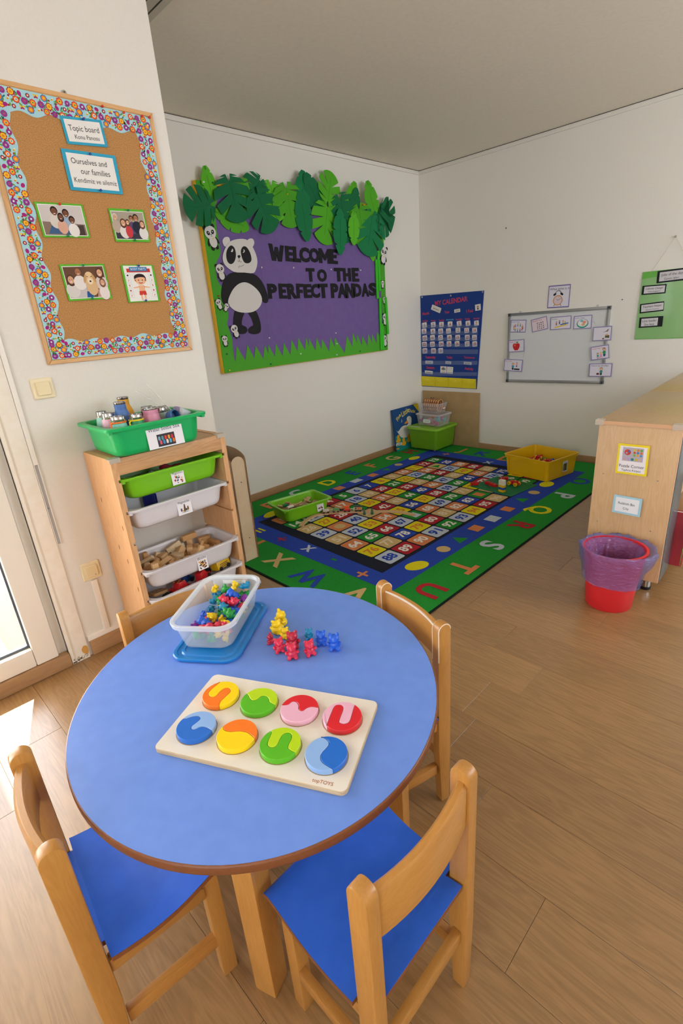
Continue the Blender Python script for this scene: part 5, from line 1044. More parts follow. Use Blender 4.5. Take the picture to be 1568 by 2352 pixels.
# ================================================================== cork board on the near wall
cor = [WL(*q, WX + 0.018) for q in ((-4, 177), (355, 259), (441, 804), (113, 839))]
x0, x1 = -4.3195 * 0.9 , cor[2][0]
bx0 = sum((cor[3][0], cor[3][0])) / 2; bx1 = (cor[1][0] + cor[2][0]) / 2; bz0 = (cor[2][1] + cor[3][1]) / 2; bz1 = (cor[1][1] + cor[1][1]) / 2
BW, BH = bx1 - bx0, bz1 - bz0; bcx, bcz = (bx0 + bx1) / 2, (bz0 + bz1) / 2
t = thing('cork_board', 'framed cork topic board with flowery paper border on the near left wall', 'notice board', mat=frameL(WX + 0.0005, bcx, bcz))
def lc(u, v): p = WL(u, v, WX + 0.011); return (p[0] - bcx, p[1] - bcz)
CORK = speckle('cork', '#a87a48', '#c6945c', 300, 0.9, 0.3, 0.0015, 5, 0.36, 0.64)
FRP = wood('board_frame_pine', '#dfb27a', '#c4925a', 'Y', 1.5, 0.45, 14, 0.7); FRPX = wood('board_frame_pine_x', '#dfb27a', '#c4925a', 'X', 1.5, 0.45, 14, 0.7)
m = MB(); m.box(-BW / 2 + 0.01, BW / 2 - 0.01, -BH / 2 + 0.01, BH / 2 - 0.01, 0, 0.010, CORK); m.build('cork_panel', t)
fw = 0.017
def framebar(pts, mat):
    m = MB(); m.prism(pts, 0, 0.0125, mat, ch=0.003); m.build('frame_bar', t)
X, Z = BW / 2, BH / 2
framebar([(-X, Z), (-X + fw, Z - fw), (X - fw, Z - fw), (X, Z)], FRPX); framebar([(-X, -Z), (X, -Z), (X - fw, -Z + fw), (-X + fw, -Z + fw)], FRPX)
framebar([(-X, -Z), (-X + fw, -Z + fw), (-X + fw, Z - fw), (-X, Z)], FRP); framebar([(X, -Z), (X, Z), (X - fw, Z - fw), (X - fw, -Z + fw)], FRP)
m = MB(); m.prism(circle(0.008, 14, 0.5 * (-X + X) - 0.02, Z + 0.004), 0.003, 0.006, C('#b8b4a8', 0.3, 0.7)); m.prism(circle(0.003, 10, -0.02, Z + 0.005), 0.006, 0.009, C('#77736a', 0.3, 0.8)); m.build('hanging_plate', t, smooth=40)
FLB = paper('#a9d6df'); random.seed(31)
FC = {'pu': paper('#8a2b8c'), 're': paper('#d23a34'), 'or': paper('#e8862a'), 'ma': paper('#b8186e'), 'ye': paper('#f2c224'), 'bl': paper('#2f6fb4'), 'cr': paper('#f4efdf'), 'gr': paper('#5aa63a'), 'dg': paper('#1f7f6a'), 'na': paper('#2c2a50'), 'rd': paper('#a8222e'), 'pk': paper('#e58fb0')}
def star(cx, cy, r, n, q=0.72, a0=0): return [(cx + (r if k % 2 == 0 else r * q) * math.cos(a0 + PI * k / n), cy + (r if k % 2 == 0 else r * q) * math.sin(a0 + PI * k / n)) for k in range(2 * n)]
def flower(m, x, y, r, z, kind):
    if kind == 0:
        m.flat(star(x, y, r, 14, .72), z, FC['pu']); m.flat(star(x, y, r * .66, 12, .7), z + .0002, FC['ma']); m.flat(circle(r * .4, 10, x, y), z + .0004, FC['bl']); m.flat(circle(r * .25, 8, x, y), z + .0006, FC[random.choice(['cr', 're', 'pk'])])
    elif kind == 1:
        m.flat(star(x, y, r, 8, .84), z, FC['re']); m.flat(circle(r * .68, 12, x, y), z + .0002, FC['or']); m.flat(circle(r * .42, 10, x, y), z + .0004, FC[random.choice(['cr', 'ye'])]); m.flat(circle(r * .22, 8, x, y), z + .0006, FC[random.choice(['bl', 'dg'])])
    elif kind == 2:
        m.flat(star(x, y, r, 7, .86), z, FC['bl']); m.flat(star(x, y, r * .74, 7, .86), z + .0002, FC['or']); m.flat(circle(r * .3, 8, x, y), z + .0004, FC['ye'])
    elif kind == 3:
        m.flat(star(x, y, r, 9, .8), z, FC['rd']); m.flat(circle(r * .7, 10, x, y), z + .0002, FC['ye']); m.flat(circle(r * .34, 8, x, y), z + .0004, FC['or'])
    elif kind == 4:
        m.flat(ellip(x, y, r * .8, r * .62, random.uniform(0, 3)), z, FC['ma']); m.flat(ellip(x, y + r * .1, r * .5, r * .25), z + .0002, FC['pu'])
    elif kind == 5:
        m.flat(circle(r * .66, 10, x, y), z, FC['na']); m.flat(circle(r * .5, 10, x, y), z + .0002, FC['re']); m.flat(circle(r * .25, 8, x, y), z + .0004, FC['cr'])
    elif kind == 6:   # butterfly
        for s in (-1, 1): m.flat(ellip(x + s * r * .45, y + r * .25, r * .45, r * .3, s * .6, 8), z, FC['ye']); m.flat(ellip(x + s * r * .35, y - r * .3, r * .35, r * .25, -s * .6, 8), z, FC['ma'])
        m.flat(ellip(x, y, r * .1, r * .5, 0, 6), z + .0002, FC['na'])
    else:             # bee
        m.flat(ellip(x + r * .2, y + r * .3, r * .4, r * .25, .6, 8), z, FC['cr']); m.flat(ellip(x, y, r * .45, r * .28, .4, 8), z + .0002, FC['ye']); m.flat(ellip(x, y, r * .1, r * .28, .4, 6), z + .0004, FC['na'])
def strip(along, side, L0, L1, base, wdt, zz):
    # strip along x or y; 'base' is the outer edge coordinate, scallops on the inner edge
    n = 60; outer, inner = [], []
    for k in range(n + 1):
        s = L0 + (L1 - L0) * k / n
        wv = wdt + 0.007 * math.sin(s * 62 + base * 9) + 0.003 * math.sin(s * 23)
        a, b_ = base, base - side * wv
        outer.append((s, a) if along == 'x' else (a, s)); inner.append((s, b_) if along == 'x' else (b_, s))
    m = MB(); poly = outer + inner[::-1]
    m.prism(poly, zz, zz + 0.0009, FLB); st = m.build('border_strip', t)
    m = MB(); p = L0 + 0.012; r = 0.0118; kk = 0; seqk = [0, 1, 7, 2, 6, 5, 4, 3, 0, 1]
    while p < L1 - 0.008:
        for row in (0, 1, 2):
            off = base - side * (0.0125 + 0.0205 * row + random.uniform(-.0015, .0015)); q = p + (0.012 if row == 1 else 0)
            if q > L1 - 0.008: continue
            kd = seqk[(kk * 3 + row) % 10]
            xy = (q, off) if along == 'x' else (off, q)
            flower(m, xy[0], xy[1], r * (random.uniform(.9, 1.1) if kd < 4 else .85), zz + 0.0014, kd)
            for e in range(3):
                aa = random.uniform(0, 6.28); rr = r * 1.35; ax_, ay_ = xy[0] + rr * math.cos(aa), xy[1] + rr * math.sin(aa)
                c_ = ax_ if along == 'y' else ay_
                if abs(c_ - base) < 0.005 or abs(c_ - base) > wdt - 0.006: continue
                m.flat(ellip(ax_, ay_, .0062, .0026, aa + random.uniform(-1, 1), 8) if e else ellip(ax_, ay_, .0038, .0032, aa, 8), zz + 0.0011 + 0.00002 * e, FC[random.choice(['gr', 'dg', 'gr'])] if e else FC['rd'])
            kk += 1
        p += 0.0262
    m.build('flower_print', st, kind='stuff')
iw = fw + 0.001
strip('x', 1, -X + iw, X - iw, Z - iw, 0.068, 0.0105); strip('x', -1, -X + iw, X - iw, -Z + iw, 0.062, 0.0105)
strip('y', -1, -Z + iw, Z - iw, -X + iw, 0.066, 0.0102); strip('y', 1, -Z + iw, Z - iw, X - iw, 0.062, 0.0102)
for u, v, c in ((233, 246, '#d4301c'), (282, 260, '#e0481c'), (324, 268, '#d4301c'), (341, 271, '#d4301c'), (120, 750, '#e0481c'), (124, 812, '#0f7a4a'), (256, 800, '#e0481c'), (365, 788, '#0f7a4a'), (425, 773, '#e0481c')):
    p = lc(u, v); pin(t, p[0], p[1], 0.012, c)
def cardL(name, label, cat, px, colour, inner, cols_pin, group=None):
    q = [lc(*p) for p in px]; c, w, h, a = fitrect(q)
    k = thing(name, label, cat, mat=frameL(WX + 0.0005, bcx, bcz) @ T(c.x, c.y, 0.0142) @ Matrix.Rotation(a, 4, 'Z'), group=group)
    m = MB(); m.prism(rrect(w, h, 0.001), 0, 0.0009, paper(colour)); m.build('card_back', k)
    m = MB(); m.prism(rrect(w * inner[0], h * inner[1], 0.0006), 0.0009, 0.0013, paper('#eeebe6')); pp_ = m.build('paper_face', k)
    for x, y, cc_ in cols_pin: pin(k, x * w, y * h, 0.0012, cc_)
    return k, w, h, pp_
TXT = C('#2b2b2e', 0.7)
k, w, h, f = cardL('text_card', 'turquoise-edged card reading Topic board, at the top of the cork board', 'card', ((138, 266), (231, 277), (247, 339), (152, 331)), '#35a3c4', (.87, .80), [(0.03, 0.44, '#1d4fa0')])
m = MB(); m.text('Topic board', 0, h * 0.10, 0.044, TXT, 0.0016, w=w * 0.74); m.text('Konu Panosu', 0.004, -h * 0.21, 0.030, TXT, 0.0016, w=w * 0.60); m.build('lettering', f)
k, w, h, f = cardL('text_card', 'turquoise-edged card reading Ourselves and our families, on the cork board', 'card', ((140, 342), (264, 358), (281, 448), (160, 436)), '#35a3c4', (.87, .84), [(0.0, 0.44, '#1d4fa0'), (0.05, -0.45, '#1d4fa0')])
m = MB(); m.text('Ourselves and', -w * .04, h * 0.24, 0.043, TXT, 0.0016, w=w * 0.66); m.text('our families', w * .04, h * 0.0, 0.043, TXT, 0.0016, w=w * 0.55); m.text('Kendimiz ve ailemiz', w * .01, -h * 0.23, 0.032, TXT, 0.0016, w=w * 0.80); m.build('lettering', f)
SK = {'d': '#7a4c34', 'm': '#a8714e', 'l': '#d8a684'}
def people(m, w, h, bgc, folk, extra=()):
    m.flat(rrect(w, h, 0.0005), 0.0014, paper(bgc)); z = 0.0015
    for poly, c in extra: m.flat([(x * w, y * h) for x, y in poly], z, paper(c)); z += 0.00006
    for x, y, r, skin, hair, top, long in folk:
        m.flat(ellip(x * w, (y - .15) * h - .20 * h, r * 2.0 * w, .235 * h), z, paper(top))
        if long: m.flat(ellip(x * w, (y - .04) * h, r * 1.22 * w, r * 1.5 * w), z + .00005, paper(hair))
        m.flat(ellip(x * w, (y + .02) * h, r * 1.12 * w, r * 1.25 * w), z + .0001, paper(hair)); m.flat(ellip(x * w, (y - .015) * h, r * .86 * w, r * 1.08 * w), z + .00015, paper(SK[skin]))
        for s in (-1, 1): m.flat(ellip((x + s * r * .36) * w, y * h, r * .12 * w, r * .10 * w, 0, 6), z + .0002, paper('#2c1c16'))
        m.flat(ellip(x * w, (y - .02) * h - r * .5 * w, r * .36 * w, r * .12 * w, 0, 8), z + .0002, paper('#f0e6e0'))
        z += 0.0003
k, w, h, f = cardL('family_photo', 'green-edged photo of a family of four on a sofa, upper left on the cork board', 'photograph', ((79, 464), (189, 470), (206, 547), (98, 545)), '#5cb52c', (.92, .90), [(0.0, 0.46, '#d43a1c'), (0.0, -0.46, '#0f8a5a')])
m = MB(); people(m, w * .89, h * .86, '#cfc8c4', [(-.17, .30, .075, 'd', '#241a18', '#d8cfc4', 0), (.09, .24, .07, 'd', '#2a1c18', '#9fb0c4', 0), (-.05, .12, .06, 'd', '#2e1e1a', '#d8a890', 1), (.20, .02, .065, 'd', '#1f1614', '#e8e4e0', 0)],
    [([(-.5, -.5), (.5, -.5), (.5, -.12), (-.5, -.05)], '#8a7466'), ([(-.42, -.46), (.02, -.46), (.06, -.2), (-.30, -.16)], '#3f5f86'), ([(.0, -.48), (.22, -.48), (.2, -.22), (.02, -.2)], '#49688f'), ([(.2, -.49), (.46, -.49), (.46, -.14), (.22, -.16)], '#4a3a34')]); m.build('picture', f)
k, w, h, f = cardL('family_photo', 'green-edged photo of a smiling group outdoors, upper right on the cork board', 'photograph', ((247, 479), (328, 482), (344, 557), (265, 555)), '#5cb52c', (.92, .86), [(0.03, 0.45, '#0f8a5a'), (0.03, -0.45, '#0f8a5a')])
m = MB(); people(m, w * .89, h * .82, '#a99f8e', [(-.42, .30, .07, 'l', '#cfc8c0', '#b8a898', 0), (-.20, .10, .08, 'l', '#5a3424', '#e4dcd6', 1), (.08, .26, .06, 'm', '#4a2a1e', '#5a4a70', 0), (-.06, .12, .055, 'l', '#5a3a26', '#c83a40', 1), (.23, .28, .08, 'm', '#2a1c16', '#23283c', 0), (.40, .06, .075, 'l', '#6a4028', '#e0dcd8', 1)],
    [([(-.5, -.5), (.5, -.5), (.5, -.25), (-.5, -.25)], '#3a3a44')]); m.build('picture', f)
k, w, h, f = cardL('family_photo', 'green-edged photo of a family hugging a golden dog, lower left on the cork board', 'photograph', ((137, 608), (238, 606), (256, 686), (155, 692)), '#5cb52c', (.92, .90), [(0.0, 0.46, '#0f8a5a'), (0.02, -0.46, '#0f8a5a')])
m = MB(); people(m, w * .89, h * .86, '#6a4a36', [(-.38, .10, .085, 'l', '#5a3a28', '#d8d2cc', 1), (-.16, .34, .08, 'm', '#6a4a34', '#e8e2dc', 0), (.38, .30, .08, 'l', '#5a3424', '#d8c8c0', 1), (.40, -.02, .065, 'l', '#7a5034', '#e8dcd8', 1)],
    [([(-.5, -.5), (.1, -.5), (.1, -.1), (-.5, -.1)], '#c8c2c0'), ([(-.08, -.5), (.1, -.5), (.08, -.3), (-.05, -.3)], '#2a5a9a'), ([(.2, -.5), (.5, -.5), (.5, -.2), (.25, -.25)], '#c99a86')])
m.flat(ellip(.10 * w, -.12 * h, .13 * w, .26 * h), .0032, paper('#d8b486')); m.flat(ellip(.08 * w, .12 * h, .105 * w, .17 * h), .0034, paper('#e0c096')); m.flat(ellip(.08 * w, .02 * h, .06 * w, .09 * h), .0036, paper('#ecd8b8')); m.flat(ellip(.085 * w, .02 * h, .022 * w, .025 * h), .0038, paper('#1f1816'))
for s in (-1, 1): m.flat(ellip((.08 + s * .10) * w, .10 * h, .03 * w, .13 * h, s * .3), .0035, paper('#c79a62')); m.flat(ellip((.08 + s * .045) * w, .15 * h, .012 * w, .014 * h), .0037, paper('#1f1816'))
m.build('picture', f)
k, w, h, f = cardL('body_chart', 'green-edged Body Parts chart of a cartoon boy, lower right on the cork board', 'chart', ((276, 609), (351, 608), (366, 692), (294, 695)), '#5cb52c', (.88, .95), [(0.02, 0.47, '#1d4fa0'), (0.02, -0.47, '#1d4fa0')])
m = MB(); z = .0015
m.flat([(-.36 * w, .40 * h), (.36 * w, .40 * h), (.36 * w, .30 * h), (-.36 * w, .30 * h)], z, paper('#c8352c')); m.flat([(-.27 * w, .44 * h), (.27 * w, .44 * h), (.27 * w, .33 * h), (-.27 * w, .33 * h)], z + .0002, paper('#2a7ab0')); m.text('BODY PARTS', 0, .385 * h, .018, paper('#f2f4f6'), z + .0004, w=w * .46)
for s in (-1, 1):
    for kk in range(5 if s < 0 else 5):
        yy = .22 - .135 * kk; m.flat([(x_ * w + s * .36 * w, y_ * h + yy * h) for x_, y_ in ((-.07, -.05), (.07, -.05), (.07, .05), (-.07, .05))], z, paper('#c9ccd2')); m.flat([(x_ * w + s * .36 * w, y_ * h + yy * h) for x_, y_ in ((-.06, -.042), (.06, -.042), (.06, .042), (-.06, .042))], z + .0001, paper('#f4f2f0'))
        m.flat(ellip(s * .36 * w, yy * h, .03 * w, .022 * h, kk), z + .0002, paper(['#3a2a24', '#e0b090', '#d88a70', '#c84a4a', '#e0b090'][kk]))
SKN = paper('#eeb58c')
m.flat([(-.09 * w, -.05 * h), (.09 * w, -.05 * h), (.085 * w, -.26 * h), (-.085 * w, -.26 * h)], z + .0002, SKN); m.flat([(-.10 * w, -.2 * h), (.10 * w, -.2 * h), (.115 * w, -.31 * h), (.01 * w, -.31 * h), (0, -.27 * h), (-.01 * w, -.31 * h), (-.115 * w, -.31 * h)], z + .0003, paper('#cf3a2c'))
for s in (-1, 1):
    m.flat([(s * .08 * w, -.07 * h), (s * .26 * w, -.10 * h), (s * .26 * w, -.125 * h), (s * .08 * w, -.11 * h)], z + .0002, SKN); m.flat([(s * .03 * w, -.30 * h), (s * .085 * w, -.30 * h), (s * .075 * w, -.45 * h), (s * .035 * w, -.45 * h)], z + .0002, SKN)
m.flat(ellip(0, .10 * h, .165 * w, .135 * h), z + .0004, SKN); m.flat(ellip(-.165 * w, .09 * h, .03 * w, .03 * h), z + .0004, SKN); m.flat(ellip(.165 * w, .09 * h, .03 * w, .03 * h), z + .0004, SKN)
m.flat(smooth2([(-.18 * w, .12 * h), (-.17 * w, .2 * h), (-.08 * w, .25 * h), (.03 * w, .26 * h), (.13 * w, .23 * h), (.18 * w, .15 * h), (.16 * w, .11 * h), (.13 * w, .16 * h), (0, .17 * h), (-.12 * w, .15 * h)], 3, True), z + .0006, paper('#2a1c1e'))
for s in (-1, 1): m.flat(ellip(s * .06 * w, .09 * h, .014 * w, .018 * h), z + .0006, paper('#201818'))
m.flat(ellip(0, .03 * h, .06 * w, .028 * h), z + .0006, paper('#a82a2a')); m.flat(ellip(0, .04 * h, .05 * w, .012 * h), z + .0007, paper('#f4f0ee'))
m.build('picture', f)

# ================================================================== panda welcome board on the left wall
PX = 0.046
pz0 = 1.0435; pz1 = 2.275; py0, py1 = -2.505, -0.612
pcy, pcz = (py0 + py1) / 2, (pz0 + pz1) / 2; PW, PH = py1 - py0, pz1 - pz0
t = thing('welcome_board', 'purple panda welcome board with paper leaves and yellow edge on the far left wall', 'display board', mat=frameL(0.0005, pcy, pcz))
ZF = PX
def Pz(x, y, dz=0.0): p = hit(420 + x / 3.136, 380 + y / 3.136, 0, PX + dz); return (p.y - pcy, p.z - pcz)
def PP_(pts, s=0, closed=True):
    q = [Pz(*p) for p in pts]; return smooth2(q, s, closed) if s else q
YELB = C('#fdc516', 0.45); PUR = speckle('purple_paper', '#705a96', '#745e9a', 20, 0.75, 0.03, 0.0005); GRB = paper('#4aa32a'); GRD2 = paper('#0d7340'); GRL = paper('#4ea51e'); BKP = paper('#221f22'); WHP = paper('#dcd8d4')
m = MB(); m.box(-PW / 2, PW / 2, -PH / 2, PH / 2, 0, PX - 0.003, YELB); m.build('board_box', t, bevel=0.003)
# purple sheets, overlapping a little
xs_ = [Pz(200, 700)[0], Pz(480, 600)[0], Pz(768, 600)[0], Pz(1040, 600)[0], PW / 2 - 0.01]; zr = Pz(700, 742)[1]
for k in range(4):
    m = MB(); m.box(max(-PW / 2 + .01, xs_[k] - 0.01), xs_[k + 1] + 0.006, zr - 0.012, PH / 2 - 0.02, ZF - 0.003, ZF - 0.002 + 0.0006 * (k % 2), PUR); m.build('paper_sheet', t)
xs_ = [Pz(250, 1000)[0], Pz(600, 1000)[0], Pz(1075, 1000)[0], PW / 2 - 0.01]
for k in range(3):
    m = MB(); m.box(max(-PW / 2 + .01, xs_[k] - 0.01), xs_[k + 1] + 0.006, Pz(700, 1245)[1], zr, ZF - 0.003, ZF - 0.0024 + 0.0007 * (k % 2), PUR); m.build('paper_sheet', t)
m = MB(); m.box(-PW / 2 + .01, PW / 2 - .01, -PH / 2 + .01, Pz(700, 1250)[1] + 0.012, ZF - 0.003, ZF - 0.0012, PUR); m.build('paper_sheet', t)
def sheet(name, poly, z, mat, th=0.0012, parent=None):
    m = MB(); m.prism(poly, z, z + th, mat); return m.build(name, parent or t)
L_ = -PW / 2; R_ = PW / 2; B_z = -PH / 2; T_z = PH / 2
inn = PP_([(235, 110), (238, 420), (262, 560), (268, 640), (236, 720), (250, 830), (300, 905), (318, 1000), (326, 1090), (320, 1150), (352, 1240), (360, 1322)], 3, False)
sheet('green_edging', [(L_ + 0.003, T_z - 0.003)] + inn + [(inn[-1][0], B_z + 0.003), (L_ + 0.003, B_z + 0.003)], ZF - 0.001, GRB)
inn = PP_([(1408, 440), (1404, 560), (1412, 700), (1424, 900), (1436, 1100), (1440, 1330)], 3, False)
sheet('green_edging', [(R_ - 0.003, T_z - 0.003)] + inn[:1] + inn + [(R_ - 0.003, B_z + 0.003)], ZF - 0.001, GRB)
tips = [(330, 1325), (385, 1300), (462, 1292), (522, 1298), (588, 1292), (612, 1290), (668, 1285), (725, 1278), (780, 1256), (830, 1243), (885, 1240), (905, 1245), (960, 1240), (1000, 1250), (1060, 1238), (1092, 1240), (1180, 1228), (1222, 1205), (1252, 1215), (1290, 1225), (1332, 1210), (1360, 1212), (1395, 1203)]
gp = [Pz(300, 1330)]
for a, b_ in zip(tips, tips[1:] + [(1432, 1280)]):
    gp.append(Pz(*a)); dx = b_[0] - a[0]
    gp.append(Pz(a[0] + dx * 0.72 + 8, max(a[1], b_[1]) + min(115, 46 + dx * 0.75)))
gp = gp[:-1] + [(R_ - 0.004, Pz(1440, 1290)[1]), (R_ - 0.004, B_z + 0.003), (L_ + 0.004, B_z + 0.003), (L_ + 0.004, Pz(290, 1330)[1])]
sheet('grass_edging', gp, ZF + 0.0004, paper('#4fa82c'), 0.0012)
# leaves
def monstera(r, lobes=5, slot=0.5, sharp=False):
    def H(a):   # heart outline, tip at angle -90 deg
        c = 1 - 0.28 * math.sin(a); return r * (0.80 * c if not sharp else 0.62 * c * (1.25 - 0.25 * math.cos(2 * a + PI)))
    pts = []; N = 72
    sl = []
    for s in (1, -1):
        for k in range(lobes): sl.append(-PI / 2 + s * (0.42 + 2.25 * (k + 0.5) / lobes))
    for i in range(N):
        a = -PI / 2 + 2 * PI * i / N; ax_ = a
        near = min(sl, key=lambda q: abs((a - q + PI) % (2 * PI) - PI)); dd_ = (a - near + PI) % (2 * PI) - PI
        rr = H(a); wdt = 0.085
        if abs(dd_) < 0.5 * 2 * PI / N + 1e-6:
            pts += [(H(a) * math.cos(a - wdt), H(a) * math.sin(a - wdt)), (0.14 * r * (1 if math.cos(a) > 0 else -1), H(a) * math.sin(a) * 0.72 + 0.16 * r), (H(a) * math.cos(a + wdt), H(a) * math.sin(a + wdt))]
        elif abs(dd_) > wdt + 0.02:
            # notch where the stalk joins
            if abs((a - PI / 2 + PI) % (2 * PI) - PI) < 0.12: rr *= 0.62
            pts.append((rr * math.cos(a), rr * math.sin(a)))
    return pts
def banana(r, cuts=3):
    pts = []; n = 16
    for s in (1, -1):
        seg = []
        for k in range(n + 1):
            u = k / n; y = -r + 2 * r * u; wd = 0.52 * r * math.sin(PI * min(1, u * 0.93 + 0.03)) ** 0.75
            if k % 5 == 3 and cuts: seg.append((s * wd, y)); seg.append((s * wd * 0.66, y + 0.05 * r))
            else: seg.append((s * wd, y))
        pts += seg if s > 0 else seg[::-1]
    return pts
LV = [(190, 150, 105, 'b', 'l', 10), (430, 185, 105, 'm', 'l', 30), (530, 150, 100, 'm', 'd', -40), (640, 215, 120, 'm', 'l', 0), (945, 215, 110, 'b', 'd', 35), (860, 205, 110, 'b', 'd', -10), (1050, 205, 95, 'm', 'l', 160), (1212, 255, 85, 'b', 'l', -20), (1362, 270, 90, 'b', 'l', 20), (355, 395, 122, 'b', 'l', 72), (1352, 540, 96, 'b', 'l', 10),
      (150, 290, 118, 'm', 'd', -80), (352, 190, 140, 'm', 'd', 10), (562, 280, 130, 'm', 'd', 25), (755, 240, 120, 'm', 'l', 10), (870, 370, 108, 'b', 'd', 8), (1132, 480, 95, 'b', 'd', -5), (1230, 455, 62, 'b', 'l', 0), (1032, 368, 122, 'm', 'l', -15), (1152, 330, 132, 'm', 'd', 20), (1232, 300, 80, 'b', 'd', -10), (1278, 385, 105, 'm', 'l', 15), (1352, 440, 118, 'm', 'd', -15), (1450, 360, 98, 's', 'd', 60)]
for i, (x, y, rpx, kd, c, ang) in enumerate(LV):
    dz = 0.004 + 0.0026 * (i % 9) + (0.012 if i > 10 else 0)
    cx_, cz_ = Pz(x, y, dz); r = abs(Pz(x + rpx, y)[0] - cx_) * 0.5 + abs(Pz(x, y - rpx)[1] - cz_) * 0.5
    po = {'m': lambda: monstera(r * 1.2, 4, .36), 'b': lambda: banana(r * 1.12), 's': lambda: monstera(r * 1.05, 5, .3, True)}[kd]()
    m = MB(); m.prism(po, 0, 0.002, paper({'d': random.choice(['#0d7340', '#0b6a3c', '#107a46']), 'l': random.choice(['#52aa20', '#4a9e1e', '#5ab424'])}[c]))
    m.box(-0.0012, 0.0012, -r * .8, r * .62, 0.002, 0.0026, paper('#0a5c34' if c == 'd' else '#3f8a18'))
    if kd == 'b' and c == 'l': m.box(-0.003, 0.003, r * .9, r * 1.12, 0, 0.002, paper('#3f8a18'))
    o = m.build('leaf', t); o.location = (cx_, cz_, ZF + dz); o.rotation_euler = (D(random.uniform(-4, 7)), D(random.uniform(-5, 5)), D(ang))
# the big panda
pd = bpy.data.objects.new('large_panda', None); COL.objects.link(pd); pd.parent = t
def pdp(name, poly, z, mat, th=0.0014): return sheet(name, poly, ZF + z, mat, th, pd)
pdp('ear', PP_([(300, 518), (330, 520), (338, 560), (320, 588), (296, 580), (284, 545)], 4), 0.001, WHP); pdp('ear', PP_([(470, 532), (498, 528), (512, 552), (504, 582), (480, 594), (456, 566)], 4), 0.001, WHP)
pdp('leg', PP_([(378, 1040), (440, 1050), (425, 1110), (424, 1148), (452, 1162), (463, 1188), (442, 1213), (392, 1210), (370, 1180), (362, 1120)], 3), 0.001, BKP); pdp('leg', PP_([(466, 1052), (520, 1045), (550, 1108), (561, 1168), (552, 1205), (510, 1216), (476, 1206), (470, 1180), (488, 1160), (506, 1150), (492, 1100)], 3), 0.001, BKP)
pdp('body', PP_([(345, 776), (400, 766), (470, 770), (530, 795), (572, 845), (602, 915), (613, 965), (603, 990), (580, 986), (560, 960), (535, 930), (440, 900), (350, 930), (330, 960), (318, 1000), (296, 1004), (277, 965), (275, 900), (290, 840), (315, 798)], 3), 0.002, BKP)
pdp('belly', PP_([(322, 985), (348, 910), (390, 860), (440, 842), (490, 860), (540, 905), (566, 960), (555, 1010), (520, 1046), (470, 1061), (400, 1056), (350, 1030)], 3), 0.0036, WHP)
pdp('head', PP_([(284, 650), (300, 600), (330, 555), (372, 535), (430, 530), (470, 545), (497, 585), (522, 640), (533, 692), (525, 742), (503, 776), (440, 772), (368, 768), (310, 730), (287, 692)], 3), 0.0038, WHP)
pdp('eye_patch', PP_([(345, 577), (370, 600), (378, 650), (366, 695), (340, 712), (316, 690), (308, 640), (320, 598)], 4), 0.0052, BKP, .0006); pdp('eye_patch', PP_([(430, 585), (455, 590), (480, 630), (490, 680), (472, 704), (440, 700), (420, 660), (414, 615)], 4), 0.0052, BKP, .0006)
pdp('eye_white', PP_([(352, 600), (358, 612), (352, 625), (342, 622), (347, 612)], 3), 0.006, WHP, .0004); pdp('eye_white', PP_([(430, 606), (441, 612), (438, 627), (426, 630), (434, 618)], 3), 0.006, WHP, .0004)  # white paper crescents, the whites of the eyes
pdp('nose', PP_([(390, 652), (402, 646), (411, 654), (406, 666), (399, 670), (392, 662)], 3), 0.0052, BKP, .0008)
m = MB()
for ln in ([(400, 668), (401, 684)], [(390, 684), (395, 694), (402, 690), (404, 684)], [(404, 684), (408, 696), (416, 697), (420, 692)], [(400, 740), (398, 728), (412, 728), (430, 722), (436, 714)]):
    q = [(*Pz(*p), ZF + 0.0056) for p in ln]; m.tube(q, 0.0013, paper('#4a4648'), 5)
m.build('drawn_mouth', pd)
# letters
GLY = [('W', 618, 570, 727, 690, 4), ('E', 736, 582, 796, 692, 3), ('L', 792, 586, 846, 697, 3), ('C', 838, 590, 908, 698, 2), ('O', 908, 596, 980, 700, 0), ('M', 978, 600, 1060, 706, 2), ('E', 1058, 604, 1112, 710, 2),
       ('T', 886, 740, 948, 838, 0), ('O', 966, 748, 1034, 838, 0), ('T', 1088, 738, 1150, 836, 0), ('H', 1152, 740, 1208, 836, 0), ('E', 1216, 738, 1266, 838, 0),
       ('P', 610, 852, 677, 960, 0), ('E', 690, 852, 748, 960, 2), ('R', 750, 850, 818, 962, -3), ('F', 816, 852, 868, 958, 2), ('E', 868, 855, 926, 955, 0), ('C', 920, 853, 984, 955, 0), ('T', 974, 852, 1042, 956, 0),
       ('P', 1064, 850, 1118, 955, 0), ('A', 1112, 850, 1178, 955, 0), ('N', 1168, 850, 1232, 956, 0), ('D', 1226, 852, 1284, 946, 0), ('A', 1284, 850, 1338, 946, 0), ('S', 1336, 845, 1392, 940, 0)]
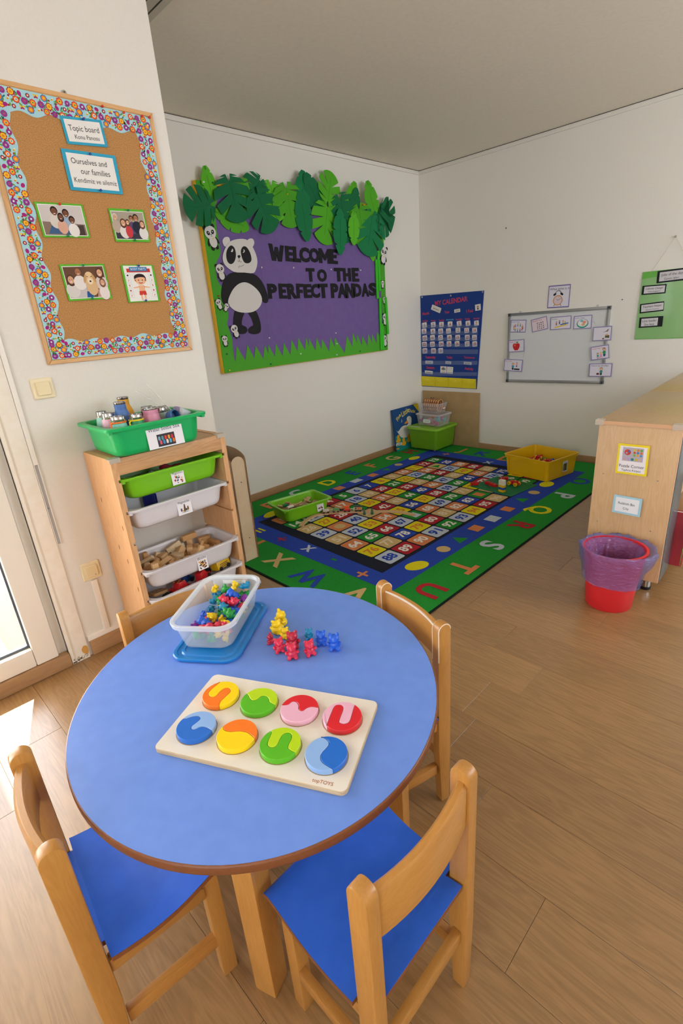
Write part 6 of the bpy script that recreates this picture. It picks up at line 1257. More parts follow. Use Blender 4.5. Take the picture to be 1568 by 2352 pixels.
BLK_G = {'M': [(0, 0), (0, 1), (.25, 1), (.5, .55), (.75, 1), (1, 1), (1, 0), (.73, 0), (.73, .5), (.57, .2), (.43, .2), (.27, .5), (.27, 0)], 'N': [(0, 0), (0, 1), (.28, 1), (.69, .42), (.69, 1), (1, 1), (1, 0), (.72, 0), (.31, .56), (.31, 0)],
         'W': [(0, 1), (.18, 0), (.43, 0), (.5, .38), (.57, 0), (.82, 0), (1, 1), (.76, 1), (.68, .45), (.59, .85), (.41, .85), (.32, .45), (.24, 1)], 'E': [(0, 0), (0, 1), (.98, 1), (1, .78), (.42, .77), (.42, .62), (.86, .62), (.86, .40), (.42, .39), (.42, .23), (1, .22), (1, 0)],
         'L': [(0, 0), (0, 1), (.44, 1), (.42, .25), (1, .25), (1, 0)], 'T': [(0, 1), (1, 1), (1, .75), (.68, .75), (.68, 0), (.33, 0), (.33, .75), (0, .75)], 'H': [(0, 0), (0, 1), (.34, 1), (.34, .62), (.66, .62), (.66, 1), (1, 1), (1, 0), (.66, 0), (.66, .38), (.34, .38), (.34, 0)],
         'F': [(0, 0), (0, 1), (1, 1), (1, .77), (.42, .77), (.42, .6), (.86, .6), (.86, .37), (.42, .37), (.42, 0)]}
for ch, ax_, ay_, bx_, by_, an in GLY:
    c0, c1 = Pz((ax_ + bx_) / 2, ay_), Pz((ax_ + bx_) / 2, by_); e0, e1 = Pz(ax_, (ay_ + by_) / 2), Pz(bx_, (ay_ + by_) / 2)
    w = e1[0] - e0[0]; h = c0[1] - c1[1]; cx_, cy_ = (e0[0] + e1[0]) / 2, (c0[1] + c1[1]) / 2
    m = MB()
    if ch in BLK_G: m.prism([((x - .5) * w, (y - .5) * h) for x, y in BLK_G[ch]], 0, 0.0022, paper('#1d1b1e'))
    else: m.text(ch, 0, 0, 1, paper('#1d1b1e'), 0, bold=0.055, depth=0.0022, box=(-w / 2, -h / 2, w / 2, h / 2))
    o = m.build('letter', t); o.location = (cx_, cy_, ZF + 0.0016); o.rotation_euler = (0, 0, D(-an))
# small pandas
def small_panda(x, y, hp, rot, glance=0):
    cx_, cz_ = Pz(x, y); h = abs(Pz(x, y - hp / 2)[1] - Pz(x, y + hp / 2)[1]); m = MB(); z = 0
    e = lambda a, b_, rx, ry, z_, mat, an=0, th=0.0008: m.prism(ellip(a * h, b_ * h, rx * h, ry * h, an), z_, z_ + th, mat)
    for s in (-1, 1): e(s * .21, .42, .10, .10, 0, BKP); e(s * .20, -.16, .08, .17, 0.0002, BKP, s * .5); e(s * .11, -.40, .09, .12, 0.0002, BKP)
    e(0, -.18, .20, .24, 0.0004, WHP); e(0, .20, .30, .27, 0.001, WHP)
    for s in (-1, 1): e(s * .12, .20, .075, .095, 0.0018, BKP, -s * .5, .0005); e(s * .115, .215, .022, .028, 0.0023, WHP, 0, .0004)
    e(0, .11, .03, .022, 0.0018, BKP, 0, .0005); e(0, .05, .05, .01, 0.0018, paper('#8a8482'), 0, .0003); e(.03, -.06, .06, .02, 0.0016, paper('#e6c23a'), .4, .0005)
    o = m.build('small_panda', t); o.location = (cx_, cz_, ZF + 0.0052); o.rotation_euler = (0, 0, D(rot))
for q in ((205, 520, 178, 14), (270, 772, 128, 10), (258, 1002, 84, 18), (308, 1024, 66, -30), (374, 1196, 104, 20), (300, 1266, 82, 4), (1442, 650, 134, -12), (1392, 738, 66, 8), (1434, 858, 58, 0), (1446, 972, 54, 0), (1452, 1110, 90, 0), (1450, 1264, 88, 14)): small_panda(*q)
for (xa, ya, xb, yb) in ((1384, 618, 1420, 905), (1371, 680, 1404, 960), (1398, 955, 1432, 1328), (1440, 950, 1478, 1215), (1414, 1140, 1446, 1328)):
    a = Pz(xa + 12, ya); b_ = Pz(xb - 10, yb); m = MB(); m.tube([(*a, ZF + 0.012), (*b_, ZF + 0.012)], 0.013, paper('#3fc22c'), 12); m.build('bamboo_stick', t, smooth=50)
for x, y, c in ((560, 736, '#f0f0f0'), (790, 738, '#f0f0f0'), (1060, 750, '#f0f0f0'), (1272, 756, '#f0f0f0'), (615, 1243, '#f0f0f0'), (1095, 1208, '#f0f0f0'), (842, 1357, '#f0f0f0'), (1102, 1364, '#f0f0f0'), (330, 1476, '#f0e040'), (126, 130, '#f0f0f0'), (1102, 1284, '#f0f0f0'), (254, 940, '#c8401c'), (192, 134, '#0f6a3a'), (728, 216, '#e0c020'), (1270, 292, '#c8301c'), (628, 1430, '#0f7a5a'), (1270, 1338, '#0f7a5a'), (312, 1358, '#0f7a5a')):
    p = Pz(x, y); pin(t, p[0], p[1], ZF + (0.001 if y > 400 else 0.03), c, 0.0052)
# ================================================================== calendar on the back wall
CK = 8.2526
def cpx(x, y): return (940 + x / CK, 650 + y / CK)
q = [Vector(WB(*cpx(*p))) for p in ((206, 245), (1418, 142), (1278, 2012), (172, 1952))]
ctl, ctr, cbr, cbl = q
cc_ = (ctl + ctr + cbr + cbl) / 4
t = thing('pocket_calendar', 'blue fabric pocket calendar headed My Calendar, in the corner of the back wall', 'calendar', mat=frameB(max(cc_.x, 0.0), -0.0006, cc_.y))
cx0 = max(cc_.x, 0.0)
def Cz(x, y): p = WB(*cpx(x, y), -0.006); return (p[0] - cx0, p[1] - cc_.y)
CBL = speckle('calendar_blue', '#1c3a80', '#1f408c', 200, 0.7, 0.1, 0.0006)
m = MB(); poly = [(max(-cx0 + 0.003, p.x - cx0), p.y - cc_.y) for p in (cbl, cbr, ctr, ctl)]
m.prism(poly, 0, 0.005, CBL, ch=0.001); m.build('backing', t)
PKT = C('#8fa4d8', 0.12, 0, 0.16, 0.7); CRD = paper('#e3ddd8'); CRED = paper('#b83a44'); HDR = paper('#c8405c')
for (xa, ya, xb, yb) in ((215, 790, 1300, 860), (215, 915, 1300, 985), (212, 1030, 1295, 1100), (212, 1150, 1295, 1215), (210, 1260, 1300, 1345), (205, 1475, 1290, 1550), (205, 1690, 1280, 1760)):
    a, b_, c, d = Cz(xa, yb), Cz(xb, yb), Cz(xb, ya), Cz(xa, ya); m = MB(); m.prism([a, b_, c, d], 0.0075, 0.0080, PKT); m.build('clear_pocket', t)
pos = [[(285, 800), (452, 790), (607, 787), (770, 780), (942, 770), (1110, 766), (1270, 762)], [(278, 914), (446, 916), (592, 914), (740, 910), (920, 895), (1085, 898), (1235, 896)], [(292, 1045), (438, 1036), (590, 1036), (757, 1033), (915, 1034), (1096, 1032), (1232, 1034)],
       [(285, 1165), (436, 1162), (602, 1156), (750, 1154), (904, 1152), (1094, 1154), (1237, 1155)], [(293, 1286), (455, 1286), (594, 1284)]]
random.seed(2); n_ = 0
for row in pos:
    for (x, y) in row:
        n_ += 1; c = Cz(x, y); w = abs(Cz(x + 44, y)[0] - Cz(x - 44, y)[0]); h = abs(Cz(x, y - 50)[1] - Cz(x, y + 50)[1])
        m = MB(); m.prism(rrect(w, h, w * .12, 2), 0.0055, 0.0065, CRD); o = m.build('day_card', t)
        m = MB(); m.text(str(n_), 0, 0, h * 0.80, CRED, 0.0069, bold=0.02, wide=0.86); k = m.build('number', o)
        o.location = (c[0], c[1], 0); o.rotation_euler = (0, 0, D(random.uniform(-3, 3) + 4))
m = MB()
for s_, x, y, hh, wd, an in (('MY CALENDAR', 785, 345, 112, 620, 3.6), ('Month', 310, 578, 56, 128, 4), ('Year', 712, 552, 50, 98, 4), ('I Feel', 1140, 530, 56, 124, 4), ('Yesterday', 396, 1408, 50, 198, 1), ('Today', 758, 1410, 50, 116, 0), ('Tomorrow', 1135, 1412, 50, 205, -1), ('Season', 396, 1602, 46, 150, -1), ('Activity', 1128, 1625, 50, 166, -3),
                         ('Sunday', 298, 718, 34, 96, 3), ('Monday', 452, 710, 34, 84, 3), ('Tuesday', 606, 704, 34, 104, 3), ('Thursday', 934, 688, 36, 126, 3), ('Friday', 1100, 680, 36, 90, 3), ('Saturday', 1272, 670, 36, 116, 3)):
    c = Cz(x, y); w = abs(Cz(x + wd / 2, y)[0] - Cz(x - wd / 2, y)[0]); m.text(s_, c[0], c[1], 1, HDR, 0.0056, ang=D(an - 1), bold=0.025, w=w)
c = Cz(766, 694); m.text('Wednesday', c[0], c[1], 1, paper('#5aa8c8'), 0.0056, ang=D(2), bold=0.02, w=abs(Cz(840, 694)[0] - Cz(692, 694)[0])); m.build('lettering', t)
def ccard(x, y, wpx, hpx, an, txt, tcol='#2a2a2e', nm='word_card', z=0.0062):
    c = Cz(x, y); w = abs(Cz(x + wpx / 2, y)[0] - Cz(x - wpx / 2, y)[0]); h = abs(Cz(x, y - hpx / 2)[1] - Cz(x, y + hpx / 2)[1])
    m = MB(); m.prism(rrect(w, h, w * .05, 2), z, z + 0.001, CRD); o = m.build(nm, t); o.location = (c[0], c[1], 0); o.rotation_euler = (0, 0, D(an))
    if txt: m = MB(); m.text(txt, 0, 0, 1, paper(tcol), z + .0014, w=w * .62); m.build('lettering', o)
    return o, w, h, z
ccard(510, 490, 185, 100, -22, 'January', z=.009); ccard(906, 526, 112, 64, 5, '2025'); ccard(374, 1502, 144, 58, -1, 'Thursday'); ccard(737, 1508, 108, 52, -3, 'Friday'); ccard(1104, 1522, 150, 52, -4, 'Saturday'); ccard(368, 1692, 150, 58, -4, 'Summer')
o, w, h, z = ccard(1298, 462, 106, 118, 5, None, nm='picture_card')
m = MB(); m.flat(ellip(0, h * .08, w * .16, h * .16), z + .0014, paper('#3a2c28')); m.flat(ellip(0, h * .02, w * .12, h * .13), z + .0016, paper('#c89070')); m.flat(ellip(0, -h * .22, w * .14, h * .15), z + .0014, paper('#2c3038')); m.build('picture', o)
for x, y, an, sun in ((645, 1645, -2, 0), (768, 1655, -4, 1)):
    o, w, h, z = ccard(x, y, 116, 132, an, None, nm='picture_card'); m = MB(); g_ = paper('#8e9298' if not sun else '#d8dce0')
    if sun: m.flat(ellip(w * .2, h * .26, w * .12, w * .12), z + .0013, paper('#e2c050'))
    for dx, dy, r in ((-.18, .08, .16), (.0, .16, .2), (.2, .08, .15), (0, .04, .2)): m.flat(ellip(dx * w, dy * h + .04 * h, r * w, r * w * .8), z + .0014 + .00003 * (dx + 1), g_)
    m.text('cloudy' if not sun else 'partly sunny', 0, -h * .33, 1, paper('#5a5a60'), z + .0014, w=w * .5); m.build('picture', o)
YP = C('#d8c70e', 0.55)
for k, (xa, xb) in enumerate(((222, 487), (490, 742), (745, 1008), (1010, 1262))):
    ya, yb = 1765 + 52 * k / 3.6, 1945 + 58 * k / 3.8
    a, b_, c, d = Cz(xa, yb), Cz(xb, yb + 14), Cz(xb, ya + 14), Cz(xa, ya); m = MB(); m.prism([a, b_, c, d], 0.005, 0.009, YP); o = m.build('yellow_pocket', t)
    cx_ = (c[0] + d[0]) / 2; w = (c[0] - d[0]) / 2 * .92; top = (c[1] + d[1]) / 2 - .002; dp = abs(Cz(xa, 0)[1] - Cz(xa, 95)[1])
    m = MB(); m.prism([(cx_ + w, top)] + [(cx_ + w * math.cos(a_), top - dp * math.sin(a_)) for a_ in [PI * j / 12 for j in range(1, 12)]] + [(cx_ - w, top)], 0.009, 0.0105, C('#e0cf18', 0.55)); m.build('flap', o)
    m = MB(); m.prism(circle(0.0042, 10, cx_, top - dp * .55), 0.0105, 0.012, C('#f0e8b0', 0.4)); m.build('snap', o)
for x, y in ((238, 268), (783, 240), (1385, 168)):
    p = Cz(x, y); m = MB(); m.prism(circle(0.009, 14, *p), 0.005, 0.0065, C('#c9ccd4', 0.25, 0.7)); m.prism(circle(0.004, 10, *p), 0.0065, 0.009, C('#9a9da4', 0.25, 0.7)); m.build('eyelet', t)

# ================================================================== whiteboard
WK = 5.4069
def wpx(x, y): return (1140 + x / WK, 640 + y / WK)
q = [Vector(WB(*wpx(*p), -0.02)) for p in ((146, 436), (1418, 338), (1318, 1308), (116, 1284))]
wc, ww, wh, wa = fitrect(q)
t = thing('whiteboard', 'small whiteboard in a grey metal frame on the back wall', 'whiteboard', mat=frameB(wc.x, -0.0006, wc.y) @ Matrix.Rotation(wa, 4, 'Z'))
m = MB(); m.box(-ww / 2 + 0.006, ww / 2 - 0.006, -wh / 2 + 0.006, wh / 2 - 0.006, 0, 0.012, C('#d6d8da', 0.16)); m.build('writing_panel', t)
ALU = C('#a3a6a8', 0.35, 0.75); X, Z = ww / 2, wh / 2; fw = 0.024
for a in ((-X + fw * .9, X - fw * .9, Z - fw, Z), (-X + fw * .9, X - fw * .9, -Z, -Z + fw), (-X, -X + fw, -Z + fw * .9, Z - fw * .9), (X - fw, X, -Z + fw * .9, Z - fw * .9)):
    m = MB(); m.box(a[0], a[1], a[2], a[3], 0, 0.020, ALU); m.build('frame_bar', t, bevel=0.004)
for sx in (-1, 1):
    for sz in (-1, 1):
        m = MB(); m.prism([(sx * (X + .001), sz * (Z + .001)), (sx * (X - fw * 1.1), sz * (Z + .001)), (sx * (X - fw * 1.1), sz * (Z - fw)), (sx * (X - fw), sz * (Z - fw * 1.1)), (sx * (X + .001), sz * (Z - fw * 1.1))], 0, 0.0215, C('#5c6063', 0.45)); m.prism(circle(0.007, 10, sx * (X - fw * .45), sz * (Z - fw * .45)), 0.0215, 0.0225, C('#1d1e20', 0.5)); m.build('corner_cap', t)
for fx in (-.28, .28):
    m = MB(); m.prism(rrect(0.02, 0.022, 0.008, 4, fx * ww * 1.35, Z + 0.006), 0, 0.003, C('#d8d8d4', 0.3, 0, 0.8)); m.build('wall_clip', t)
m = MB(); m.tube([(-0.62 * X, 0.03, 0.0125), (-0.605 * X, -0.0, 0.0125), (-0.625 * X, -0.05, 0.0125), (-0.64 * X, -0.09, 0.0125)], 0.0008, C('#8a8d92'), 5); m.tube([(0.66 * X, Z * .62, 0.0125), (0.72 * X, Z * .64, 0.0125), (0.75 * X, Z * .58, 0.0125)], 0.0008, C('#6a6d72'), 5); m.tube([(-.84 * X, .06, .0125), (-.83 * X, .068, .0125), (-.838 * X, .052, .0125)], 0.0012, C('#55585c'), 5); m.build('pen_marks', t)
GLZ = C('#f2f2f8', 0.06, 0, 0.12, 1.0)
def wcard(label, px, title, tcol, draw, zoff=0.0145, edge='#7a6ea8', base='#dedae6', xoff=0.014, name='picture_card', group='picture cards on the whiteboard'):
    q = [Vector(WB(*wpx(*p), -zoff)) for p in px]; c, w, h, a = fitrect(q)
    k = thing(name, label, 'card', mat=frameB(c.x, -zoff, c.y) @ Matrix.Rotation(a, 4, 'Z'), group=group)
    m = MB(); m.prism(rrect(w + xoff, h + xoff, 0.004, 2), 0, 0.0006, GLZ); m.build('lamination', k)
    m = MB(); m.prism(rrect(w, h, 0.002, 2), 0.0001, 0.0011, paper(edge)); m.prism(rrect(w * .93, h * .9, 0.001, 2), 0.0011, 0.0014, paper(base)); f = m.build('paper', k)
    m = MB()
    if title: m.text(title, -w * .43, h * .34, h * .15, paper(tcol), 0.0017, align='L')
    draw(m, w, h, 0.0017); m.build('print', k)
    return k
def child(m, x, y, s, z, shirt, hair='#4a2e1e', trous='#2c4a7a'):
    s = s * 1.3
    m.flat(ellip(x, y - s * .42, s * .16, s * .22), z, paper(trous)); m.flat(ellip(x, y - s * .1, s * .2, s * .25), z + .0001, paper(shirt)); m.flat(ellip(x, y + s * .28, s * .2, s * .2), z + .0002, paper(hair)); m.flat(ellip(x, y + s * .23, s * .16, s * .16), z + .0003, paper('#e6b48e'))
def d_circle(m, w, h, z):
    for k in range(11):
        a = 2 * PI * k / 11; child(m, w * .02 + w * .29 * math.cos(a), -h * .1 + h * .22 * math.sin(a), h * .18, z + .00002 * k, ['#d84a4a', '#e0b030', '#4a8ac8', '#5aa84a', '#8a5ab0'][k % 5], ['#2a1c16', '#c89040', '#5a3420'][k % 3])
def d_act(m, w, h, z):
    for k in range(16):
        x, y = (k % 4 - 1.5) * w * .12 + w * .05, (1.5 - k // 4) * h * .15 - h * .1; m.flat(ellip(x, y, h * .035, h * .05, k), z, paper(['#4a4a50', '#7a7a82', '#2e2e34'][k % 3])); m.flat(ellip(x + h * .03, y - h * .03, h * .03, h * .015, k * 2), z + .0001, paper('#5a5a62'))
def d_play(m, w, h, z):
    for x, y, c in ((-.2, 0, '#d8463a'), (-.05, .08, '#2e5aa8'), (.12, .05, '#e0b030'), (.22, -.05, '#3a8a5a')): child(m, x * w, y * h, h * .22, z, c)
    m.flat([(-.3 * w, -.3 * h), (.32 * w, -.12 * h), (.34 * w, -.2 * h), (-.26 * w, -.38 * h)], z + .0004, paper('#e8c030')); m.flat([(-.02 * w, -.1 * h), (.38 * w, .0 * h), (.38 * w, -.08 * h), (0, -.18 * h)], z + .0003, paper('#3a6ab0'))
def d_plate(m, w, h, z):
    m.flat(ellip(0, -h * .1, w * .33, h * .34), z, paper('#1f9a8a')); m.flat(ellip(0, -h * .06, w * .28, h * .28), z + .0001, paper('#e8e4e0'))
    for x, y, c in ((-.1, -.06, '#f4f0ee'), (.1, 0, '#e89070'), (.04, -.18, '#d8b080'), (-.05, .08, '#8ac0d8')): m.flat(ellip(x * w, y * h, w * .09, h * .1), z + .0002, paper(c))
def d_apple(m, w, h, z):
    m.flat(smooth2([(0, h * .18), (w * .12, h * .22), (w * .22, h * .1), (w * .2, -h * .15), (w * .08, -h * .38), (0, -h * .35), (-w * .08, -h * .38), (-w * .2, -h * .15), (-w * .22, h * .1), (-w * .12, h * .22)], 4, True), z, paper('#c8262a')); m.flat(ellip(-w * .09, h * .05, w * .05, h * .09, .4), z + .0001, paper('#e86a5a')); m.flat(ellip(w * .07, h * .29, w * .07, h * .05, .5), z + .0001, paper('#3f8a3a')); m.flat([(0, h * .18), (w * .012, h * .18), (w * .03, h * .34), (w * .015, h * .35)], z + .0001, paper('#4a3020'))
def d_read(m, w, h, z):
    child(m, 0, -h * .04, h * .42, z, '#3a9ab0', '#c87a5a', '#2a2a30'); child(m, w * .2, h * .1, h * .28, z + .0004, '#e0a0b0', '#c84a3a'); m.flat([(.05 * w, -.38 * h), (.38 * w, -.38 * h), (.36 * w, -.25 * h), (.08 * w, -.25 * h)], z + .0004, paper('#22343a'))
def d_nap(m, w, h, z):
    m.flat([(0, .1 * h), (.3 * w, .12 * h), (.36 * w, .32 * h), (.3 * w, .3 * h), (.2 * w, .16 * h)], z, paper('#8a7462')); m.flat([(.16 * w, -.3 * h), (.4 * w, -.34 * h), (.4 * w, -.14 * h), (.18 * w, -.12 * h)], z, paper('#5a5a3a')); m.flat(ellip(.08 * w, -.36 * h, .06 * w, .05 * h), z + .0001, paper('#8a4a2a')); m.flat(ellip(.26 * w, -.1 * h, .08 * w, .06 * h), z + .0001, paper('#d8a080'))
def d_kids(m, w, h, z):
    child(m, w * .24, h * .04, h * .44, z, '#2f9a6a', '#7a4a2a'); child(m, -w * .12, -h * .18, h * .3, z + .0003, '#2aa0a8'); child(m, w * .06, -h * .14, h * .3, z + .0005, '#e8a0b8', '#e8c040'); m.flat(ellip(-w * .02, -h * .34, w * .2, h * .06), z + .0008, paper('#d8b0c8'))
def d_bye(m, w, h, z):
    child(m, w * .04, -h * .05, h * .42, z, '#4a8a8a', '#8a5a34', '#3a4a3a'); m.flat([(-w * .16, -h * .36), (-w * .04, -h * .36), (-w * .05, -h * .22), (-w * .15, -h * .22)], z, paper('#6a2a2a'))
def d_clock(m, w, h, z):
    m.flat(circle(w * .22, 24, -w * .03, -h * .17), z, paper('#cf8a3c')); m.flat(circle(w * .185, 24, -w * .03, -h * .17), z + .0001, paper('#d8c4cc'))
    m.flat([(-w * .04, -h * .17), (-w * .10, -h * .12), (-w * .095, -h * .11), (-w * .03, -h * .16)], z + .0002, INK); m.flat([(-w * .03, -h * .175), (w * .12, -h * .09), (w * .115, -h * .08), (-w * .035, -h * .16)], z + .0002, INK)
    for s in (-1, 1): m.flat(ellip(-w * .03 + s * w * .16, h * .10, w * .08, h * .05, s * -.6), z, INK); m.flat([(-w * .03 + s * w * .12, -h * .34), (-w * .03 + s * w * .14, -h * .34), (-w * .03 + s * w * .18, -h * .42), (-w * .03 + s * w * .15, -h * .42)], z, INK)
    a_ = [(-w * .03 + w * .13 * math.cos(t_), h * .12 + h * .14 * math.sin(t_), z + .0003) for t_ in [PI * k / 12 for k in range(13)]]; m.tube(a_, 0.0022, INK, 5)
wcard('Circle Time picture card of children in a ring, top left of the whiteboard', ((178, 514), (368, 512), (362, 666), (170, 666)), 'Circle Time', '#2f7ab8', d_circle)
wcard('tilted Activity Time picture card, second in the top row of the whiteboard', ((426, 516), (622, 466), (642, 622), (446, 668)), 'Activity Time', '#b0305a', d_act, base='#e2d0d8')
wcard('picture card of children playing, third in the top row of the whiteboard', ((668, 480), (930, 460), (922, 618), (668, 640)), 'Garden', '#2a8a5a', d_play)
wcard('picture card of a teal plate of food, last in the top row of the whiteboard', ((962, 466), (1188, 450), (1176, 616), (954, 630)), 'Lunch Time', '#3a6ab0', d_plate)
wcard('Snack Time picture card with a red apple on the left whiteboard edge', ((148, 768), (344, 752), (340, 904), (152, 916)), 'Snack Time', '#c83a6a', d_apple, 0.0235)
wcard('picture card of two children at bottom left of the whiteboard', ((100, 998), (328, 1008), (312, 1158), (86, 1140)), 'Play Time', '#d86a5a', d_read, 0.0235)
wcard('glare-washed picture card at the upper right edge of the whiteboard', ((1198, 604), (1434, 588), (1420, 762), (1194, 778)), '', '#888888', d_nap, 0.0235)
wcard('picture card of three children drawing, on the right whiteboard edge', ((1166, 850), (1390, 820), (1402, 982), (1178, 1020)), 'Colouring Time', '#d86a4a', d_kids, 0.0235)
wcard('Time to say Goodbye picture card, lower right on the whiteboard edge', ((1150, 1056), (1438, 1052), (1424, 1216), (1146, 1216)), 'Time to say Goodbye', '#2a2a34', d_bye, 0.0235)
wcard('What time is it card with an orange alarm clock above the whiteboard', ((648, 90), (918, 68), (902, 352), (632, 370)), 'What time is it?', '#2a2a34', d_clock, 0.002, name='clock_card', group=None, xoff=0.004)
# ================================================================== green jobs poster on a string
PK = 8.711
def jpx(x, y): return (1440 + x / PK, 530 + y / PK)
pa, pb = Vector(WB(*jpx(310, 830), -0.004)), Vector(WB(*jpx(150, 2175), -0.004)); px2 = pa.x + 0.62
jc = Vector(((pa.x + px2) / 2, (pa.y + pb.y) / 2)); JW, JH = px2 - pa.x, pa.y - pb.y
t = thing('jobs_poster', 'green laminated Jobs of the day poster hanging from a string on the back wall', 'poster', mat=frameB(jc.x, -0.003, jc.y))
m = MB(); m.prism(rrect(JW, JH, 0.002, 2), 0, 0.002, C('#5fae3c', 0.3)); m.build('green_sheet', t)
m = MB(); m.prism([(-JW / 2 - .03, -JH / 2 + .004), (JW / 2, -JH / 2 + .004), (JW / 2, JH / 2 - .003), (-JW / 2 - .012, JH / 2 - .05)], 0.0021, 0.0026, C('#f4f4ee', 0.08, 0, 0.10, 0.9)); m.build('lamination', t)
def Jz(x, y): p = WB(*jpx(x, y), -0.004); return (p[0] - jc.x, p[1] - jc.y)
nl = Jz(975, 115); h0 = Jz(475, 835)
m = MB(); m.tube([(*h0, 0.003), (*nl, 0.008), (2 * nl[0] - h0[0], h0[1] - .004, 0.003)], 0.0011, C('#b3aa98', 0.8), 6); m.build('string', t)
m = MB(); m.lathe([(0.005, -0.002), (0.005, 0.008), (0.008, 0.012), (0.0001, 0.014)], 10, C('#a89f8e', 0.5), T(nl[0], nl[1], 0)); m.build('nail', t)
for px, t1_, t2_, lab, inner in ((((610, 825), (1330, 700), (1310, 985), (585, 1040)), 'Jobs of the day', 'G\u00fcn\u00fcn i\u015fleri', 'top', (.16, .70)), (((298, 1100), (785, 1070), (772, 1245), (296, 1290)), 'Calendar Changer', 'Takvim De\u011fi\u015ftirici', 'second', (.02, .86)), (((250, 1470), (742, 1410), (730, 1600), (258, 1655)), 'Teachers Helper', '\u00d6\u011fretmen Yard\u0131mc\u0131s\u0131', 'third', (.02, .92)), (((250, 1735), (720, 1708), (706, 1910), (230, 1950)), 'Line leader', 'S\u0131ra ba\u015f\u0131', 'last', (-.05, .70))):
    q = [Vector(Jz(*p)) for p in px]; c, w, h, a = fitrect(q)
    m = MB(); m.prism(rrect(w, h, 0.002, 2), 0, 0.001, paper('#1c1d22')); o = m.build('job_label', t); o.location = (c.x, c.y, 0.0028); o.rotation_euler = (0, 0, a)
    m = MB(); sx = .02 if lab != 'last' else -.06; cx_ = w * (sx if lab != 'top' else -.08); m.prism(rrect(w * inner[1], h * .74, 0.0005, 1, cx_), 0.001, 0.0013, paper('#cfccd0')); m.text(t1_, cx_, h * .14, 1, INK, .0016, w=w * inner[1] * .86); m.text(t2_, cx_, -h * .2, 1, INK, .0016, w=w * inner[1] * .6); m.build('paper_strip', o)
m = MB(); p = WB(1162, 524); m.ball((p[0], -0.002, p[1]), 0.006, C('#6a5a48', 0.6)); p = WB(1429, 688); m.ball((p[0], -0.002, p[1]), 0.004, C('#5a4a3c', 0.6)); m.build('wall_marks', bpy.data.objects['wall_back'])
# ================================================================== the corner: backing board, book, stacked boxes
TAN = speckle('hardboard', '#a98d62', '#b0946a', 12, 0.7, 0.05, 0.001)
m = MB(); m.box(0.020, 0.722, -0.0165, -0.0145, 0.0, 0.562, TAN); o = m.build('hardboard_sheet', bevel=0.0005)
tag(o, 'tan hardboard sheet leaning on the back wall behind the stacked boxes', 'board')
o.location = (0, -0.001, 0.006)
# picture book leaning in the corner on the left wall
bl, br, tl, tr = Vector((0.075, -0.565, 0.0095)), Vector((0.075, -0.115, 0.0095)), Vector((0.026, -0.552, 0.445)), Vector((0.026, -0.105, 0.445))
ux = (br - bl).normalized(); uy = (tl - bl); uy = (uy - ux * uy.dot(ux)).normalized(); un = ux.cross(uy)
BKM = Matrix(((ux.x, uy.x, un.x, bl.x), (ux.y, uy.y, un.y, bl.y), (ux.z, uy.z, un.z, bl.z), (0, 0, 0, 1)))
BWd, BHt = (br - bl).length, 0.436
t = thing('picture_book', 'large blue picture book with a white duck leaning in the room corner', 'book', mat=BKM)
m = MB(); m.prism(rrect(BWd, BHt, 0.004, 2, BWd / 2, BHt / 2), 0, 0.003, paper('#1d4a80')); m.prism(rrect(BWd, BHt, 0.004, 2, BWd / 2, BHt / 2), -0.013, -0.010, paper('#1d4a80')); m.box(0, 0.003, 0, BHt, -0.010, 0, paper('#1d4a80')); m.build('cover', t)
m = MB(); m.box(0.003, BWd - .004, 0.004, BHt - .004, -0.010, 0, paper('#ece6d8')); m.build('pages', t)
BKK = BKM.inverted(); GKs = 9.2235
def bk(x, y):
    dv = ray(890 + x / GKs, 890 + y / GKs); n_ = un; tt = (bl - CAM).dot(n_) / dv.dot(n_); p = BKK @ (CAM + dv * tt); return (p.x, p.y)
m = MB(); z = 0.0033
m.flat([(0, 0), (BWd, 0), (BWd, BHt * .34), (BWd * .5, BHt * .33), (0, BHt * .37)], z, paper('#128a86')); m.flat([(BWd, BHt), (BWd, BHt * .78), (BWd * .80, BHt)], z, paper('#d8c01c'))
WD_ = paper('#d4d2c8'); DKY = paper('#e0ac1c'); DKO = paper('#d88a2a')
m.flat(smooth2([bk(*p) for p in ((185, 915), (215, 935), (240, 905), (300, 830), (380, 800), (440, 830), (470, 880), (460, 960), (430, 1020), (380, 1060), (300, 1062), (250, 1020), (225, 980))], 4, True), z + .0003, WD_)
m.flat(smooth2([bk(*p) for p in ((402, 800), (430, 760), (405, 700), (400, 650), (430, 608), (470, 610), (496, 650), (498, 720), (488, 800), (470, 870), (420, 860))], 4, True), z + .0005, WD_)
m.flat(smooth2([bk(*p) for p in ((412, 700), (385, 715), (345, 765), (380, 770), (425, 745))], 3, True), z + .0007, DKO)
m.flat(ellip(*bk(452, 652), .004), z + .0008, INK)
for ax_, ay_ in ((220, 1095), (335, 1155), (440, 1080)):
    m.flat(smooth2([bk(ax_ + a, ay_ + b_) for a, b_ in ((-15, -80), (15, -85), (25, -50), (20, -30), (48, 0), (45, 45), (10, 75), (-35, 70), (-45, 40), (-20, 0), (-30, -40))], 3, True), z + .0006, DKY)
def bktext(txt, x, y, wpx, an, col, b=.02):
    c = bk(x, y); c2 = bk(x + wpx, y - wpx * .2); w = math.hypot(c2[0] - c[0], c2[1] - c[1]); m.text(txt, c[0], c[1], 1, paper(col), z + .0006, ang=D(an), bold=b, w=w)
bktext('Five', 225, 630, 105, 38, '#d8c45a'); bktext('Little', 365, 520, 165, 16, '#d8c45a'); bktext('Ducks', 510, 495, 130, -14, '#d8c45a')
m.text('\u266a', *bk(290, 705), .05, paper('#e8e4dc'), z + .0006)
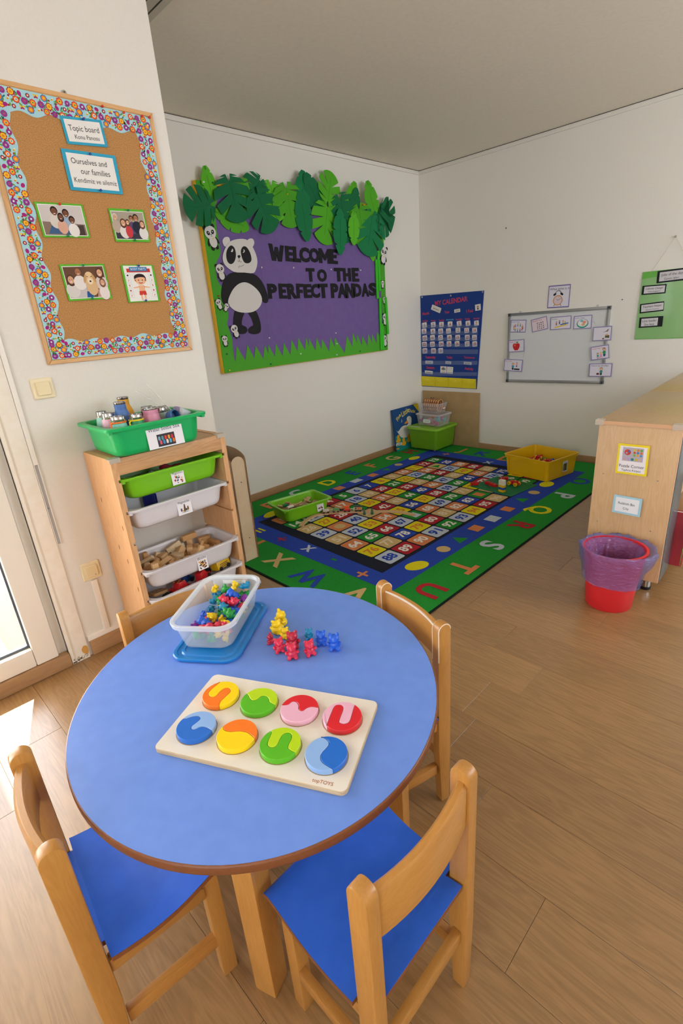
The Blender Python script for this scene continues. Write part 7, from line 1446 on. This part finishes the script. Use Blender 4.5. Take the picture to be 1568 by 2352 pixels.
q = [bk(*p) for p in ((175, 1190), (295, 1160), (298, 1215), (178, 1245))]; m.flat(q, z + .0004, paper('#e4e0d6')); bktext('by Sue', 236, 1202, 78, 6, '#222222'); q = [bk(*p) for p in ((178, 1295), (240, 1280), (240, 1305), (178, 1320))]; m.flat(q, z + .0004, DKY); m.build('cover_print', t)
# green lidded box
GB = C('#6da41e', 0.3, 0, 0.86, .5); GBL = C('#82bb2a', 0.35)
t = thing('storage_box', 'translucent lime green storage box with lid, bottom of the corner stack', 'storage box', (0.287, -0.226, 0.0095))
m = MB(); m.rloft([(0.315, 0.325, .02, .018), (0.325, 0.335, .025, .022), (0.362, 0.372, .03, .225), (0.358, 0.368, .03, .225), (0.321, 0.331, .024, .026)], GB, n=4); m.build('body', t, smooth=35)
m = MB(); m.rloft([(0.366, 0.376, .03, .220), (0.390, 0.400, .035, .222), (0.392, 0.402, .036, .236), (0.384, 0.394, .033, .243), (0.36, 0.37, .028, .243), (0.356, 0.366, .026, .240)], GBL, n=4); m.build('lid', t, smooth=35)
for x in (-.12, .12):
    for y in (-.125, .125): m = MB(); m.lathe([(.012, -.007), (.014, -.006), (.014, .006), (.012, .007)], 14, C('#b9c0c4', .4), T(x, y, .0142, 0, 0, PI / 2)); m.build('castor', t, smooth=40)
m = MB()
for k in range(9):
    x = -.13 + .032 * k; m.box(x, x + .004, -.178, -.1765, .08, .21, GB)
m.build('side_ribs', t)
m = MB(); m.prism(rrect(0.13, 0.03, .001), 0.2432, 0.2442, paper('#cfd8b0'), T(-.09, -.165, 0, -.05)); m.build('tape_strip', t)
random.seed(17)
# clear box with a lid, full of scarves and craft bits
CB0 = Matrix.Translation((0.300, -0.215, 0.0095 + 0.2455)) @ Matrix.Rotation(-.02, 4, 'Z')
t = thing('craft_box', 'clear lidded box of pink, purple and orange craft things, middle of the corner stack', 'storage box', mat=CB0)
CLR = C('#e8e6ea', 0.12, 0, 0.16, .6); CLR2 = C('#e4e2e6', 0.15, 0, 0.40, .6)
m = MB(); m.rloft([(0.262, 0.192, .02, 0), (0.268, 0.198, .022, .004), (0.298, 0.228, .026, .112), (0.295, 0.225, .026, .112), (0.265, 0.195, .022, .006)], CLR, n=4); m.build('body', t, smooth=35)
m = MB(); m.rloft([(0.300, 0.230, .026, .110), (0.314, 0.244, .03, .111), (0.314, 0.244, .03, .120), (0.304, 0.234, .028, .124), (0.29, 0.22, .024, .124), (0.286, 0.216, .022, .120)], CLR2, n=4); m.build('lid', t, smooth=35)
m = MB(); m.prism(rrect(0.09, 0.036, .008, 3), 0, .0007, paper('#e4ece6'), T(-.01, -.1065, .052, 0, PI / 2 - .13)); m.text('Scarves', 0, 0, 1, paper('#3a7a5a'), .0012, M=T(-.01, -.1068, .052, 0, PI / 2 - .13), w=.06); m.build('label', t)
cl = [('purple', '#8a2f8e'), ('pink', '#d85a86'), ('orange', '#dd6a34'), ('teal', '#5aa9b0'), ('lilac', '#9a86b4'), ('green', '#2f8a5a'), ('magenta', '#b83a7a'), ('coral', '#d8785a')]
for i in range(16):
    nm, c = cl[i % 8]; x, y = -.095 + .19 * ((i * 5) % 8) / 7, (-.055, .045)[i // 8]; z = .026 + .04 * random.random()
    m = MB(); n = 10; pts = []
    for k in range(8): pts.append((x + random.uniform(-.022, .022), y + random.uniform(-.018, .018), z + random.uniform(-.014, .02)))
    m.tube(smooth2(pts, 3), [.012 + .005 * math.sin(k * 1.3) for k in range(22)], C(c, .7), 7); o = m.build('scarf', smooth=70); o.matrix_world = CB0
    tag(o, 'crumpled %s scarf in the clear lidded box, %s' % (nm, where(x, .1, y, .06)), 'scarf', 'scarves in the clear box')
m = MB(); m.tube([(-.02, -.088, .022), (.06, -.086, .012), (.10, -.08, .05)], .004, C('#e86ab8', .3), 8); o = m.build('plastic_rod', smooth=60); o.matrix_world = CB0; tag(o, 'bent hot pink plastic rod at the front of the clear lidded box', 'rod')
# open clear basket with tambourines on top
TB0 = Matrix.Translation((0.286, -0.196, 0.0095 + 0.2455 + 0.1265)) @ Matrix.Rotation(-.03, 4, 'Z')
t = thing('clear_basket', 'open clear plastic basket of tambourines, top of the corner stack', 'basket', mat=TB0)
m = MB(); m.rloft([(0.206, 0.146, .02, 0), (0.21, 0.15, .022, .003), (0.242, 0.182, .026, .092), (0.250, 0.190, .028, .092), (0.250, 0.190, .028, .096), (0.238, 0.178, .025, .096), (0.206, 0.146, .021, .005)], CLR, n=4); m.build('body', t, smooth=35)
m = MB(); m.tube([(x, y, .0955) for x, y in rrect(.247, .187, .028, 4)], .0026, CLR2, 6, closed=True); m.build('rim', t, smooth=60)
m = MB(); m.flat(rrect(.05, .02, .003, 2), 0, paper('#b03a34'), T(.118, .02, .045, PI / 2, PI / 2 - .12)); m.flat(rrect(.044, .014, .003, 2), .0006, paper('#d8d0c8'), T(.1182, .02, .045, PI / 2, PI / 2 - .12)); m.build('sticker', t)
TBW = C('#d9a468', .45); TBR = C('#7a1f22', .5)
for k in range(7):
    x = -.082 + .0265 * k; kk = thing('tambourine', 'pale wooden tambourine with dark red trim, %s in the clear basket' % ['leftmost', 'second from left', 'third from left', 'middle one', 'third from right', 'second from right', 'rightmost'][k], 'tambourine', mat=TB0 @ T(x, 0, .071, .12, 0, PI / 2 + .04 * (k - 3) * .5), group='tambourines in the clear basket')
    R_t = .064
    m = MB(); m.loft([[(r * math.cos(a), r * math.sin(a), z) for a in [2 * PI * i / 32 for i in range(32)]] for r, z in ((R_t, -.009), (R_t, .009), (R_t - .006, .009), (R_t - .006, -.009))], TBW, closed=True); m.build('hoop', kk, smooth=40)
    m = MB(); m.loft([[(r * math.cos(a), r * math.sin(a), z) for a in [2 * PI * i / 32 for i in range(32)]] for r, z in ((R_t + .0008, -.0095), (R_t + .0008, -.004), (R_t - .0065, -.004), (R_t - .0065, -.0095))], TBR, closed=True); m.build('trim_ring', kk, smooth=40)
    m = MB()
    for j in range(8): a = 2 * PI * j / 8 + .2; m.box(-.006, .006, -.001, .0012, -.003, .0045, BLK, T((R_t + .0003) * math.cos(a), (R_t + .0003) * math.sin(a), 0, a + PI / 2))
    m.build('jingles', kk)
    if k in (2, 3): m = MB(); m.tube([(-R_t, 0, .0), (-R_t - .012, .008, .006), (-R_t - .016, -.004, .01), (-R_t - .004, -.010, .0)], .0018, C('#2a1a1c', .6), 6); m.build('cord_loop', kk, smooth=60)

# ================================================================== yellow tub of building bricks
YB = plastic('#e2b508', 0.36); YA = D(-11.5); YM = Matrix.Translation((1.607, -0.532, 0.0105)) @ Matrix.Rotation(YA, 4, 'Z')
t = thing('brick_tub', 'large yellow plastic tub of building bricks on the far end of the rug', 'tub', mat=YM)
yh = .172
m = MB(); m.rloft([(0.395, 0.370, .02, 0), (0.400, 0.375, .022, .003), (0.418, 0.398, .022, yh - .028), (0.434, 0.414, .026, yh - .027), (0.436, 0.416, .026, yh - .006), (0.446, 0.426, .028, yh - .005), (0.446, 0.426, .028, yh), (0.424, 0.404, .024, yh), (0.414, 0.394, .022, yh - .03), (0.396, 0.371, .02, .006)], YB, n=5); m.build('tub_body', t, smooth=30)
m = MB()
for s in (-1, 1):
    for x in (-.17, .17): m.box(x - .003, x + .003, s * .1985 - .003, s * .1985 + .003, .02, yh - .03, YB)
    for x in (-.10, .10): m.prism([(x - .03, -.0), (x + .03, 0), (x + .022, -.012), (x - .022, -.012)], -.004, .004, YB, T(0, s * .2105, yh - .026, 0, PI / 2))
m.build('ribs', t)
m = MB(); LM = Matrix(((0, 0, 1, .2105), (1, 0, 0, .03), (0, 1, 0, .088), (0, 0, 0, 1))); m.prism(rrect(.062, .088, .002), 0, .001, paper('#d6dbe4'), LM); m.flat(rrect(.05, .062, .001, 2, 0, -.006), .0013, paper('#5a5a34'), LM)
for k in range(10): m.flat(rrect(.009, .016, .002, 1, -.018 + .009 * (k % 5), -.016 + .022 * (k // 5)), .0015, paper(['#2a2c24', '#8a8a40', '#3f4a2a', '#1e1e20', '#9a8a3a'][k % 5]), LM)
m.text('Bricks', 0, .034, 1, paper('#4a6aa8'), .0014, M=LM, w=.04); m.build('label', t)
# bricks: a stud pitch of 16 mm
U = 0.0155; BHgt = 0.0185
BRM = {}
def brickmesh(nx, ny, col, h=1.0):
    k = (nx, ny, col, h)
    if k not in BRM:
        m = MB(); mt = plastic(col, .28); m.box(-nx * U / 2 + .0002, nx * U / 2 - .0002, -ny * U / 2 + .0002, ny * U / 2 - .0002, 0, BHgt * h, mt)
        for i in range(nx):
            for j in range(ny): m.lathe([(.0047, BHgt * h), (.0047, BHgt * h + .004), (.0042, BHgt * h + .0044)], 10, mt, T((i - (nx - 1) / 2) * U, (j - (ny - 1) / 2) * U, 0), cap0=False)
        o = m.build('building_brick', smooth=40); BRM[k] = o.data; bpy.data.objects.remove(o)
    return BRM[k]
def brick(nx, ny, col, Mx, label, h=1.0, group=None):
    o = bpy.data.objects.new('building_brick', brickmesh(nx, ny, col, h)); COL.objects.link(o); o.matrix_world = Mx; return tag(o, label, 'brick', group)
KR, KY, KB, KG, KW = '#c31f24', '#e0b80f', '#1f55b0', '#0f8a4a', '#e6e0d0'
nm = {KR: 'red', KY: 'yellow', KB: 'blue', KG: 'green'}
random.seed(4)
LAY = rank_layer(POSE_BRICKS, ('bottom layer', 'lower layer', 'middle layer', 'upper layer', 'top layer'))
for p_, nx, ly in zip(POSE_BRICKS, KIND_BRICKS, LAY):
    col = random.choice([KR, KG, KG, KB, KY, KR])
    brick(nx, 2, col, YM @ pose(p_, -.01125), '%s %d-stud-long brick in the yellow tub, %s' % (nm[col], nx, where(p_[0], .185, p_[1], .17, ly)), group='bricks in the yellow tub')
def brick_car(label, Mx, driver=True, flip=False):
    t = thing('brick_car', label, 'toy car', mat=Mx)
    m = MB(); rd = plastic(KR, .28); m.box(-.045, .045, -.016, .016, .010, .026, rd); m.box(-.012, .03, -.016, .016, .026, .038, rd)
    for i in range(5):
        for j in range(2): m.lathe([(.0047, .026), (.0047, .030)], 10, rd, T(-.036 + .0155 * i - .004, -.00775 + .0155 * j, .012 if i in (2, 3, 4) else 0))
    m.build('chassis', t, bevel=0.0008)
    for x in (-.030, .030):
        for s in (-1, 1):
            m = MB(); m.lathe([(.005, -.006), (.015, -.006), (.016, 0), (.015, .006), (.005, .006)], 20, plastic(KY, .3), T(x, s * .022, .016, 0, PI / 2)); w_ = m.build('wheel', t, smooth=40)
            m = MB(); m.lathe([(.0052, -.0062), (.0052, .0062)], 12, C('#8a7a1c', .4), T(x, s * .022, .016, 0, PI / 2)); m.build('hub', w_, smooth=40)
    if driver: m = MB(); m.tube([(.012, -.01, .040), (.0, -.008, .047), (-.006, 0, .047), (0, .008, .047), (.012, .01, .040)], .0022, C('#3a2a26', .4), 6); m.box(-.004, .018, -.006, .006, .038, .042, plastic(KY, .3)); m.build('steering_wheel', t, smooth=50)
    return t
brick_car('red brick car with yellow wheels lying on the bricks in the yellow tub', YM @ pose(POSE_BRICKS[-2], -.022), False)
brick_car('dark red car body among the bricks in the middle of the yellow tub', YM @ pose(POSE_BRICKS[-1], -.022), False)
# green building plate with its bricks
PM = Matrix.Translation((1.528, -1.018, 0.0105)) @ Matrix.Rotation(D(-8), 4, 'Z')
t = thing('building_plate', 'green studded building plate lying on the rug before the yellow tub', 'building plate', mat=PM)
m = MB(); m.prism(rrect(.384, .352, .004, 2), 0, .0035, plastic('#0c7a48', .35)); m.build('plate', t)
m = MB(); nX, nY = 24, 22
for i in range(nX):
    for j in range(nY):
        x, y = (i - (nX - 1) / 2) * U, (j - (nY - 1) / 2) * U; m.lathe([(.0047, .0035), (.0047, .0072)], 7, plastic('#0c7a48', .35), T(x, y, 0), cap0=False)
m.build('studs', t, kind='stuff')
def onplate(u, v, z=.0145): p = hit(u, v, 2, z); return PM.inverted() @ p
YP_ = lambda x, y: (1060 + x / 5.6, 1010 + y / 5.6)
ZB = .0076
def seton(px, rz, z): p = onplate(*YP_(*px)); return PM @ T(p.x, p.y, z, rz)
brick(4, 2, KR, seton((163, 585), .95, ZB), 'short red brick at the left corner of the green plate')
brick(8, 2, KR, seton((375, 590), -.22, ZB), 'long red brick in the middle of the green plate, left of the tower')
brick(3, 2, KR, seton((520, 525), .6, ZB), 'lower red brick at the back of the green plate'); brick(3, 2, KR, seton((560, 515), .5, ZB), 'red brick beside another at the back of the green plate, nearer the yellow tub')
for k, (c, lab) in enumerate(((KY, 'yellow brick at the bottom of the little tower'), (KB, 'blue brick second from the bottom of the little tower'), (KY, 'yellow brick above the blue one in the little tower'))): brick(3, 2, c, seton((517, 672), -.1, ZB + BHgt * 1.0 * k), lab + ' on the green plate')
brick(3, 2, KW, seton((517, 672), -.1, ZB + BHgt * 3), 'cream brick in the upper half of the little tower on the green plate'); brick(3, 2, KW, seton((517, 672), -.1, ZB + BHgt * 4), 'cream brick on top of the little tower on the green plate')
brick_car('red brick car with yellow wheels standing on the green plate beside the tower', seton((668, 590), -.05, ZB - .0005))

# ================================================================== green tray of wooden rails and the train
GT = Matrix.Translation((0.594, -2.372, 0.0105)) @ Matrix.Rotation(D(80), 4, 'Z')
t = thing('rail_tray', 'lime green tray of wooden rails standing on the rug', 'tray', mat=GT)
tray_parts(t, LIME, 0.42, 0.285, 0.112, 0.92)
m = MB(); LM = T(.10, -.1255, .058) @ Matrix.Rotation(PI / 2 - .09, 4, 'X'); m.prism(rrect(.058, .060, .001), 0, .0007, paper('#dfe0e6'), LM)
for x, y, h_, c in ((-.3, -.16, .1, '#6a3a2a'), (-.1, -.16, .14, '#8a4a2a'), (.15, -.14, .2, '#7a4a3a'), (.3, -.18, .08, '#4a2a22')): m.flat(rrect(.010, .06 * h_ + .004, .001, 1, x * .05, y * .06 + .03 * h_), .0011, paper(c), LM)
m.build('label', t)
RW = wood('rail_beech', '#d3b489', '#bd9a6e', 'X', 3, .5, 9, .5); RWD = wood('rail_beech_dark', '#b08a66', '#9a7350', 'X', 3, .5, 9, .5)
def rail_geo(pts, w=.032, h=.0095, mat=None):
    mat = mat or RW; m = MB(); P = [Vector((p[0], p[1], 0)) for p in smooth2(pts, 5)]; L_, R2 = [], []
    N = [(P[min(i + 1, len(P) - 1)] - P[max(i - 1, 0)]).normalized() for i in range(len(P))]
    prof = [(-w / 2, 0), (w / 2, 0), (w / 2, h), (w * .33, h), (w * .33, h - .0025), (w * .17, h - .0025), (w * .17, h), (-w * .17, h), (-w * .17, h - .0025), (-w * .33, h - .0025), (-w * .33, h), (-w / 2, h)]
    m.loft([[(p.x - n.y * a, p.y + n.x * a, b_) for a, b_ in prof] for p, n in zip(P, N)], mat); return m
trk = [(.792, -2.545), (.748, -2.462), (.728, -2.375), (.745, -2.298), (.800, -2.228), (.865, -2.172), (.93, -2.118), (1.0, -2.066), (1.07, -2.018), (1.15, -1.968), (1.235, -1.94), (1.325, -1.938)]
trs = smooth2(trk, 6)
segs = [(0, 18, 'curved wooden track piece by the green tray, its free end towards us'), (18, 36, 'straight wooden track piece under the back of the train'), (36, 50, 'straight wooden track piece by the two toy trees'), (50, len(trs) - 1, 'curved wooden track piece at the right end of the line')]
for a, b_, lab in segs:
    o = rail_geo(trs[a:b_ + 1:2] if (b_ - a) % 2 == 0 else trs[a:b_ + 1:2] + [trs[b_]]).build('toy_track', smooth=35); o.location = (0, 0, .0108); tag(o, lab, 'toy track', 'wooden track pieces on the rug')
def at_track(f):
    i = f * (len(trs) - 1); k = int(i); a, b_ = Vector(trs[k]), Vector(trs[min(k + 1, len(trs) - 1)]); p = a + (b_ - a) * (i - k); d = b_ - a; return p.x, p.y, math.atan2(d.y, d.x)
def near_track(u, v):
    p = hit(u, v, 2, .022); return min((i / 400 for i in range(401)), key=lambda f: (Vector(at_track(f)[:2]) - Vector((p.x, p.y))).length)
TK = lambda x, y: (600 + x / 4.1263, 1110 + y / 4.1263)
WHB = C('#1a1a1c', .4)
def wagon(name, label, f, body, top, deco):
    x, y, a = at_track(f); t = thing(name, label, 'toy train', mat=T(x, y, .0204, a))
    m = MB(); m.box(-.026, .026, -.0125, .0125, .007, .013, body); m.build('chassis', t, bevel=.001)
    for sx in (-.016, .016):
        for s in (-1, 1): m = MB(); m.lathe([(.002, -.002), (.0068, -.002), (.0068, .002), (.002, .002)], 16, WHB, T(sx, s * .0135, .0068, 0, PI / 2)); w_ = m.build('wheel', t, smooth=40); m = MB(); m.lathe([(.0024, -.0026), (.0024, .0026)], 10, CHR, T(sx, s * .0135, .0068, 0, PI / 2)); m.build('axle_cap', w_)
    for s in (-1, 1): m = MB(); m.lathe([(.003, -.003), (.003, .003)], 10, C('#2a2a2c', .3, .6), T(s * .0285, 0, .010, 0, 0, PI / 2)); m.build('magnet', t, smooth=40)
    m = MB()
    for (x0, x1, y0, y1, z0, z1, c) in top: m.box(x0, x1, y0, y1, z0, z1, c)
    m.build('load', t, bevel=.0012)
    if deco:
        m = MB()
        for (x0, x1, y0, y1, z0, z1, c) in deco: m.box(x0, x1, y0, y1, z0, z1, c)
        m.build('trim', t)
P_ = lambda c: plastic(c, .4)
wf = [near_track(*TK(*p)) for p in ((612, 283), (708, 274), (812, 266), (920, 258))]
for i in range(1, 4): wf[i] = max(wf[i], wf[i - 1] + .066)
wagon('toy_wagon', 'plain pale wooden toy wagon at the tail of the train', wf[0], RW, [(-.024, .024, -.012, .012, .013, .028, P_('#d8cfc0'))], [(-.0245, -.022, -.0125, .0125, .013, .030, WHB)])
wagon('toy_wagon', 'green toy wagon second from the tail of the train', wf[1], RW, [(-.024, .024, -.012, .012, .013, .026, P_('#5f9a5a'))], [(-.018, .018, -.008, .008, .026, .031, P_('#6aa864'))])
wagon('toy_wagon', 'red toy wagon with an orange load in the middle of the train', wf[2], P_('#b8262a'), [(-.024, .024, -.012, .012, .013, .020, P_('#c02c2c'))], [(-.015, .017, -.010, .010, .020, .042, P_('#e8581c')), (-.018, .020, -.012, .012, .040, .044, P_('#f0641e'))])
wagon('toy_locomotive', 'wooden toy locomotive with orange side and black roof at the front of the train', wf[3], WHB, [(-.027, .027, -.012, .012, .013, .036, RW)], [(-.029, .029, -.0135, .0135, .036, .041, WHB), (-.006, .020, -.0126, -.0120, .017, .031, P_('#d8782a')), (-.022, -.012, -.0126, -.012, .020, .031, P_('#30333a'))])
for px, lab in (((983, 288), 'small green toy tree beside the locomotive'), ((1056, 284), 'small green toy tree standing on its own right of the locomotive')):
    p = hit(*TK(*px), 2, .012); t = thing('toy_tree', lab, 'toy tree', (p.x + .004, p.y - .012, .0106), group='toy trees by the track'); m = MB(); GTR = P_('#0f5a3a')
    m.lathe([(.011, 0), (.011, .003), (.004, .004), (.004, .010)], 14, GTR); m.build('base', t, smooth=40)
    m = MB(); m.lathe([(.010, .008), (.0105, .010), (.0055, .022), (.0085, .023), (.0045, .034), (.0065, .035), (.0005, .049)], 14, GTR); m.build('crown', t, smooth=30)
# rails heaped in the tray
random.seed(8)
def loose(name, label, kind, x, y, z, rz, rx, ry, mat):
    pts = [(-.06, 0), (-.02, .004 if kind else 0), (.02, .004 if kind else 0), (.06, 0)] if kind != 1 else [(-.06, -.012), (-.02, .006), (.02, .006), (.06, -.012)]
    o = rail_geo(pts, .032, .0095, mat).build(name, smooth=35); o.matrix_world = GT @ T(x, y, z, rz, rx, ry); tag(o, label, 'toy track', 'loose rails in the green tray')
LAY = rank_layer(POSE_RAILS, ('bottom layer', 'low layer', 'middle layer', 'high layer', 'top layer'))
for i, p_ in enumerate(POSE_RAILS):
    kd = (i * 7) % 3 == 1; dk_ = i % 4 == 1
    pts = [(-.06, 0), (-.02, 0), (.02, 0), (.06, 0)] if not kd else [(-.06, -.005), (-.02, .003), (.02, .003), (.06, -.005)]
    o = rail_geo(pts, .032 if not kd else .027, .0095, RWD if dk_ else RW).build('toy_track', smooth=35); o.matrix_world = GT @ pose(p_, -.00475)
    tag(o, '%s %s wooden rail in the green rug tray, %s' % ('curved' if kd else 'straight', 'dark' if dk_ else 'pale', where(p_[0], .15, p_[1], .1, LAY[i])), 'toy track', 'loose rails in the green tray')
t = thing('toy_tree', 'dark green toy tree tumbled in the left end of the green tray', 'toy tree', mat=GT @ T(-.135, .0, .098, .5, 1.2, .3)); m = MB(); m.lathe([(.013, 0), (.014, .01), (.008, .03), (.001, .045)], 12, P_('#0f7a48')); m.build('crown', t, smooth=40); m = MB(); m.lathe([(.009, -.006), (.009, 0)], 12, RW); m.build('base', t, smooth=40)
o = MB().box(-.03, .03, -.008, .008, 0, .012, P_('#e8e2d4')); o = o.build('toy_sign', bevel=.001); o.matrix_world = GT @ T(-.11, -.05, .094, .3, .2, .1); tag(o, 'cream wooden bar lying at the left front of the green tray', 'toy')
